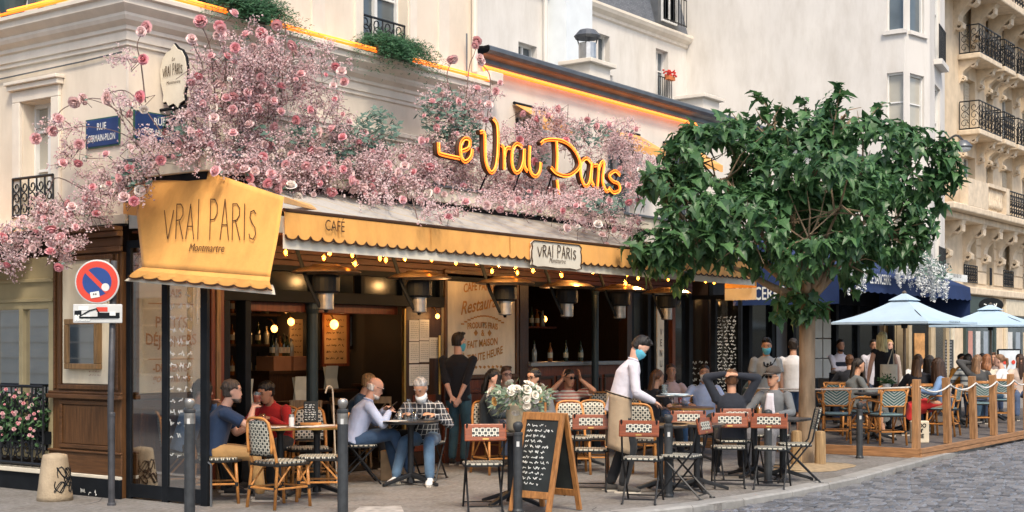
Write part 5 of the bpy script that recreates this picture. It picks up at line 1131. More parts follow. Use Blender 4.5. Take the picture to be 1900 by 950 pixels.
# street lamp on the gable wall
sl = thing('wall_street_lamp', 'dark dome street lamp on a curved wall arm', 'street lamp'); c = PZ(1787, 272, 33); w0 = PZ(1756, 262, 35.2)
MB().tube(catmull([w0, w0.lerp(c, .6) + Vector((0, 0, .22)), c + Vector((0, 0, .14))], 6), .03, 7).obj('arm', m_iron, sl, smooth=True); MB().lathe([(.04, .16), (.1, .14), (.21, .02), (.22, -.03)], 20, c).obj('hood', m_zinc, sl, smooth=True); MB().lathe([(.19, -.03), (.17, -.09), (.08, -.13), (.01, -.14)], 18, c).obj('bowl', m_enw, sl, smooth=True)
# ================================================================ neighbouring restaurant with navy awning
m_navy = M('navy_canvas', (.012, .03, .10), .8, 0, .15, 4, .08, 200); SX = 14.0; SY = -2.1
na = thing('navy_awning', 'navy blue restaurant awning with white lettering and scalloped edge', 'awning')
q = MB(); q.grid(lambda u, v: Vector((SX + 7.4 * u, .0 + SY * v, 3.75 - .85 * v)), 30, 4); q.obj('canopy', m_navy, na, smooth=True, thick=.006)
q = MB(); q.grid(lambda u, v: Vector((SX + 7.4 * u, SY - .02 * v, 2.9 - v * (.27 + .03 * abs(math.sin(u * 70))))), 140, 3); q.obj('valance', m_navy, na, thick=.005)
q = MB(); q.add([(SX, .0, 3.75), (SX, SY, 2.9), (SX, SY, 2.36), (SX, 0, 2.36)], [(0, 1, 2, 3)]); q.obj('cheek', m_navy, na, thick=.006)
q = MB(); q.add([(SX + 7.4, .0, 3.75), (SX + 7.4, SY, 2.9), (SX + 7.4, SY, 2.2), (SX + 7.4, 0, 2.2)], [(0, 1, 2, 3)]); q.obj('cheek', m_navy, na, thick=.006)
text('SANCERRE', .34, m_enw, na, onX(1409, 556, SX - .006), (0, -1, 0), (0, 0, 1), .62, bold=.004); text('LE SANCERRE', .27, m_enw, na, onY(1634, 527, SY - .05), (1, 0, 0), (0, 0, 1), .66, bold=.003)
sf = thing('navy_shopfront', 'dark glazed restaurant front behind the wooden deck', 'shopfront')
q = MB(); q.box(13.2, 22.3, .0, .08, 2.5, 3.3); q.obj('fascia', m_black, sf)
for a in (13.15, 14.6, 15.6, 16.6, 17.7, 18.8, 20, 21.2, 22.2): MB().box(a, a + .14, -.04, .1, 0, 2.5).obj('mullion', m_black, sf, bevel=.005)
for a, b in ((14.74, 15.6), (16.74, 17.7), (18.94, 20), (20.14, 21.2)): MB().box(a, b, .03, .04, .45, 2.5).obj('window_pane', m_dpane, sf); MB().box(a, b, -.02, .08, 0, .45).obj('stall_riser', m_black, sf)
q = MB(); q.quad((13.1, 3, 0), (22.3, 3, 0), (22.3, 3, 3.3), (13.1, 3, 3.3)); q.quad((13.1, .1, 3.2), (22.3, .1, 3.2), (22.3, 3, 3.2), (13.1, 3, 3.2)); q.obj('back_wall', m_dark, sf)
for k, (px0, px1, lb) in enumerate(((1511, 1525, 'column of pale menu sheets beside the tree trunk'), (1527, 1541, 'second column of pale menu sheets on the dark front'))):
    t = thing('menu_display', lb, 'menu'); 
    for j in range(3): a, b = onY(px0, 592 + j * 37, -.06), onY(px1, 627 + j * 37, -.06); mbox(MB(), mapY(-.06), a.x, b.x, b.z, a.z, -.01, 0).obj('sheet', m_paper, t)
poster('black chalkboard with white flourish beside the deck parasol', 1700, 1728, 668, 708, -.05, (.02, .025, .025), 4, name='wall_chalkboard', cat='chalkboard', ink=(.6, .6, .6))
poster('window covered in white chalk lettering beyond the deck', 1736, 1768, 630, 700, -.05, (.05, .05, .05), 12, name='chalked_window', cat='window', ink=(.7, .7, .7))
poster('tall cream poster panel behind the blonde woman', 1660, 1676, 585, 700, -.05, (.55, .45, .28), 6)
for p_, rr_ in ((onY(1592, 585, 1.2), .1), (onY(1577, 556, .6), .05)): lamp(p_, rr_ * .6, 'glowing lamp %s the navy restaurant' % ('deep inside' if rr_ > .06 else 'near the front of'), 2)
# deck
dk = thing('wooden_deck', 'low wooden terrace deck with timber edging', 'deck'); DX, DY = 9.95, -5.0; m_deck = M('deck_board', (.11, .095, .085), .8, 0, .3, 8, .2, 40, rand=.15, stretch=(.6, 8, 8)); m_tim = wood('raw_timber', (.30, .155, .07), .6, 0)
for k in range(28): MB().box(DX, 24, DY + .03 + k * .135, DY + .16 + k * .135, .10, .125).obj('plank', m_deck, dk, bevel=.004)
MB().box(DX - .04, DX - .002, DY, -1.2, .0, .14).obj('edge_board', wood('raw_timber_y', (.30, .155, .07), .6, 1), dk, bevel=.006); MB().box(DX - .04, 24, DY - .04, DY - .002, 0, .06).obj('edge_board', m_tim, dk, bevel=.006); MB().box(DX - .04, 24, DY - .045, DY - .002, .066, .14).obj('edge_board', m_tim, dk, bevel=.006)
posts = []; m_post = wood('post_timber', (.34, .18, .08), .6, 2)
for k, (px, x, lean) in enumerate(((1692, 9.97, .02), (0, onY(1766, 640, DY).x, -.09), (0, onY(1814, 640, DY).x, -.10), (0, onY(1851, 640, DY).x, -.07), (0, onY(1883, 640, DY).x, -.05), (0, onY(1912, 640, DY).x, -.03))):
    t = thing('rope_post', 'square timber rope post %s' % ['at the deck corner by the bollard', 'beside the red skirted woman', 'third along the deck edge from the corner', 'fourth along the deck edge from the corner', 'fifth along the deck edge from the corner', 'at the deck end away from the tree'][k], 'post', (x, DY + .06, .126), 0, 'rope posts along the deck edge')
    q = MB(); q.box(-.055, .055, -.05, .05, 0, 1.0); q.v = [(v[0] + lean * v[2], v[1], v[2]) for v in q.v]; q.obj('timber', m_post, t, bevel=.008); posts.append(Vector((x + lean * .88, DY + .0, 1.02)))
m_rope = M('white_rope', (.66, .64, .6), .8, 0, .15, 40)
pr = [Vector((DX + .1, -2.2, .95))] + posts
for k, (a, b) in enumerate(zip(pr, pr[1:])):
    q = MB(); sag = .03 if k == 0 else .09; q.tube([a.lerp(b, t / 10) - Vector((0, 0, sag * 4 * (t / 10) * (1 - t / 10))) for t in range(11)], .013, 6); q.obj('rope', m_rope, label=['white rope from the tree side to the deck corner post', 'sagging white rope past the red skirt', 'sagging white rope between second and third deck posts', 'sagging white rope between third and fourth deck posts', 'sagging white rope between fourth and fifth deck posts', 'sagging white rope at the deck end away from the tree'][k], cat='rope', group='ropes along the deck edge', smooth=True)
# parasols
m_par = M('pale_blue_canvas', (.40, .53, .64), .8, 0, .07, 3, .3, 9); m_pole = M('pole_bronze', (.16, .13, .10), .4, .4)
def parasol(px, Y, ztop, zedge, half, label, rz):
    b = P(px, Y); t = thing('parasol', label, 'parasol', b, rz)
    def can(u, v): 
        a = u * 2 * math.pi; s_ = max(abs(math.cos(a)), abs(math.sin(a))); r = half * v / s_; return Vector((r * math.cos(a), r * math.sin(a), ztop - (ztop - zedge) * v - .05 * math.sin(v * 3.14) + .05 * (abs(math.sin(2 * a)) - .5) * v * 0))
    q = MB(); q.grid(lambda u, v: can(u, .12 + .88 * v), 32, 8); q.obj('canopy', m_par, t, thick=.006)
    q = MB(); q.grid(lambda u, v: can(u, .02 + .2 * v) + Vector((0, 0, .045)), 32, 3); q.obj('vent', m_par, t, thick=.006)
    q = MB(); q.grid(lambda u, v: can(u, 1) - Vector((0, 0, .0 + .035 * v)), 32, 1); q.obj('valance', m_par, t, thick=.005)
    MB().lathe([(.026, .12), (.024, ztop - .03), (.04, ztop + .05), (.01, ztop + .08)], 10).obj('pole', m_pole, t)
    for k in range(4): a = R(45 + 90 * k); e = Vector((math.cos(a), math.sin(a), 0)) * half * 1.41; q = MB(); q.tube([(0, 0, ztop - .08), e * .97 + Vector((0, 0, zedge - .02))], .014, 5); q.tube([(0, 0, zedge - .05), e * .45 + Vector((0, 0, ztop - (ztop - zedge) * .5 - .06))], .011, 5); q.obj('rib', m_iron, t)
    MB().lathe([(.05, zedge - .1), (.06, zedge), (.05, zedge + .04)], 10).obj('hub', m_iron, t); MB().lathe([(.25, .126), (.25, .16), (.06, .18)], 18).obj('base', m_iron, t)
    return t
pa = parasol(1678, 23.2, 2.46, 2.0, .88, 'pale blue square parasol over the deck tables', R(-8)); parasol(1838, 28.5, 2.42, 2.02, 1.0, 'pale blue square parasol at the deck end away from the tree', R(4))
text('MAISON RANDON', .05, m_black, pa, (0.0, -.9, 1.985), (1, 0, 0), (0, 0, 1), .9)
# deck furniture
put('green', 1553, 20.9, 15, 'green chevron rattan chair on the deck beside the tree', GC, .126); put('green', 1645, 20.6, -8, 'green chevron rattan chair at the deck corner', GC, .126); put('green', 1600, 21.6, -70, 'green chevron rattan chair turned sideways on the deck', GC, .126)
put('green', 1545, 24.0, 0, 'green chevron rattan chair behind the white tee shirt man', GC, .126); put('green', 1585, 22.6, 190, 'green chevron rattan chair under the woman in grey dress', GC, .126); put('green', 1820, 24.6, 5, 'green chevron rattan chair beyond the third rope post', GC, .126)
put('green', 1712, 22.9, 10, 'green chevron rattan chair under the long haired woman in black', GC, .126); put('green', 1748, 22.6, -60, 'green chevron rattan chair under the red skirted woman', GC, .126); put('green', 1858, 26.2, 20, 'green chevron rattan chair under the woman in white tee', GC, .126)
for px, Y, lb in ((1622, 21.4, 'dark deck table by the corner post'), (1685, 23.6, 'dark deck table under the parasol'), (1568, 23.4, 'dark deck table behind the tree'), (1780, 25.2, 'dark deck table beyond the rope'), (1845, 27.3, 'dark deck table under the second parasol')): table(px, Y, lb, m_tdark, square=True).location.z = .126
t = thing('tote_bag', 'cream canvas tote bag with black lettering standing on the deck', 'bag', P(1706, 20.9, .126), face(-6)); MB().box(-.14, .14, -.05, .05, 0, .34).obj('bag_body', M('cream_canvas', (.62, .55, .42), .9, 0, .1, 6), t, bevel=.02)
for k, w_ in enumerate(('TOO', "M'", 'ME')): text(w_, .085, m_black, t, (0, -.052, .24 - k * .08), (1, 0, 0), (0, 0, 1), .9, bold=.003)
t = thing('easel_board', 'black framed white menu board on an easel down the street', 'sign', P(1872, 31), face(-15)); MB().box(-.28, .28, -.015, .015, .7, 1.5).obj('board', M('board_white', (.6, .66, .7), .5), t); 
for a in ((-.3, -.27, .68, 1.52), (.27, .3, .68, 1.52), (-.27, .27, 1.5, 1.53), (-.27, .27, .67, .7)): MB().box(a[0], a[1], -.02, .02, a[2], a[3]).obj('frame', m_black, t)
for s_ in (-1, 1): MB().tube([(s_ * .25, 0, .7), (s_ * .3, .1, 0)], .015, 5).obj('leg', m_black, t)
for k in range(4): MB().lathe([(.04, 0), (.05, .01)], 10, X=Matrix.Translation((-.12 + .22 * (k % 2), -.017, .95 + .28 * (k // 2))) @ Matrix.Rotation(R(90), 4, 'X')).obj('picture', m_sred, t)
# oval hanging sign and shop panel down the street
t = thing('oval_sign', 'black oval hanging sign with white flourish above the far shops', 'sign', PZ(1839, 566, 40)); X = Matrix.Rotation(face(0), 4, 'Z') @ Matrix.Rotation(R(90), 4, 'X') @ Matrix.Diagonal((1.35, .8, 1, 1)); MB().lathe([(.26, -.02), (.27, 0), (.26, .02)], 28, X=X).obj('board', m_black, t); q = MB(); squiggle(q, Matrix.Rotation(face(0), 4, 'Z') @ Vector((-.22, -.03, 0)), Matrix.Rotation(face(0), 4, 'Z') @ Vector((1, 0, 0)), (0, 0, 1), .44, .2, .03, r_); q.obj('lettering', m_enw, t, kind='stuff')
t = thing('shop_name_panel', 'white shop name panel beyond the navy awning', 'sign'); a, b = onY(1752, 506, .5), onY(1791, 524, .5); mbox(MB(), mapY(.5), a.x, b.x, b.z, a.z, -.06, 0).obj('board', m_enw, t); text('e n d r o', .2, m_ink, t, ((a.x + b.x) / 2, .43, b.z + .1), (1, 0, 0), (0, 0, 1), .9)
# ================================================================ planting
def leafy(name, c1, c2, rough=.45, trans=.25):
    if name in MATS: return MATS[name]
    m, nt, b = node_mat(name); N = nt.nodes; L = nt.links; b.inputs['Roughness'].default_value = rough
    g = N.new('ShaderNodeNewGeometry'); oi = N.new('ShaderNodeObjectInfo'); ad = N.new('ShaderNodeMath'); ad.operation = 'ADD'; L.new(g.outputs['Random Per Island'], ad.inputs[0]); L.new(oi.outputs['Random'], ad.inputs[1]); fr = N.new('ShaderNodeMath'); fr.operation = 'FRACT'; L.new(ad.outputs[0], fr.inputs[0])
    mx = N.new('ShaderNodeMixRGB'); mx.inputs[1].default_value = (*c1, 1); mx.inputs[2].default_value = (*c2, 1); L.new(fr.outputs[0], mx.inputs[0]); L.new(mx.outputs[0], b.inputs['Base Color'])
    tr = N.new('ShaderNodeBsdfTranslucent'); L.new(mx.outputs[0], tr.inputs[0]); ms = N.new('ShaderNodeMixShader'); ms.inputs[0].default_value = trans
    L.new(b.outputs[0], ms.inputs[1]); L.new(tr.outputs[0], ms.inputs[2]); L.new(ms.outputs[0], N['Material Output'].inputs[0]); MATS[name] = m; return m
m_leaf = leafy('tree_leaf', (.028, .085, .036), (.12, .25, .09), .4, .35); m_twig = M('twig', (.17, .11, .095), .8, 0, .3, 20); m_bark = M('plane_bark', (.29, .21, .135), .9, 0, .5, 5, .9, 14, stretch=(1, 1, .3), dirt=.3)
m_euc = leafy('eucalyptus_leaf', (.06, .13, .10), (.16, .24, .19), .6, .2); m_gleaf = leafy('rose_leaf', (.03, .09, .03), (.08, .17, .06), .5, .2); m_fern = leafy('fern_green', (.015, .07, .03), (.04, .14, .05), .6, .2)
m_blos = leafy('mauve_blossom', (.70, .45, .47), (.93, .80, .78), .8, .4); m_wist = leafy('white_wisteria', (.62, .66, .68), (.85, .85, .82), .8, .25)
LEAF = [(0, 0), (.10, .15), (.04, .30), (.28, .24), (.38, .40), (.52, .22), (.74, .17), (1, 0)]
def leaf_geo(mb, c, d, up, ln, wide=1.0):
    d = d.normalized(); s = d.cross(up); s = s.normalized() if s.length > 1e-4 else d.orthogonal().normalized(); n = s.cross(d)
    mid = [c + d * (x * ln) - n * (x * x * ln * .4) for x in (0, .3, .6, 1)]
    for sg in (1, -1):
        e = [c + d * (x * ln) + s * (sg * y * ln * wide) + n * (y * ln * .3 - x * x * ln * .4) for x, y in LEAF]
        b = len(mb.v); mb.v += [tuple(v) for v in e[:-1] + mid[1:]]; k = len(e) - 1     # e0..e6, mid1..mid3
        f = [(0, 1, 3, k), (1, 2, 3), (3, 4, 5), (k, 3, 5, k + 1), (k + 1, 5, 6, k + 2)]
        mb.f += [[b + i for i in (t if sg > 0 else t[::-1])] for t in f]; mb.m += [0] * len(f)
def small_leaf(mb, c, d, s, ln, w): mb.add([c, c + d * ln * .5 + s * w, c + d * ln, c + d * ln * .5 - s * w], [(0, 1, 2, 3)])
def rdir(r): v = Vector((r.gauss(0, 1), r.gauss(0, 1), r.gauss(0, 1))); return v.normalized()
# ---- street tree
tr = thing('street_tree', 'leafy young street tree with broad lobed leaves in a sandy pit', 'tree', P(1497, 18.6)); TB = Vector(tr.location); r_ = random.Random(11)
fork = Vector((.02, 0, 2.22)); q = MB(); q.tube([(0, 0, -.05), (0, 0, .08), (.0, 0, .35), (.01, 0, 1.2), fork - Vector((0, 0, .1)), fork], [.20, .145, .118, .108, .11, .10], 16); q.obj('trunk', m_bark, tr, smooth=True)
CR = [(1470, 345, 140, 0), (1605, 305, 118, .2), (1345, 330, 120, -.2), (1275, 420, 95, -.5), (1215, 465, 52, -.6), (1695, 315, 78, .1), (1562, 215, 46, 0), (1430, 232, 52, .1), (1645, 430, 92, .2), (1500, 440, 115, -1.0), (1385, 435, 100, -.9), (1575, 480, 62, -.6), (1300, 300, 70, 0), (1500, 330, 120, 1.2), (1560, 380, 120, -1.1), (1235, 345, 45, -.3), (1475, 572, 34, -.1)]
blobs = [(PZ(px, py, 18.6 + dy) - TB, rp * (18.6 + dy) / FPX) for px, py, rp, dy in CR]
for k, (c, rad) in enumerate(blobs[:-1]):
    st = fork; mid = st.lerp(c, .5) + Vector((0, 0, .12)); q = MB(); pts = catmull([st, st.lerp(mid, .5) + rdir(r_) * .06, mid, c], 4); q.tube(pts, [max(.012, .075 * (1 - i / len(pts))) for i in range(len(pts))], 7); o = q.obj('limb', m_bark, tr, smooth=True)
    q = MB()
    for j in range(9): e = c + rdir(r_) * rad * .85; q.tube([c.lerp(st, .15 * r_.random()), c.lerp(e, .5) + rdir(r_) * .05, e], [.016, .010, .004], 4)
    q.obj('twigs', m_bark, o, kind='stuff')
leaves = []
for bi, (c, rad) in enumerate(blobs):
    for k in range(int(640 * rad ** 2) + 30):
        d = rdir(r_); d.z = d.z * .9 + .1; rr = rad * (r_.uniform(.45, 1.0) ** .6) * (1 + .18 * math.sin(5 * d.x + bi) * math.cos(4 * d.z)); p = c + Vector((d.x, d.y, d.z * .92)) * rr
        if any((p - c2).length < r2 * .55 for c2, r2 in blobs): continue
        w_ = p + TB
        if math.sin(3.4 * w_.x + 1) * math.sin(3.0 * w_.y + .4) * math.sin(4.1 * w_.z + .5) > .16: continue
        out = (d + rdir(r_) * .55); out.z -= .55; up = (d * .5 + Vector((0, 0, 1)) + rdir(r_) * .35)
        e1 = d.orthogonal().normalized(); e2 = d.cross(e1); a0 = r_.uniform(0, 6.28); nl = r_.choice((2, 3, 3, 4))      # a spray of drooping leaves
        for j in range(nl):
            a = a0 + j * 6.28 / nl + r_.uniform(-.5, .5); o_ = (e1 * math.cos(a) + e2 * math.sin(a)) * .9 + d * .5 + rdir(r_) * .25; o_.z -= .5; leaves.append((p + rdir(r_) * .03, o_, up, r_.choice((.07, .10, .12, .15, .18, .22)) * r_.uniform(.85, 1.1)))
SPR = [(1545, 250, 1562, 152), (1440, 230, 1400, 168), (1600, 240, 1640, 190), (1330, 280, 1285, 235), (1680, 290, 1765, 262), (1690, 340, 1778, 320), (1270, 400, 1180, 490), (1500, 240, 1490, 180), (1250, 350, 1195, 320), (1650, 470, 1700, 480), (1450, 540, 1440, 590), (1500, 540, 1530, 580), (1560, 500, 1590, 540), (1300, 470, 1255, 530), (1380, 250, 1355, 205), (1720, 300, 1750, 380)]
q = MB()
for a0, b0_, a1, b1_ in SPR:
    dy = r_.uniform(-.4, .4); p0, p1 = PZ(a0, b0_, 18.6 + dy) - TB, PZ(a1, b1_, 18.6 + dy) - TB; q.tube([p0, p0.lerp(p1, .5) + Vector((0, 0, .04)), p1], [.012, .008, .004], 5)
    for k in range(22):
        t_ = r_.uniform(.1, 1.0); p = p0.lerp(p1, t_); d = rdir(r_); d.z -= .35; leaves.append((p, d + (p1 - p0).normalized() * .4, Vector((0, 0, 1)) + rdir(r_) * .4, r_.uniform(.13, .24)))
q.obj('shoots', m_bark, tr, kind='stuff')
leaves.sort(key=lambda t: (t[0] + TB - CAM).dot(FW)); big = sorted(leaves[:900], key=lambda t: -t[3])[:300]; bigs = set(map(id, big))
lms = []
for k in range(3): q = MB(); leaf_geo(q, Vector((0, 0, 0)), Vector((1, 0, -.12 * k)), Vector((0, 0, 1)), 1.0, .85 + .15 * k); lms.append(q.mesh('leaf', m_leaf))
for k, (p, d, up, ln) in enumerate(big):
    d = d.normalized(); s = d.cross(up).normalized(); n = s.cross(d); X = Matrix((d, -s, n)).transposed().to_euler(); inst('leaf', lms[k % 3], tr, p, X, ln)
q = MB()
for t in leaves:
    if id(t) not in bigs: leaf_geo(q, *t)
q.obj('crown', m_leaf, tr, kind='stuff')
# two short timber stakes by the trunk
for a, b, lb in ((1478, 18.3, 'weathered timber stake on the cafe side of the tree trunk'), (1522, 18.2, 'weathered timber stake on the deck side of the tree trunk')):
    MB().lathe([(.075, -.02), (.07, .44), (.065, .47), (.03, .48)], 9).obj('timber_stake', wood('stake_wood', (.30, .20, .10), .8, 2), loc=P(a, b), label=lb, cat='stake', smooth=False)
# ---- rose garlands
m_rose = [M('rose_%d' % i, c, .6, 0, .18, 14) for i, c in enumerate(((.84, .42, .45), (.86, .54, .55), (.88, .66, .64), (.88, .78, .72), (.82, .36, .40)))]
rose_me = [petal_flower([(6, 1.0, .15, .05, 0), (6, .9, .55, .22, .5), (6, .72, .78, .4, .2), (5, .55, .92, .6, .7), (5, .38, 1.0, .8, .1), (4, .22, 1.02, 1.0, .4)], m, 'rose', .72) for m in m_rose]
cal = MB(); cal.tube([(0, 0, 0), (0, 0, -.5), (.2, 0, -1.4)], [.16, .09, .06], 5); cal_me = cal.mesh('calyx', m_gleaf)
def D(px, py, r, deep=None):
    if px > 330 or (py < 290 and px > 240):
        lim = (-1.38, -.25) if py < 300 else (-1.55, -1.2) if py < 370 else (-2.4, -1.35)
        if 812 < px < 1160 and 210 < py < 365: lim = (-1.36, -.5)
        return onY(px, py, r.uniform(*lim) if deep is None else lim[0] + (lim[1] - lim[0]) * deep)
    lim = (-.6, -.08) if py < 420 else (-.95, -.45); return onX(px, py, r.uniform(*lim) if deep is None else lim[0] + (lim[1] - lim[0]) * deep)
GAR = [('rose and blossom garland spilling over the side street awning', [(250, 330, 45, 45, 1), (190, 352, 60, 34, 1), (120, 400, 85, 26, 1.1), (60, 440, 65, 26, 1.2), (118, 465, 26, 40, 1.1), (30, 470, 36, 30, 1.3), (18, 505, 18, 22, 1), (130, 225, 60, 42, .22), (230, 205, 55, 34, .4), (150, 300, 60, 40, .3)], 50),
       ('rose and blossom garland climbing over the yellow corner awning', [(330, 190, 70, 70, .8), (420, 170, 90, 85, 1), (510, 160, 90, 90, .9), (585, 130, 60, 45, .5), (600, 240, 60, 60, .9), (320, 270, 85, 36, 1.2), (420, 275, 105, 48, 1.4), (520, 310, 110, 45, 1.5), (630, 300, 95, 60, 1.4), (240, 110, 38, 22, .5), (440, 60, 60, 40, .12), (550, 345, 60, 22, .8)], 140),
       ('rose and blossom garland entwined with the neon letters', [(740, 325, 105, 48, 1.3), (700, 360, 60, 25, 1), (830, 300, 80, 55, 1.1), (845, 205, 65, 52, .9), (900, 350, 90, 36, 1.2), (1000, 365, 110, 36, 1.3), (1080, 395, 75, 36, 1), (1100, 270, 100, 55, 1), (1010, 245, 60, 50, .9), (940, 280, 60, 50, .9), (1190, 330, 55, 50, 1), (1150, 420, 55, 26, .7), (820, 390, 50, 26, .6), (900, 160, 40, 50, .18)], 125)]
for gi, (lb, ells, nrose) in enumerate(GAR):
    r_ = random.Random(31 + gi); g = thing('rose_garland', lb, 'garland'); br, bl_, gl_ = MB(), MB(), MB(); tw = sum(e[2] * e[3] * e[4] for e in ells); roses = []
    for cx_, cy_, rx, ry, w in ells:
        nb = max(4, int(70 * gi ** 0 * rx * ry * w / 6000))
        for k in range(nb):
            a = r_.uniform(0, 6.28); s0 = r_.random() ** .5 * .6; px0, py0 = cx_ + rx * s0 * math.cos(a), cy_ + ry * s0 * math.sin(a) * .8
            an = a + r_.gauss(0, .5); L_ = r_.uniform(.5, 1.0); px1, py1 = cx_ + rx * L_ * 1.15 * math.cos(an), cy_ + ry * L_ * 1.15 * math.sin(an)
            if any(285 < a_ < 352 and 72 < b_ < 210 for a_, b_ in ((px0, py0), (px1, py1), ((px0 + px1) / 2, (py0 + py1) / 2))): continue
            if any((240 < a_ < 335 and 205 < b_ < 262) or (150 < a_ < 222 and 222 < b_ < 275) for a_, b_ in ((px1, py1), (px0, py0))) and r_.random() < .7: continue
            p0, p1 = D(px0, py0, r_), D(px1, py1, r_); mid = p0.lerp(p1, .5) + Vector((r_.uniform(-.1, .1), r_.uniform(-.1, .05), r_.uniform(.0, .14))); pts = catmull([p0, mid, p1], 5)
            br.tube(pts, [.006 - .0042 * i / len(pts) for i in range(len(pts))], 3, cap=False); ln = (p1 - p0).length
            for j in range(int(24 + 56 * ln)):
                t = r_.random(); i = min(len(pts) - 2, int(t * (len(pts) - 1))); p = pts[i].lerp(pts[i + 1], r_.random()); o_ = rdir(r_); ln2 = r_.uniform(.01, .085); p2 = p + o_ * ln2
                d = rdir(r_); e = d.orthogonal().normalized(); sz = r_.uniform(.008, .017)
                bl_.add([p2 + d * sz, p2 + e * sz, p2 - d * sz, p2 - e * sz, p2 + d.cross(e) * sz * .9], [(0, 1, 4), (1, 2, 4), (2, 3, 4), (3, 0, 4)])
                if ln2 > .05 and r_.random() < .35: br.tube([p, p2], .002, 3, cap=False)
    tries = 0
    while len(roses) < nrose and tries < 6000:
        tries += 1; e = r_.choices(ells, [e[2] * e[3] * e[4] for e in ells])[0]; a = r_.uniform(0, 6.28); s0 = r_.random() ** .5
        px_, py_ = e[0] + e[2] * s0 * math.cos(a), e[1] + e[3] * s0 * math.sin(a)
        if 285 < px_ < 352 and 70 < py_ < 212: continue
        if (240 < px_ < 335 and 205 < py_ < 264 or 150 < px_ < 224 and 220 < py_ < 277) and r_.random() < .7: continue
        if 815 < px_ < 1158 and 225 < py_ < 355 and r_.random() < .8: continue
        if any((px_ - a_) ** 2 + (py_ - b_) ** 2 < 13 ** 2 for a_, b_ in roses): continue
        roses.append((px_, py_)); p = D(px_, py_, r_, r_.uniform(0, .3)); dirv = ((CAM - p).normalized() * .8 + rdir(r_) * .75 + Vector((0, 0, .1))).normalized(); sc = r_.choice((.03, .042, .048, .052, .058)) * r_.uniform(.9, 1.1)
        rs = inst('rose', rose_me[r_.choices(range(5), (3, 6, 5, 2, .5))[0]], g, p, dirv.to_track_quat('Z', 'Y').to_euler(), sc); rs.rotation_euler.rotate_axis('Z', r_.uniform(0, 6)); inst('calyx', cal_me, rs, (0, 0, 0))
        for j in range(2): d = rdir(r_); small_leaf(gl_, p - dirv * .03, d, d.orthogonal().normalized(), r_.uniform(.04, .08), .014)
        br.tube([p - dirv * .05, p - dirv * .12 + rdir(r_) * .06, D(px_ + r_.uniform(-30, 30), py_ + r_.uniform(-10, 35), r_, .5)], .0035, 3, cap=False)
    # long free twigs ending in a rose
    TW = [[[(300, 330), (240, 255), (150, 235), (62, 256)], [(290, 300), (230, 215), (170, 185), (140, 190)], [(280, 320), (200, 190), (120, 200), (97, 240)], [(330, 290), (250, 180), (210, 170), (196, 182)], [(200, 380), (110, 330), (90, 360), (75, 400)]],
          [[(400, 230), (420, 120), (408, 80), (410, 46)], [(430, 220), (500, 110), (490, 80), (482, 56)], [(270, 190), (262, 120), (255, 80), (275, 48)], [(400, 190), (390, 90), (375, 50), (372, 40)], [(470, 200), (560, 100), (600, 90), (640, 150)], [(380, 180), (375, 120), (362, 90), (356, 70)], [(520, 200), (530, 60), (520, 40), (515, 45)]],
          [[(860, 240), (870, 130), (880, 100), (886, 72)], [(850, 240), (830, 150), (835, 120), (838, 108)], [(900, 250), (910, 150), (895, 120), (892, 108)], [(1180, 350), (1230, 280), (1250, 300), (1262, 330)], [(760, 350), (780, 420), (800, 430), (832, 445)], [(800, 350), (815, 400), (825, 430), (828, 437)], [(1120, 400), (1130, 430), (1125, 450), (1118, 465)]]][gi]
    for tws in TW:
        pts = catmull([D(a, b, r_, .35) for a, b in tws], 6); br.tube(pts, [.008 - .005 * i / len(pts) for i in range(len(pts))], 4, cap=False)
        for i in (len(pts) - 1, len(pts) - 4): p = pts[i]; inst('rose', rose_me[r_.randrange(3)], g, p + rdir(r_) * .02, ((CAM - p).normalized() + rdir(r_) * .6).to_track_quat('Z', 'Y').to_euler(), r_.uniform(.05, .068))
    br.obj('branches', m_twig, g, kind='stuff'); bl_.obj('blossom', m_blos, g, kind='stuff')
    for cx_, cy_, rx, ry, n in [[(255, 330, 30, 30, 60)], [(480, 260, 40, 25, 60), (640, 270, 40, 40, 260), (330, 235, 30, 20, 60), (560, 250, 25, 20, 90)], [(700, 240, 40, 40, 330), (825, 210, 50, 45, 420), (860, 250, 40, 30, 240), (1120, 370, 45, 30, 320), (1090, 250, 40, 25, 150), (980, 300, 40, 20, 120)]][gi]:
        for k in range(n):
            a = r_.uniform(0, 6.28); s0 = r_.random() ** .5; p = D(cx_ + rx * s0 * math.cos(a), cy_ + ry * s0 * math.sin(a), r_, r_.uniform(.1, .6)); d = rdir(r_); small_leaf(gl_, p, d, d.orthogonal().normalized(), r_.uniform(.06, .13), r_.uniform(.018, .034))
    gl_.obj('foliage', m_euc, g, kind='stuff')
# ---- ferns on the cornice, pots, window box flowers, wisteria
def fern(label, px, py, wpx, hpx, y, seed):
    c = onY(px, py, y); w = wpx * 17 / FPX; h = hpx * 17 / FPX; r_ = random.Random(seed); t = thing('trailing_fern', label, 'plant', c); MB().box(-w * .38, w * .38, -.09, .09, -.10, .06).obj('trough', M('trough_grey', (.12, .12, .11), .8), t, bevel=.01); q = MB()
    for k in range(640):
        b = Vector((r_.uniform(-w * .45, w * .45), r_.uniform(-.1, .1), .05)); d = Vector((r_.gauss(0, .7), r_.gauss(-.5, .5), r_.uniform(.2, 1.0))).normalized(); ln = r_.uniform(.4, 1.0) * h
        pts = [b + d * (ln * s_) - Vector((0, 0, ln * .9 * s_ * s_)) for s_ in (0, .25, .5, .75, 1)]
        for a, e in zip(pts, pts[1:]):
            for j in range(6): p = a.lerp(e, r_.random()); dd = rdir(r_); small_leaf(q, p, dd, dd.orthogonal().normalized(), .05, .006)
    q.obj('fronds', m_fern, t, kind='stuff'); return t
fern('trailing green fern on the cornice near the corner', 455, 22, 125, 110, -.2, 1); fern('trailing green fern on the cornice below a tall window', 725, 97, 130, 120, -.2, 2)
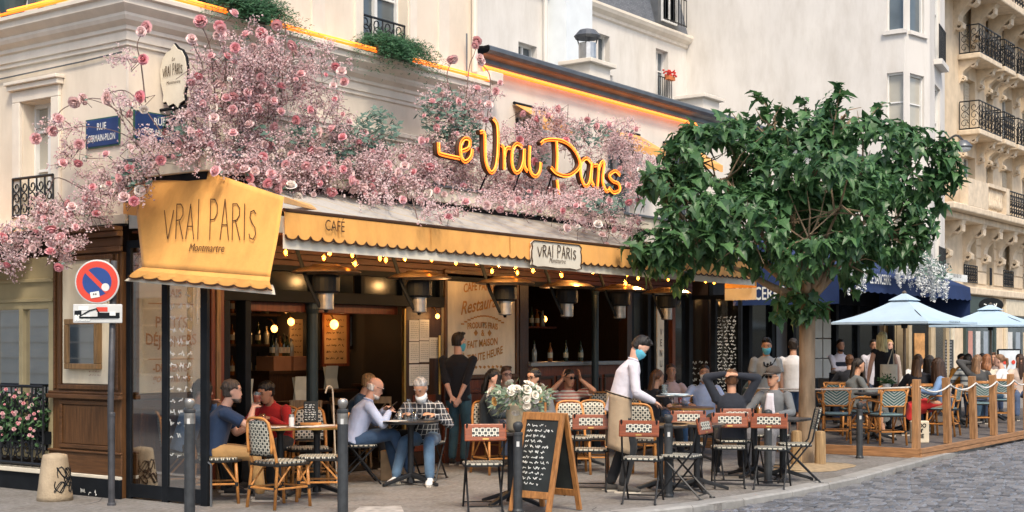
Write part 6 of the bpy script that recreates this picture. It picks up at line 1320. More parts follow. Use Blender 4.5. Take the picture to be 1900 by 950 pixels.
for px, col, lb, s_ in ((22, (.05, .09, .10), 'dark teal plant pot on the side cornice', 1.2), (85, (.16, .30, .16), 'light green plant pot on the side cornice', .85)):
    p = onX(px, 20, -.13); t = thing('plant_pot', lb, 'pot', (-.13, p.y, 5.315)); MB().lathe([(.10 * s_, 0), (.15 * s_, .24 * s_), (.165 * s_, .24 * s_), (.165 * s_, .28 * s_), (.13 * s_, .27 * s_)], 16).obj('pot', M('pot_%s' % lb[:5], col, .5), t, smooth=False); q = MB(); r_ = random.Random(px)
    for k in range(160): d = rdir(r_); d.z = abs(d.z) + .2; p = Vector((0, 0, .27 * s_)) + d * r_.uniform(.0, .3); dd = rdir(r_); small_leaf(q, p, dd, dd.orthogonal().normalized(), .06, .015)
    q.obj('foliage', m_fern, t, kind='stuff')
wb = thing('window_flowers', 'pink geraniums and ivy leaves behind the side street window guard', 'plant'); q, q2 = MB(), MB(); r_ = random.Random(8)
for k in range(900): p = FX(r_.uniform(1.24, 2.6), .75 + r_.uniform(-.25, .38) * r_.random() ** .4, -r_.uniform(.06, .26)); d = rdir(r_); leaf_geo(q, p, d, Vector((-1, 0, .4)), r_.uniform(.04, .08)) if r_.random() < .6 else None
for k in range(60): p = FX(r_.uniform(1.24, 2.5), .85 + r_.uniform(-.25, .28), -r_.uniform(.2, .3)); inst('flower', rose_me[r_.randrange(3)], wb, p, (CAM - p).to_track_quat('Z', 'Y').to_euler(), r_.uniform(.012, .024))
q.obj('foliage', m_gleaf, wb, kind='stuff'); mbox(MB(), FX, 1.24, 2.6, .52, .66, -.13, -.05).obj('trough', m_black, wb)
ws = thing('wisteria_garland', 'white wisteria garland hanging over the navy awning', 'garland'); q, q2 = MB(), MB(); r_ = random.Random(14)
for k in range(120):
    u = r_.random(); px, py = (1662 + 95 * u, 462 + 42 * u + r_.uniform(-14, 26)) if k % 5 else (r_.uniform(1572, 1606), r_.uniform(490, 505)); p = onY(px, py, -2.25 - r_.uniform(0, .25)); ln = r_.uniform(.2, .55)
    for j in range(46): t = r_.random(); c = p + Vector((r_.gauss(0, 1), r_.gauss(0, 1), 0)) * (.045 * (1 - t * .75)) - Vector((0, 0, ln * t)); d = rdir(r_); e = d.orthogonal().normalized(); s_ = r_.uniform(.012, .026); q.add([c + d * s_, c + e * s_, c - d * s_, c - e * s_], [(0, 1, 2, 3)])
    for j in range(5): d = rdir(r_); small_leaf(q2, p + rdir(r_) * .1, d, d.orthogonal().normalized(), .12, .025)
q.obj('blossom', m_wist, ws, kind='stuff'); q2.obj('foliage', m_euc, ws, kind='stuff')
t = thing('deck_plant', 'small leafy green plant in a pot on the deck table', 'plant', P(1645, 23.2, .12 + .747)); MB().lathe([(.06, 0), (.08, .1)], 12).obj('pot', m_wht, t); q = MB(); r_ = random.Random(3)
for k in range(160): d = rdir(r_); d.z = abs(d.z); dd = rdir(r_); small_leaf(q, Vector((0, 0, .1)) + d * r_.uniform(.02, .16), dd, dd.orthogonal().normalized(), .06, .018)
q.obj('foliage', m_gleaf, t, kind='stuff')
# ================================================================ people
SK = {'fair': (.62, .36, .26), 'mid': (.50, .27, .17), 'tan': (.40, .20, .12), 'deep': (.20, .10, .06)}
def skin(k): return M('skin_' + k, SK[k], .5, 0, .06, 12, spec=.35)
def cloth(name, col, var=.12): return M('cloth_' + name, col, .85, 0, var, 7, .35, 14, sheen=.1)
def hairm(name, col): return M('hair_' + name, col, .45, 0, .6, 45, .8, 60, stretch=(1, 1, .08))
TMP = []
def rings(mb, rs, n=14):
    """rs: (center, ax, ay) with ax/ay = half-axis vectors; closed loft"""
    vs = []
    for c, a, b in rs: vs += [c + a * math.cos(2 * math.pi * j / n) + b * math.sin(2 * math.pi * j / n) for j in range(n)]
    k = len(rs); fs = [(i * n + j, i * n + (j + 1) % n, (i + 1) * n + (j + 1) % n, (i + 1) * n + j) for i in range(k - 1) for j in range(n)]
    fs += [tuple(range(n - 1, -1, -1)), tuple((k - 1) * n + j for j in range(n))]; mb.add(vs, fs)
def limb(mb, pts, rs, n=10):
    mb.tube(pts, rs, n); mb.ico(pts[0], rs[0] * .98, 1); mb.ico(pts[-1], rs[-1] * .98, 1)
def solid(mb, name, mat, parent, vox, smooth=3, **kw):
    me = mb.mesh('tmp', mat); o = bpy.data.objects.new('tmp', me)
    md = o.modifiers.new('r', 'REMESH'); md.mode = 'VOXEL'; md.voxel_size = vox; md.use_smooth_shade = True
    if smooth: s_ = o.modifiers.new('s', 'SMOOTH'); s_.factor = .5; s_.iterations = smooth
    m2 = bake(o); bpy.data.objects.remove(o); bpy.data.meshes.remove(me)
    m2.name = name; m2.materials.clear(); m2.materials.append(mat); m2.polygons.foreach_set('use_smooth', [True] * len(m2.polygons))
    r = bpy.data.objects.new(name, m2); COL.objects.link(r); r.parent = parent; return tag(r, **kw)
def ik(a, t, l1, l2, hint):
    d = t - a; L_ = max(.05, min(d.length, (l1 + l2) * .995)); d = d.normalized(); x = (l1 * l1 - l2 * l2 + L_ * L_) / (2 * L_); h = math.sqrt(max(0, l1 * l1 - x * x))
    hn = hint - d * hint.dot(d); hn = hn.normalized() if hn.length > 1e-4 else d.orthogonal().normalized(); return a + d * x + hn * h, a + d * L_
def hand(mb, w, d, pn, side, curl=.35):
    """w wrist, d finger direction, pn palm normal; side +1 = thumb on +s side"""
    d = d.normalized(); pn = (pn - d * pn.dot(d)).normalized(); s = d.cross(pn) * side
    rings(mb, [(w, s * .024, pn * .018), (w + d * .035, s * .036, pn * .016), (w + d * .085, s * .041, pn * .013)], 10)
    for k, (o, ln) in enumerate(((.03, .072), (.01, .082), (-.011, .077), (-.031, .06))):
        b = w + d * .08 + s * o; k1 = b + (d * math.cos(curl * .6) + pn * math.sin(curl * .6)) * ln * .5; k2 = k1 + (d * math.cos(curl * 1.8) + pn * math.sin(curl * 1.8)) * ln * .5; limb(mb, [b, k1, k2], [.0105, .0095, .008], 6)
    b = w + d * .03 + s * .03; k1 = b + (d * .6 + s * .7 + pn * .3).normalized() * .04; limb(mb, [b, k1, k1 + (d + pn * .5).normalized() * .032], [.013, .011, .009], 6)
def person(label, px, Y, deg, sit=True, z=0, lean=6, head=(0, 0), hands=None, hints=None, hd=None, curl=.4, top='white', tcol=None, sleeve='long', bottom='long', bcol=(.06, .09, .16), shoes=(.04, .04, .04), hair=('short', 'dark', (.02, .014, .01)), sk='mid', mask=None, glasses=None, hat=None, apron=None, H=1.0, vox=.013, feet=None, lean_side=0, tmat=None, female=False, beard=None, knees=None, twist=0, extra=None, group=None, broad=None):
    t = thing('person', label, 'person', P(px, Y, z), face(deg), group); S = H; ax = Vector((1, 0, 0))
    hipz = .53 if sit else .94 * S; hip = Vector((0, -.04 if sit else 0, hipz)); L_ = R(lean); up = Vector((math.sin(R(lean_side)), math.sin(L_), math.cos(L_))).normalized()
    ax = Matrix.Rotation(R(twist), 3, 'Z') @ (ax - up * ax.dot(up)).normalized(); fwd = up.cross(ax).normalized()
    up2 = (up + fwd * .10 * (1 if lean > 10 else .2)).normalized(); TS = (.93 if lean > 6 else .99) if sit else S; ch = hip + up * .30 * TS; nb = hip + up * .30 * TS + up2 * .20 * TS; wsh = broad or (.185 if not female else .165)
    sh = [nb - up2 * .055 + ax * (sg * wsh) for sg in (-1, 1)]; yaw, pit = R(head[0]), R(head[1]); hdir = (up2 * .75 + Vector((0, 0, .25))).normalized(); hc = nb + hdir * .175 * S + fwd * .025
    HM = Matrix.Translation(hc) @ Matrix.Rotation(R(twist) - yaw, 4, 'Z') @ Matrix.Rotation(-pit, 4, 'X')
    # --- legs
    hp = [hip + Vector((sg * .09, 0, -.02)) for sg in (-1, 1)]; kn, an = [], []
    for i, sg in enumerate((-1, 1)):
        if sit:
            k = Vector(knees[i]) if knees else hp[i] + Vector((sg * .06, .42, -.02)); f = Vector(feet[i]) if feet else Vector((k.x + sg * .01, k.y + .06, .085)); kn.append(k); an.append(f)
        else: f = Vector(feet[i]) if feet else Vector((sg * .10, -.02 + .06 * sg, .085)); k, f = ik(hp[i], f, .44 * S, .43 * S, Vector((0, 1, 0))); kn.append(k); an.append(f)
    # --- arms
    el, wr = [], []; dflt = [(-.24, .34, .74), (.24, .34, .74)] if sit else [(-.26, .06, .82), (.26, .06, .82)]
    for i, sg in enumerate((-1, 1)):
        tg = Vector((hands or dflt)[i]); hn = Vector((hints or [(-.6, -.4, -.6), (.6, -.4, -.6)])[i]); e, w = ik(sh[i], tg, .285 * S, .255 * S, hn); el.append(e); wr.append(w)
    far = vox > .015; b = MB()
    # head and face
    prof = [(-.118, .028, .058, .022), (-.10, .044, .04, .045), (-.07, .056, .024, .068), (-.03, .064, .01, .082), (.01, .070, .0, .091), (.05, .072, -.006, .093), (.085, .06, -.01, .078), (.108, .036, -.012, .048), (.117, .012, -.012, .015)]
    X3 = HM.to_3x3()
    rings(b, [(HM @ Vector((0, cy_, zz)), X3 @ Vector((rx, 0, 0)), X3 @ Vector((0, ry, 0))) for zz, rx, cy_, ry in prof], 16)
    b.add([HM @ Vector(v) for v in ((0, .085, .02), (-.019, .072, -.04), (.019, .072, -.04), (0, .114, -.034), (0, .05, -.01), (0, .08, -.048))], [(0, 1, 3), (0, 3, 2), (1, 5, 3), (5, 2, 3), (0, 4, 1), (0, 2, 4), (1, 4, 5), (4, 2, 5)])
    for sg in (-1, 1): b.ico(HM @ Vector((sg * .073, -.008, -.012)), .02, 1, (.55, 1, 1.5)); b.ico(HM @ Vector((sg * .03, .07, .022)), .02, 1)
    limb(b, [nb - up2 * .05, nb + up2 * .02, HM @ Vector((0, -.012, -.06))], [.062, .055, .054])
    rings(b, [(hip, ax * .14, fwd * .09), (ch, ax * .13, fwd * .09), (nb - up2 * .04, ax * .10, fwd * .06), (nb, ax * .06, fwd * .05)])
    for i, sg in enumerate((-1, 1)):
        limb(b, [sh[i], sh[i].lerp(el[i], .5), el[i]], [.048, .044, .037]); limb(b, [el[i], el[i].lerp(wr[i], .35), wr[i]], [.038, .038, .025])
        d = Vector(hd[i]) if hd else (wr[i] - el[i]).normalized() * .7 + Vector((-sg * .3, .2, -.1)); hand(b, wr[i], d, Vector((-sg * .5, .1, -.8)), -sg if sit else sg, curl)
        if bottom in ('shorts', 'skirt'): limb(b, [hp[i], kn[i]], [.085, .055]); limb(b, [kn[i], kn[i].lerp(an[i], .35), an[i]], [.052, .055, .036])
    solid(b, 'body', skin(sk), t, min(vox, .0105) if not far else .015, 2)
    # --- face details
    q = MB(); dark = hairm(hair[1], hair[2])
    for sg in (-1, 1): q.ico(HM @ Vector((sg * .030, .0835, .012)), .0085, 1, (1.3, .6, .8))
    q.obj('eyes', M('eye', (.03, .02, .015), .3), t, kind='stuff'); q = MB()
    for sg in (-1, 1): q.tube([HM @ Vector((sg * .014, .093, .030)), HM @ Vector((sg * .032, .091, .035)), HM @ Vector((sg * .048, .078, .028))], .0042, 4)
    q.obj('eyebrows', dark, t, kind='stuff')
    if not mask: q = MB(); q.tube([HM @ Vector((-.024, .084, -.066)), HM @ Vector((0, .094, -.068)), HM @ Vector((.024, .084, -.066))], [.003, .006, .003], 5); q.obj('mouth', M('lips', (.38, .13, .11), .5), t)
    else:
        q = MB(); ch_ = mask[1] if len(mask) > 1 else 0; rings(q, [(HM @ Vector((0, cy_ + .004, zz - ch_)), X3 @ Vector((rx + .006, 0, 0)), X3 @ Vector((0, ry + .010, 0))) for zz, rx, cy_, ry in ((-.125, .035, .055, .03), (-.1, .05, .038, .055), (-.06, .062, .028, .078), (-.02, .06, .03, .07))], 14); q.obj('face_mask', cloth('mask_%s' % mask[0], {'blue': (.10, .42, .55), 'white': (.72, .76, .78)}[mask[0]], .05), t, smooth=True)
    if beard: q = MB(); rings(q, [(HM @ Vector((0, cy_ + .002, zz)), X3 @ Vector((rx + .004, 0, 0)), X3 @ Vector((0, ry + .005, 0))) for zz, rx, cy_, ry in ((-.122, .03, .056, .025), (-.1, .046, .04, .048), (-.078, .056, .022, .066))], 14); q.obj('beard', dark, t, smooth=True)
    # --- hair
    st = hair[0]; q = MB(); r_ = random.Random(int(px * 7))
    def cap(o, zlo, yf): rings(q, [(HM @ Vector((0, cy_ + yo, zz)), X3 @ Vector((rx, 0, 0)), X3 @ Vector((0, ry, 0))) for zz, rx, cy_, ry, yo in ((zlo, .066 + o, -.035, .06, 0), (.02, .075 + o, -.03, .075 + o, 0), (.05, .076 + o, -.02 + yf, .088 + o, 0), (.085, .066 + o, -.016 + yf, .083 + o, 0), (.112 + o, .042 + o, -.014, .052 + o, 0), (.124 + o, .012, -.012, .014, 0))], 14)
    if st == 'bald': rings(q, [(HM @ Vector((0, -.035, zz)), X3 @ Vector((rx, 0, 0)), X3 @ Vector((0, ry, 0))) for zz, rx, ry in ((-.05, .066, .058), (-.01, .076, .064), (.025, .074, .062))], 12)
    else: cap(.004, -.06 if st in ('short', 'curly', 'quiff') else -.02, .004)
    if st == 'curly':
        for k in range(90): d = rdir(r_); d.z = abs(d.z) * .9 - .1; d.y = d.y * .9 - .15; q.ico(HM @ Vector((d.x * .082, d.y * .1 - .01, .035 + d.z * .095)), r_.uniform(.014, .024), 1)
    if st == 'short':
        for k in range(70): d = rdir(r_); d.z = abs(d.z) * .9; d.y = d.y * .9 - .2; q.ico(HM @ Vector((d.x * .077, d.y * .092 - .012, .035 + d.z * .086)), r_.uniform(.007, .014), 1)
    if st == 'quiff':
        for k in range(30): q.ico(HM @ Vector((r_.uniform(-.05, .05), r_.uniform(-.03, .07), .105 + r_.uniform(0, .02))), .02, 1)
    if st in ('bob', 'long'):
        n = 26; ln = .17 if st == 'bob' else .36
        for k in range(n):
            a = R(150 + 240 * k / (n - 1)) if st == 'bob' else R(165 + 210 * k / (n - 1)); a = -a + R(180); x, y = math.sin(a), -math.cos(a); p0 = HM @ Vector((x * .074, -y * -.075 * 1 - .012, .05)) if False else HM @ Vector((.074 * math.sin(a), -.012 - .085 * math.cos(a), .06))
            p1 = HM @ Vector((.086 * math.sin(a), -.02 - .09 * math.cos(a), -.06)); p2 = p1 + Vector((0, 0, -ln * r_.uniform(.7, 1))) + (X3 @ Vector((.02 * math.sin(a), -.03 * math.cos(a) - .02, 0))); q.tube([p0, p1, p1.lerp(p2, .5) + rdir(r_) * .008, p2], [.024, .027, .025, .010], 6)
    if st == 'ponytail': q.tube([HM @ Vector(v) for v in ((0, -.09, .05), (0, -.14, .03), (0, -.15, -.06), (0, -.13, -.16))], [.02, .032, .028, .008], 8)
    if st == 'bun': q.ico(HM @ Vector((0, -.11, .06)), .042, 2)
    ho = solid(q, 'hair', dark, t, .009 if not far else .013, 1)
    if glasses:
        q = MB()
        for sg in (-1, 1): q.tube([HM @ Vector((sg * .031 + .022 * math.cos(k * .63), .098, .012 + .017 * math.sin(k * .63))) for k in range(10)], .003, 4, closed=True); q.tube([HM @ Vector((sg * .053, .096, .016)), HM @ Vector((sg * .076, .0, .012))], .0025, 4)
        q.tube([HM @ Vector((-.009, .1, .014)), HM @ Vector((.009, .1, .014))], .003, 4)
        if glasses == 'sun':
            for sg in (-1, 1): q.ico(HM @ Vector((sg * .031, .097, .012)), .02, 1, (1.1, .25, .9))
        q.obj('glasses', m_black, t, kind='stuff')
    if hat:
        q = MB(); rings(q, [(HM @ Vector((0, -.012, zz)), X3 @ Vector((rx, 0, 0)), X3 @ Vector((0, ry, 0))) for zz, rx, ry in ((.05, .086, .106), (.09, .085, .103), (.13, .066, .08), (.146, .03, .035))], 18); q.add([HM @ (Vector(v) + Vector((0, 0, .016))) for v in ((-.075, .07, .042), (-.06, .15, .034), (0, .175, .036), (.06, .15, .034), (.075, .07, .042), (0, .09, .05))], [(0, 1, 5), (1, 2, 5), (2, 3, 5), (3, 4, 5)]); q.obj('cap', cloth('cap', hat), t, smooth=True, thick=.006)
    # --- clothing
    tm = tmat or cloth(top, tcol or (.6, .6, .58)); q = MB(); o = .018; fb = 1.12 if female else 1.0
    low = hip - up * (.06 if sit else .10)
    rings(q, [(low, ax * (.165 + o), fwd * (.115 + o)), (hip + up * .08, ax * (.150 + o), fwd * (.108 + o)), (hip + up * .2, ax * (.148 + o), fwd * (.108 + o)), (ch + up * .05, ax * (wsh - .02 + o), fwd * (.115 * fb + o)), (nb - up2 * .09, ax * (wsh - .02 + o), fwd * (.098 + o)), (nb - up2 * .03, ax * (.105 + o), fwd * (.068 + o)), (nb + up2 * .012, ax * .066, fwd * .062)], 18)
    for i in (0, 1):
        q.ico(sh[i] - up2 * .01, .064 + o * .4, 1)
        if sleeve == 'long': limb(q, [sh[i], sh[i].lerp(el[i], .5), el[i]], [.062, .057, .052]); limb(q, [el[i], el[i].lerp(wr[i], .5), el[i].lerp(wr[i], .96)], [.053, .048, .038])
        elif sleeve == 'rolled': limb(q, [sh[i], sh[i].lerp(el[i], .5), el[i], el[i].lerp(wr[i], .25)], [.062, .057, .052, .05])
        elif sleeve == 'short': q.tube([sh[i], sh[i].lerp(el[i], .35), sh[i].lerp(el[i], .72)], [.066, .066, .064], 12)
    solid(q, 'shirt' if not (sleeve == 'none') else 'top', tm, t, vox, 3)
    if top in ('white', 'lightblue', 'red', 'plaid', 'pink'):
        q = MB(); q.tube([nb + up2 * .02 + (ax * math.cos(a) * .062 + fwd * math.sin(a) * .06) - up2 * (.03 if abs(a - 1.57) < .7 else 0) for a in [k * 2 * math.pi / 12 for k in range(12)]], .013, 6, closed=True); q.obj('collar', tm, t, smooth=True)
    bmt = cloth('trousers_%02d_%02d_%02d' % tuple(int(c * 99) for c in bcol), bcol, .22); q = MB()
    rings(q, [(hip + up * .10, ax * .152, fwd * .112), (hip, ax * .168, fwd * .122), (hip - Vector((0, 0, .07 if sit else .10)), ax * .165, fwd * .115 if not sit else Vector((0, .14, 0)))], 16)
    for i in (0, 1):
        if bottom == 'long': limb(q, [hp[i], hp[i].lerp(kn[i], .5), kn[i]], [.098, .086, .068]); limb(q, [kn[i], kn[i].lerp(an[i], .4), an[i].lerp(kn[i], .06)], [.069, .068, .058])
        elif bottom == 'shorts': limb(q, [hp[i], hp[i].lerp(kn[i], .5), hp[i].lerp(kn[i], .86)], [.10, .092, .085])
    if bottom == 'skirt':
        q.v, q.f, q.m = [], [], []; mk = (kn[0] + kn[1]) / 2; rings(q, [(hip + up * .1, ax * .15, fwd * .11), (hip, ax * .18, fwd * .13), (hip.lerp(mk, .6), ax * .21, Vector((0, .05, .12))), (mk + Vector((0, .08, -.05)), ax * .22, Vector((0, .08, .11))), (mk + Vector((0, .1, -.25)), ax * .24, Vector((0, .12, .05)))], 18)
    solid(q, 'trousers' if bottom == 'long' else bottom, bmt, t, vox, 3)
    sm = cloth('shoe_%02d' % int(shoes[0] * 99), shoes)
    for i, sg in enumerate((-1, 1)):
        if sit and knees: fd = Vector((sg * .15, 1, 0)).normalized()
        else: fd = Vector((sg * .18, 1, 0)).normalized()
        a = an[i]; q = MB(); sx = Vector((fd.y, -fd.x, 0)); rings(q, [(a - fd * .055 + Vector((0, 0, -.04)), sx * .034, Vector((0, 0, .042))), (a + fd * .0 + Vector((0, 0, -.03)), sx * .04, Vector((0, 0, .052))), (a + fd * .08 + Vector((0, 0, -.045)), sx * .045, Vector((0, 0, .036))), (a + fd * .16 + Vector((0, 0, -.055)), sx * .042, Vector((0, 0, .026))), (a + fd * .195 + Vector((0, 0, -.06)), sx * .025, Vector((0, 0, .016)))], 12); so = q.obj('shoe', sm, t, smooth=True)
        q = MB(); q.prism([a + fd * f + sx * s_ + Vector((0, 0, -.085)) for f, s_ in ((-.09, -.028), (-.02, -.042), (.1, -.046), (.19, -.03), (.2, .02), (.1, .046), (-.02, .042), (-.09, .028))], (0, 0, .018)); q.obj('sole', M('sole_pale', (.55, .5, .42), .7) if shoes[0] < .5 or True else sm, so)
    if apron:
        q = MB(); am = cloth('apron_%02d' % int(apron[0] * 99), apron)
        if sit: pass
        q.grid(lambda u, v: hip + Vector((0, 0, .12 - .62 * v)) + ax * (math.sin((u - .5) * 4.9) * (.196 + .014 * v + .008 * math.sin(u * 25) * v)) + fwd * (math.cos((u - .5) * 4.9) * (.150 + .02 * v + .012 * math.sin(u * 20) * v)), 24, 10); q.obj('apron', am, t, smooth=True, thick=.008)
        q = MB(); q.tube([hip + Vector((0, 0, .11)) + ax * math.cos(a) * .2 + fwd * math.sin(a) * .154 for a in [k * .42 for k in range(15)]], .008, 5, closed=True); q.obj('apron_string', m_black, t)
        if apron[2] < .05: q = MB(); q.grid(lambda u, v: hip.lerp(ch, .2 + v) + ax * ((u - .5) * .26) + fwd * (.15 + .01 * v), 6, 5); q.obj('apron_bib', am, t, thick=.006)
    if extra: extra(t, dict(HM=HM, wr=wr, el=el, sh=sh, hip=hip, nb=nb, fwd=fwd, ax=ax, up=up, ch=ch))
    return t
def bag_strap(t, j): q = MB(); q.tube(catmull([j['sh'][0] + Vector((0, 0, .05)), j['ch'] + j['fwd'] * .15, j['hip'] + j['ax'] * .2 + j['fwd'] * .08], 5), .014, 5); q.obj('bag_strap', m_black, t)
def shoulder_bag(t, j): bag_strap(t, j); c = j['hip'] + j['ax'] * .22 + j['fwd'] * .16; q = MB(); q.box(c.x - .1, c.x + .1, c.y - .04, c.y + .04, c.z - .08, c.z + .14); q.obj('shoulder_bag', m_black, t, bevel=.02)
def tote(t, j): c = j['hip'] - j['fwd'] * .17 + Vector((0, 0, .06)); q = MB(); q.grid(lambda u, v: c + j['ax'] * ((u - .5) * .3) + Vector((0, -.03 * math.sin(u * 3.14), -.2 + .34 * v)), 6, 6); q.obj('tote_bag', MATS['cream_canvas'], t, thick=.05, smooth=True); q = MB(); q.tube([c + j['ax'] * .1 + Vector((0, 0, .14)), j['sh'][1] + Vector((0, -.03, .06)), c - j['ax'] * .02 + Vector((0, -.02, .14))], .012, 5); q.obj('tote_strap', MATS['cream_canvas'], t)
def figure_print(t, j):
    c = j['ch'] + j['fwd'] * .142 - Vector((0, 0, .0)); f = j['fwd']; q = MB(); A = lambda x, zz: c + j['ax'] * x + Vector((0, 0, zz)) + f * (.002 - abs(x) * .12)
    q.ico(A(0, .09), .022, 1, (1, .4, 1)); 
    for pl in ([(0, .07), (0, -.02), (-.04, -.09)], [(0, -.02), (.03, -.08)], [(0, .05), (-.05, .08), (-.05, .13)], [(0, .05), (.05, .07), (.06, .13)]): q.tube([A(*p) for p in pl], .011, 5)
    q.tube([A(-.07, -.1), A(.07, -.09)], .006, 4); q.obj('shirt_print', m_black, t, kind='stuff')
def hold(kind, i):
    def f(t, j):
        w = j['wr'][i] + (j['wr'][i] - j['el'][i]).normalized() * .07
        if kind == 'beer': 
            g = thing('beer_glass', 'stemmed glass of dark beer held by the man in navy tee', 'glass', t.matrix_world @ w if False else Matrix.LocRotScale(t.location, t.rotation_euler, None) @ (w + Vector((0, .03, -.06)))); q = MB(); q.lathe([(.03, 0), (.03, .004), (.006, .008), (.006, .04), (.036, .06), (.042, .12), (.036, .17)], 14, cap=False); q.obj('bowl', m_clear, g, smooth=True); MB().lathe([(.034, .062), (.040, .12), (.038, .135)], 14).obj('drink', m_beer, g)
        if kind == 'phone': g = thing('phone', 'dark phone held by the bald man', 'phone', Matrix.LocRotScale(t.location, t.rotation_euler, None) @ (w + Vector((.02, .02, .03))), t.rotation_euler.z); MB().box(-.036, .036, -.004, .004, -.07, .07, Matrix.Rotation(R(-50), 4, 'X')).obj('case', m_black, g, bevel=.006)
    return f
def tray(t, j):
    c = Matrix.LocRotScale(t.location, t.rotation_euler, None) @ (j['wr'][0].lerp(j['wr'][1], .5) + Vector((0, .26, .05))); g = thing('serving_tray', 'round serving tray with menus and glasses held by the waiter', 'tray', c, t.rotation_euler.z); MB().lathe([(.2, 0), (.215, .012), (.21, .014), (.195, .006)], 26).obj('plate', m_steel, g)
    for k in range(3): MB().box(-.13, .13, -.1, .1, .016 + .006 * k, .02 + .006 * k, Matrix.Rotation(.25 * k, 4, 'Z')).obj('menu', M('menu_blue', (.55, .66, .7), .7), g)
    for dx in (-.12, -.05): MB().lathe([(.028, .035), (.034, .13), (.032, .13), (.025, .04)], 12, (dx, -.1, 0), cap=False).obj('glass', m_clear, g)
JE = (.035, .075, .15); KH = (.36, .21, .08); BK = (.015, .017, .02); GY = (.14, .14, .15)
person('person in denim shirt with dark hair behind the glass screen resting cheek on hand', 346, 14.85, 72, lean=16, head=(0, 8), tcol=(.14, .24, .42), top='denim', hands=[(-.12, .30, .98), (.16, .42, .78)], hair=('bob', 'dark', (.02, .014, .01)), sk='fair', bcol=BK, vox=.013)
person('man in navy tee and khaki trousers lifting a beer glass', 402, 14.25, 76, lean=14, head=(4, 2), tcol=(.012, .03, .075), top='navy', sleeve='short', hands=[(-.12, .40, .80), (.06, .37, .97)], hints=[(-.5, -.4, -.8), (.7, -.1, -.8)], hair=('curly', 'greybrown', (.075, .06, .05)), beard=1, sk='fair', bcol=KH, shoes=(.10, .09, .08), vox=.012, extra=hold('beer', 1))
person('man in red shirt with curly dark hair leaning over the wood table', 516, 15.75, 200, lean=26, head=(18, 22), tcol=(.36, .012, .012), top='red', hands=[(-.14, .42, .80), (.12, .44, .80)], hair=('curly', 'black', (.010, .008, .007)), sk='tan', bcol=BK, vox=.012)
person('fair haired person in blue seated inside the doorway', 657, 18.0, 95, lean=18, head=(0, 14), tcol=(.03, .08, .16), top='blue', hair=('short', 'blond', (.32, .2, .10)), sk='fair', bcol=BK, vox=.016)
person('bald bearded man in light blue shirt and jeans looking at his phone', 662, 16.05, 74, lean=20, head=(0, 24), tcol=(.42, .50, .70), top='lightblue', hands=[(-.08, .34, .86), (.12, .36, .84)], hints=[(-.7, -.5, -.5), (.7, -.5, -.5)], hair=('bald', 'white', (.55, .53, .5)), beard=1, glasses='reading', sk='fair', bcol=JE, knees=[(-.16, .40, .57), (.10, .42, .58)], feet=[(-.10, .50, .085), (.16, .62, .12)], shoes=(.012, .012, .012), vox=.012, extra=hold('phone', 1))
person('grey haired man in dark plaid shirt reading at the round table', 789, 16.35, 192, lean=20, head=(8, 34), tmat=pattern('plaid_shirt', 'plaid', (.03, .035, .045), (.55, .55, .55), 16, .9), top='plaid', hands=[(-.20, .32, .80), (.18, .34, .80)], hair=('short', 'grey', (.34, .34, .34)), sk='mid', mask=('white', .05), bcol=(.07, .13, .21), feet=[(-.2, .52, .085), (.22, .50, .085)], shoes=(.7, .7, .68), vox=.012, extra=shoulder_bag)
person('standing man in black sweater with hands clasped behind his back', 850, 18.5, 14, sit=False, H=1.03, broad=.21, lean=-1, head=(30, 4), tcol=(.008, .009, .014), top='black', sleeve='rolled', hands=[(-.04, -.20, .92), (.06, -.21, .88)], hints=[(-1, -.5, .1), (1, -.5, .1)], hd=[(.7, -.2, -.6), (-.3, -.2, -.9)], hair=('quiff', 'dark', (.02, .013, .009)), sk='fair', mask=('blue',), bcol=(.035, .09, .12), shoes=(.02, .02, .02), vox=.012, feet=[(-.09, .02, .085), (.09, -.04, .085)])
person('woman with black bobbed hair in dark jacket seated behind the vase', 912, 17.4, 100, lean=4, head=(0, 6), tcol=(.012, .02, .028), top='darkteal', hair=('bob', 'black', (.008, .007, .007)), sk='fair', female=True, bcol=(.05, .10, .18), vox=.014)
person('man in glasses and white tee behind the flower bouquet', 938, 19.0, 160, lean=4, tcol=(.62, .60, .57), top='tee', sleeve='short', hair=('quiff', 'brown', (.10, .045, .02)), glasses='reading', sk='fair', vox=.016)
person('dark haired man in glasses with legs stretched beside the bouquet', 990, 17.55, 208, lean=2, head=(6, 4), tcol=(.10, .11, .12), top='grey', hair=('curly', 'black', (.010, .008, .007)), glasses='reading', sk='mid', bcol=(.04, .085, .15), feet=[(-.35, .75, .085), (-.1, .5, .085)], knees=[(-.25, .44, .56), (.08, .44, .56)], shoes=(.72, .70, .66), vox=.013)
person('man in red striped shirt and sunglasses holding his head', 1052, 19.4, 165, lean=10, head=(-20, 8), tmat=pattern('striped_shirt', 'stripez', (.66, .60, .52), (.45, .10, .08), 22, .9), top='striped', sleeve='short', hands=[(-.12, .24, 1.14), (.14, .24, 1.14)], hints=[(-.8, .6, -.4), (.8, .6, -.4)], hd=[(.1, -.1, 1), (-.1, -.1, 1)], hair=('short', 'dark', (.02, .014, .01)), glasses='sun', sk='tan', bcol=BK, vox=.014)
person('waiter in pale shirt and beige apron bending over a tray', 1147, 15.1, 88, sit=False, lean=17, head=(0, 46), tcol=(.60, .58, .64), top='white', hands=[(-.12, .36, 1.00), (.12, .38, 1.00)], hints=[(-.6, -.8, -.4), (.6, -.8, -.4)], hair=('quiff', 'black', (.010, .008, .007)), sk='fair', mask=('blue',), bcol=BK, apron=(.36, .27, .175), shoes=(.06, .055, .05), vox=.011, H=1.02, extra=tray)
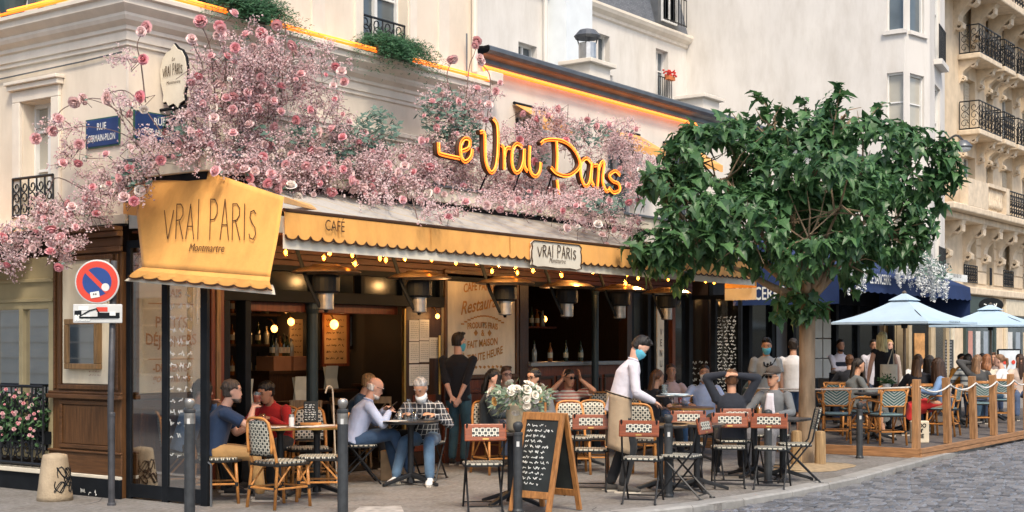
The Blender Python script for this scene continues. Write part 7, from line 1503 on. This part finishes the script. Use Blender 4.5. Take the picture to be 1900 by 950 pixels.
person('long haired woman in black top seated by the bar front', 1207, 19.7, 55, lean=12, tcol=(.012, .012, .014), top='black', sleeve='short', hair=('long', 'brown', (.13, .07, .035)), sk='mid', female=True, bcol=BK, vox=.015)
person('woman in pale pink shirt and jeans facing the street', 1245, 21.8, 180, lean=2, tcol=(.58, .44, .42), top='pink', hair=('bun', 'brown', (.07, .035, .02)), sk='mid', female=True, bcol=(.07, .16, .30), vox=.015)
person('man in blue shirt with white face mask seated before the glass screen', 1307, 20.7, 185, lean=4, tcol=(.24, .36, .56), top='lightblue', hair=('short', 'dark', (.02, .014, .01)), sk='mid', mask=('white',), bcol=(.16, .16, .10), vox=.015)
person('man in dark suit seen from behind with hands behind his head', 1357, 16.85, 6, lean=-4, tcol=(.014, .018, .028), top='suit', hands=[(-.07, -.13, 1.27), (.07, -.14, 1.25)], hints=[(-1, .1, .35), (1, .1, .35)], hd=[(1, -.1, .1), (-1, -.1, .1)], hair=('short', 'brown', (.06, .035, .02)), sk='mid', bcol=BK, vox=.012)
person('man in brown cap and grey blazer over white shirt', 1434, 17.85, 215, lean=0, head=(12, 4), tcol=(.13, .14, .15), top='blazer', hair=('short', 'grey', (.3, .28, .25)), hat=(.075, .06, .05), glasses='sun', sk='mid', bcol=GY, vox=.012, extra=lambda t, j: MB().grid(lambda u, v: j['ch'].lerp(j['nb'], -.6 + 1.45 * v) + j['ax'] * ((u - .5) * .14 * (1.15 - .5 * v)) + j['fwd'] * (.142 - .055 * max(0, v - .55)), 4, 6).obj('shirt_front', cloth('white', (.62, .62, .62)), t, smooth=True, thick=.006))
person('standing man in grey printed tee and blue face mask', 1420, 21.8, 178, sit=False, head=(14, 14), tcol=(.33, .34, .33), top='greytee', sleeve='short', bottom='shorts', bcol=KH, hair=('quiff', 'black', (.015, .012, .010)), sk='mid', mask=('blue',), vox=.013, H=1.0, extra=lambda t, j: (figure_print(t, j), bag_strap(t, j)))
person('seated man in dark jacket behind the grey tee man', 1391, 23.2, 95, lean=8, tcol=(.03, .05, .045), top='darkgreen', hair=('short', 'dark', (.02, .014, .01)), sk='mid', bcol=BK, vox=.016)
person('standing man in white tee and blue shorts half behind the tree', 1472, 22.6, 10, sit=False, tcol=(.66, .65, .64), top='whitetee', sleeve='short', bottom='shorts', bcol=(.05, .10, .20), hair=('short', 'dark', (.02, .014, .01)), sk='mid', shoes=(.5, .5, .5), vox=.015)
DK = .126; GP = 'people on the wooden deck'
def far_p(label, px, Y, deg, **k): k.setdefault('vox', .017); k.setdefault('z', DK); k.setdefault('group', GP); return person(label, px, Y, deg, **k)
far_p('waiter with folded arms in dark apron before the navy restaurant', 1557, 27.4, 175, sit=False, z=0, tcol=(.58, .52, .46), top='white', hands=[(.10, .2, 1.16), (-.10, .2, 1.12)], hints=[(-1, .2, -.3), (1, .2, -.3)], bcol=(.02, .03, .06), apron=(.012, .018, .035), hair=('short', 'dark', (.02, .014, .01)), sk='tan', beard=1)
far_p('seated man in black seen from behind near the tree', 1577, 25.4, 5, tcol=(.012, .014, .02), top='black', hair=('short', 'brown', (.06, .035, .02)), sk='mid')
far_p('woman in grey patterned dress with long dark hair at deck table', 1584, 22.5, 80, tcol=(.11, .12, .12), top='greydress', bottom='skirt', bcol=(.11, .12, .12), hair=('long', 'dark', (.03, .018, .012)), sk='mid', female=True, lean=10, vox=.015)
far_p('standing man in white shirt and dark trousers by the doorway', 1620, 27.0, 185, sit=False, z=0, tcol=(.62, .62, .66), top='white', sleeve='rolled', bcol=(.02, .03, .05), hair=('short', 'dark', (.02, .014, .01)), beard=1, sk='tan', vox=.015)
far_p('blonde woman in black top with canvas tote walking away', 1641, 24.0, -8, sit=False, tcol=(.012, .012, .014), top='black', sleeve='none', bcol=BK, hair=('long', 'blonde', (.85, .68, .38)), sk='fair', female=True, hands=[(-.30, .0, .86), (.28, .08, .86)], vox=.013, extra=tote)
far_p('fair haired standing person behind the blonde woman', 1646, 27.6, 170, sit=False, z=0, tcol=(.4, .33, .28), top='beige', hair=('curly', 'sandy', (.42, .26, .10)), sk='fair')
far_p('woman in black with long streaked hair seen from behind', 1704, 22.9, 15, tcol=(.015, .015, .018), top='black', hair=('long', 'streaked', (.10, .055, .03)), sk='mid', female=True, vox=.015, bcol=BK)
far_p('long dark haired woman between two friends on the deck', 1727, 24.2, -20, tcol=(.05, .04, .04), top='darkbrown', hair=('long', 'dark', (.03, .018, .012)), sk='mid', female=True)
far_p('smiling woman in denim jacket and red skirt at the rope', 1748, 22.6, -70, tcol=(.08, .20, .36), top='denim', bottom='skirt', bcol=(.50, .02, .02), hair=('long', 'darkbrown', (.04, .02, .012)), sk='mid', female=True, lean=8, vox=.014)
far_p('dark haired man facing the deck beside the chalkboard', 1703, 27.2, 190, tcol=(.45, .42, .4), top='tee', hair=('short', 'dark', (.02, .014, .01)), sk='mid')
far_p('person in orange top at a table near the second parasol', 1782, 28.8, 160, tcol=(.55, .22, .03), top='orange', hair=('short', 'dark', (.02, .014, .01)), sk='tan')
far_p('person in striped knit with long hair near the second parasol', 1797, 28.2, 10, tmat=pattern('far_stripe', 'stripez', (.5, .52, .5), (.1, .12, .14), 9, .9), top='knit', hair=('long', 'dark', (.03, .018, .012)), sk='mid', female=True)
far_p('dark long haired woman facing the street near the second parasol', 1821, 30.0, 180, tcol=(.35, .22, .22), top='rose', hair=('long', 'black', (.010, .008, .007)), sk='fair', female=True)
far_p('short haired person beside the second parasol pole', 1843, 30.6, 200, tcol=(.2, .16, .15), top='brown', hair=('quiff', 'brown', (.10, .045, .02)), sk='mid')
far_p('light brown haired woman raising a hand by her ear', 1814, 25.6, 20, tcol=(.05, .05, .05), top='charcoal', hands=[(-.1, .1, 1.15), (.2, .3, .8)], hair=('long', 'lightbrown', (.22, .12, .06)), sk='fair', female=True)
far_p('auburn haired woman in cream top beyond the rope', 1832, 27.4, 10, tcol=(.55, .48, .38), top='cream', hair=('bob', 'auburn', (.25, .10, .04)), sk='fair', female=True)
far_p('woman in white tee with tied back hair seated by the fourth post', 1860, 26.3, -60, tcol=(.64, .64, .66), top='whitetee', sleeve='short', hair=('ponytail', 'lightbrown', (.22, .12, .06)), sk='fair', female=True, bcol=(.08, .16, .26), vox=.015)
far_p('smiling dark haired woman facing the street at the deck end away from the tree', 1891, 27.6, 185, tcol=(.60, .48, .40), top='peach', hair=('long', 'darkbrown', (.04, .02, .012)), sk='mid', female=True)

bpy.data.scenes.remove(TMPS)
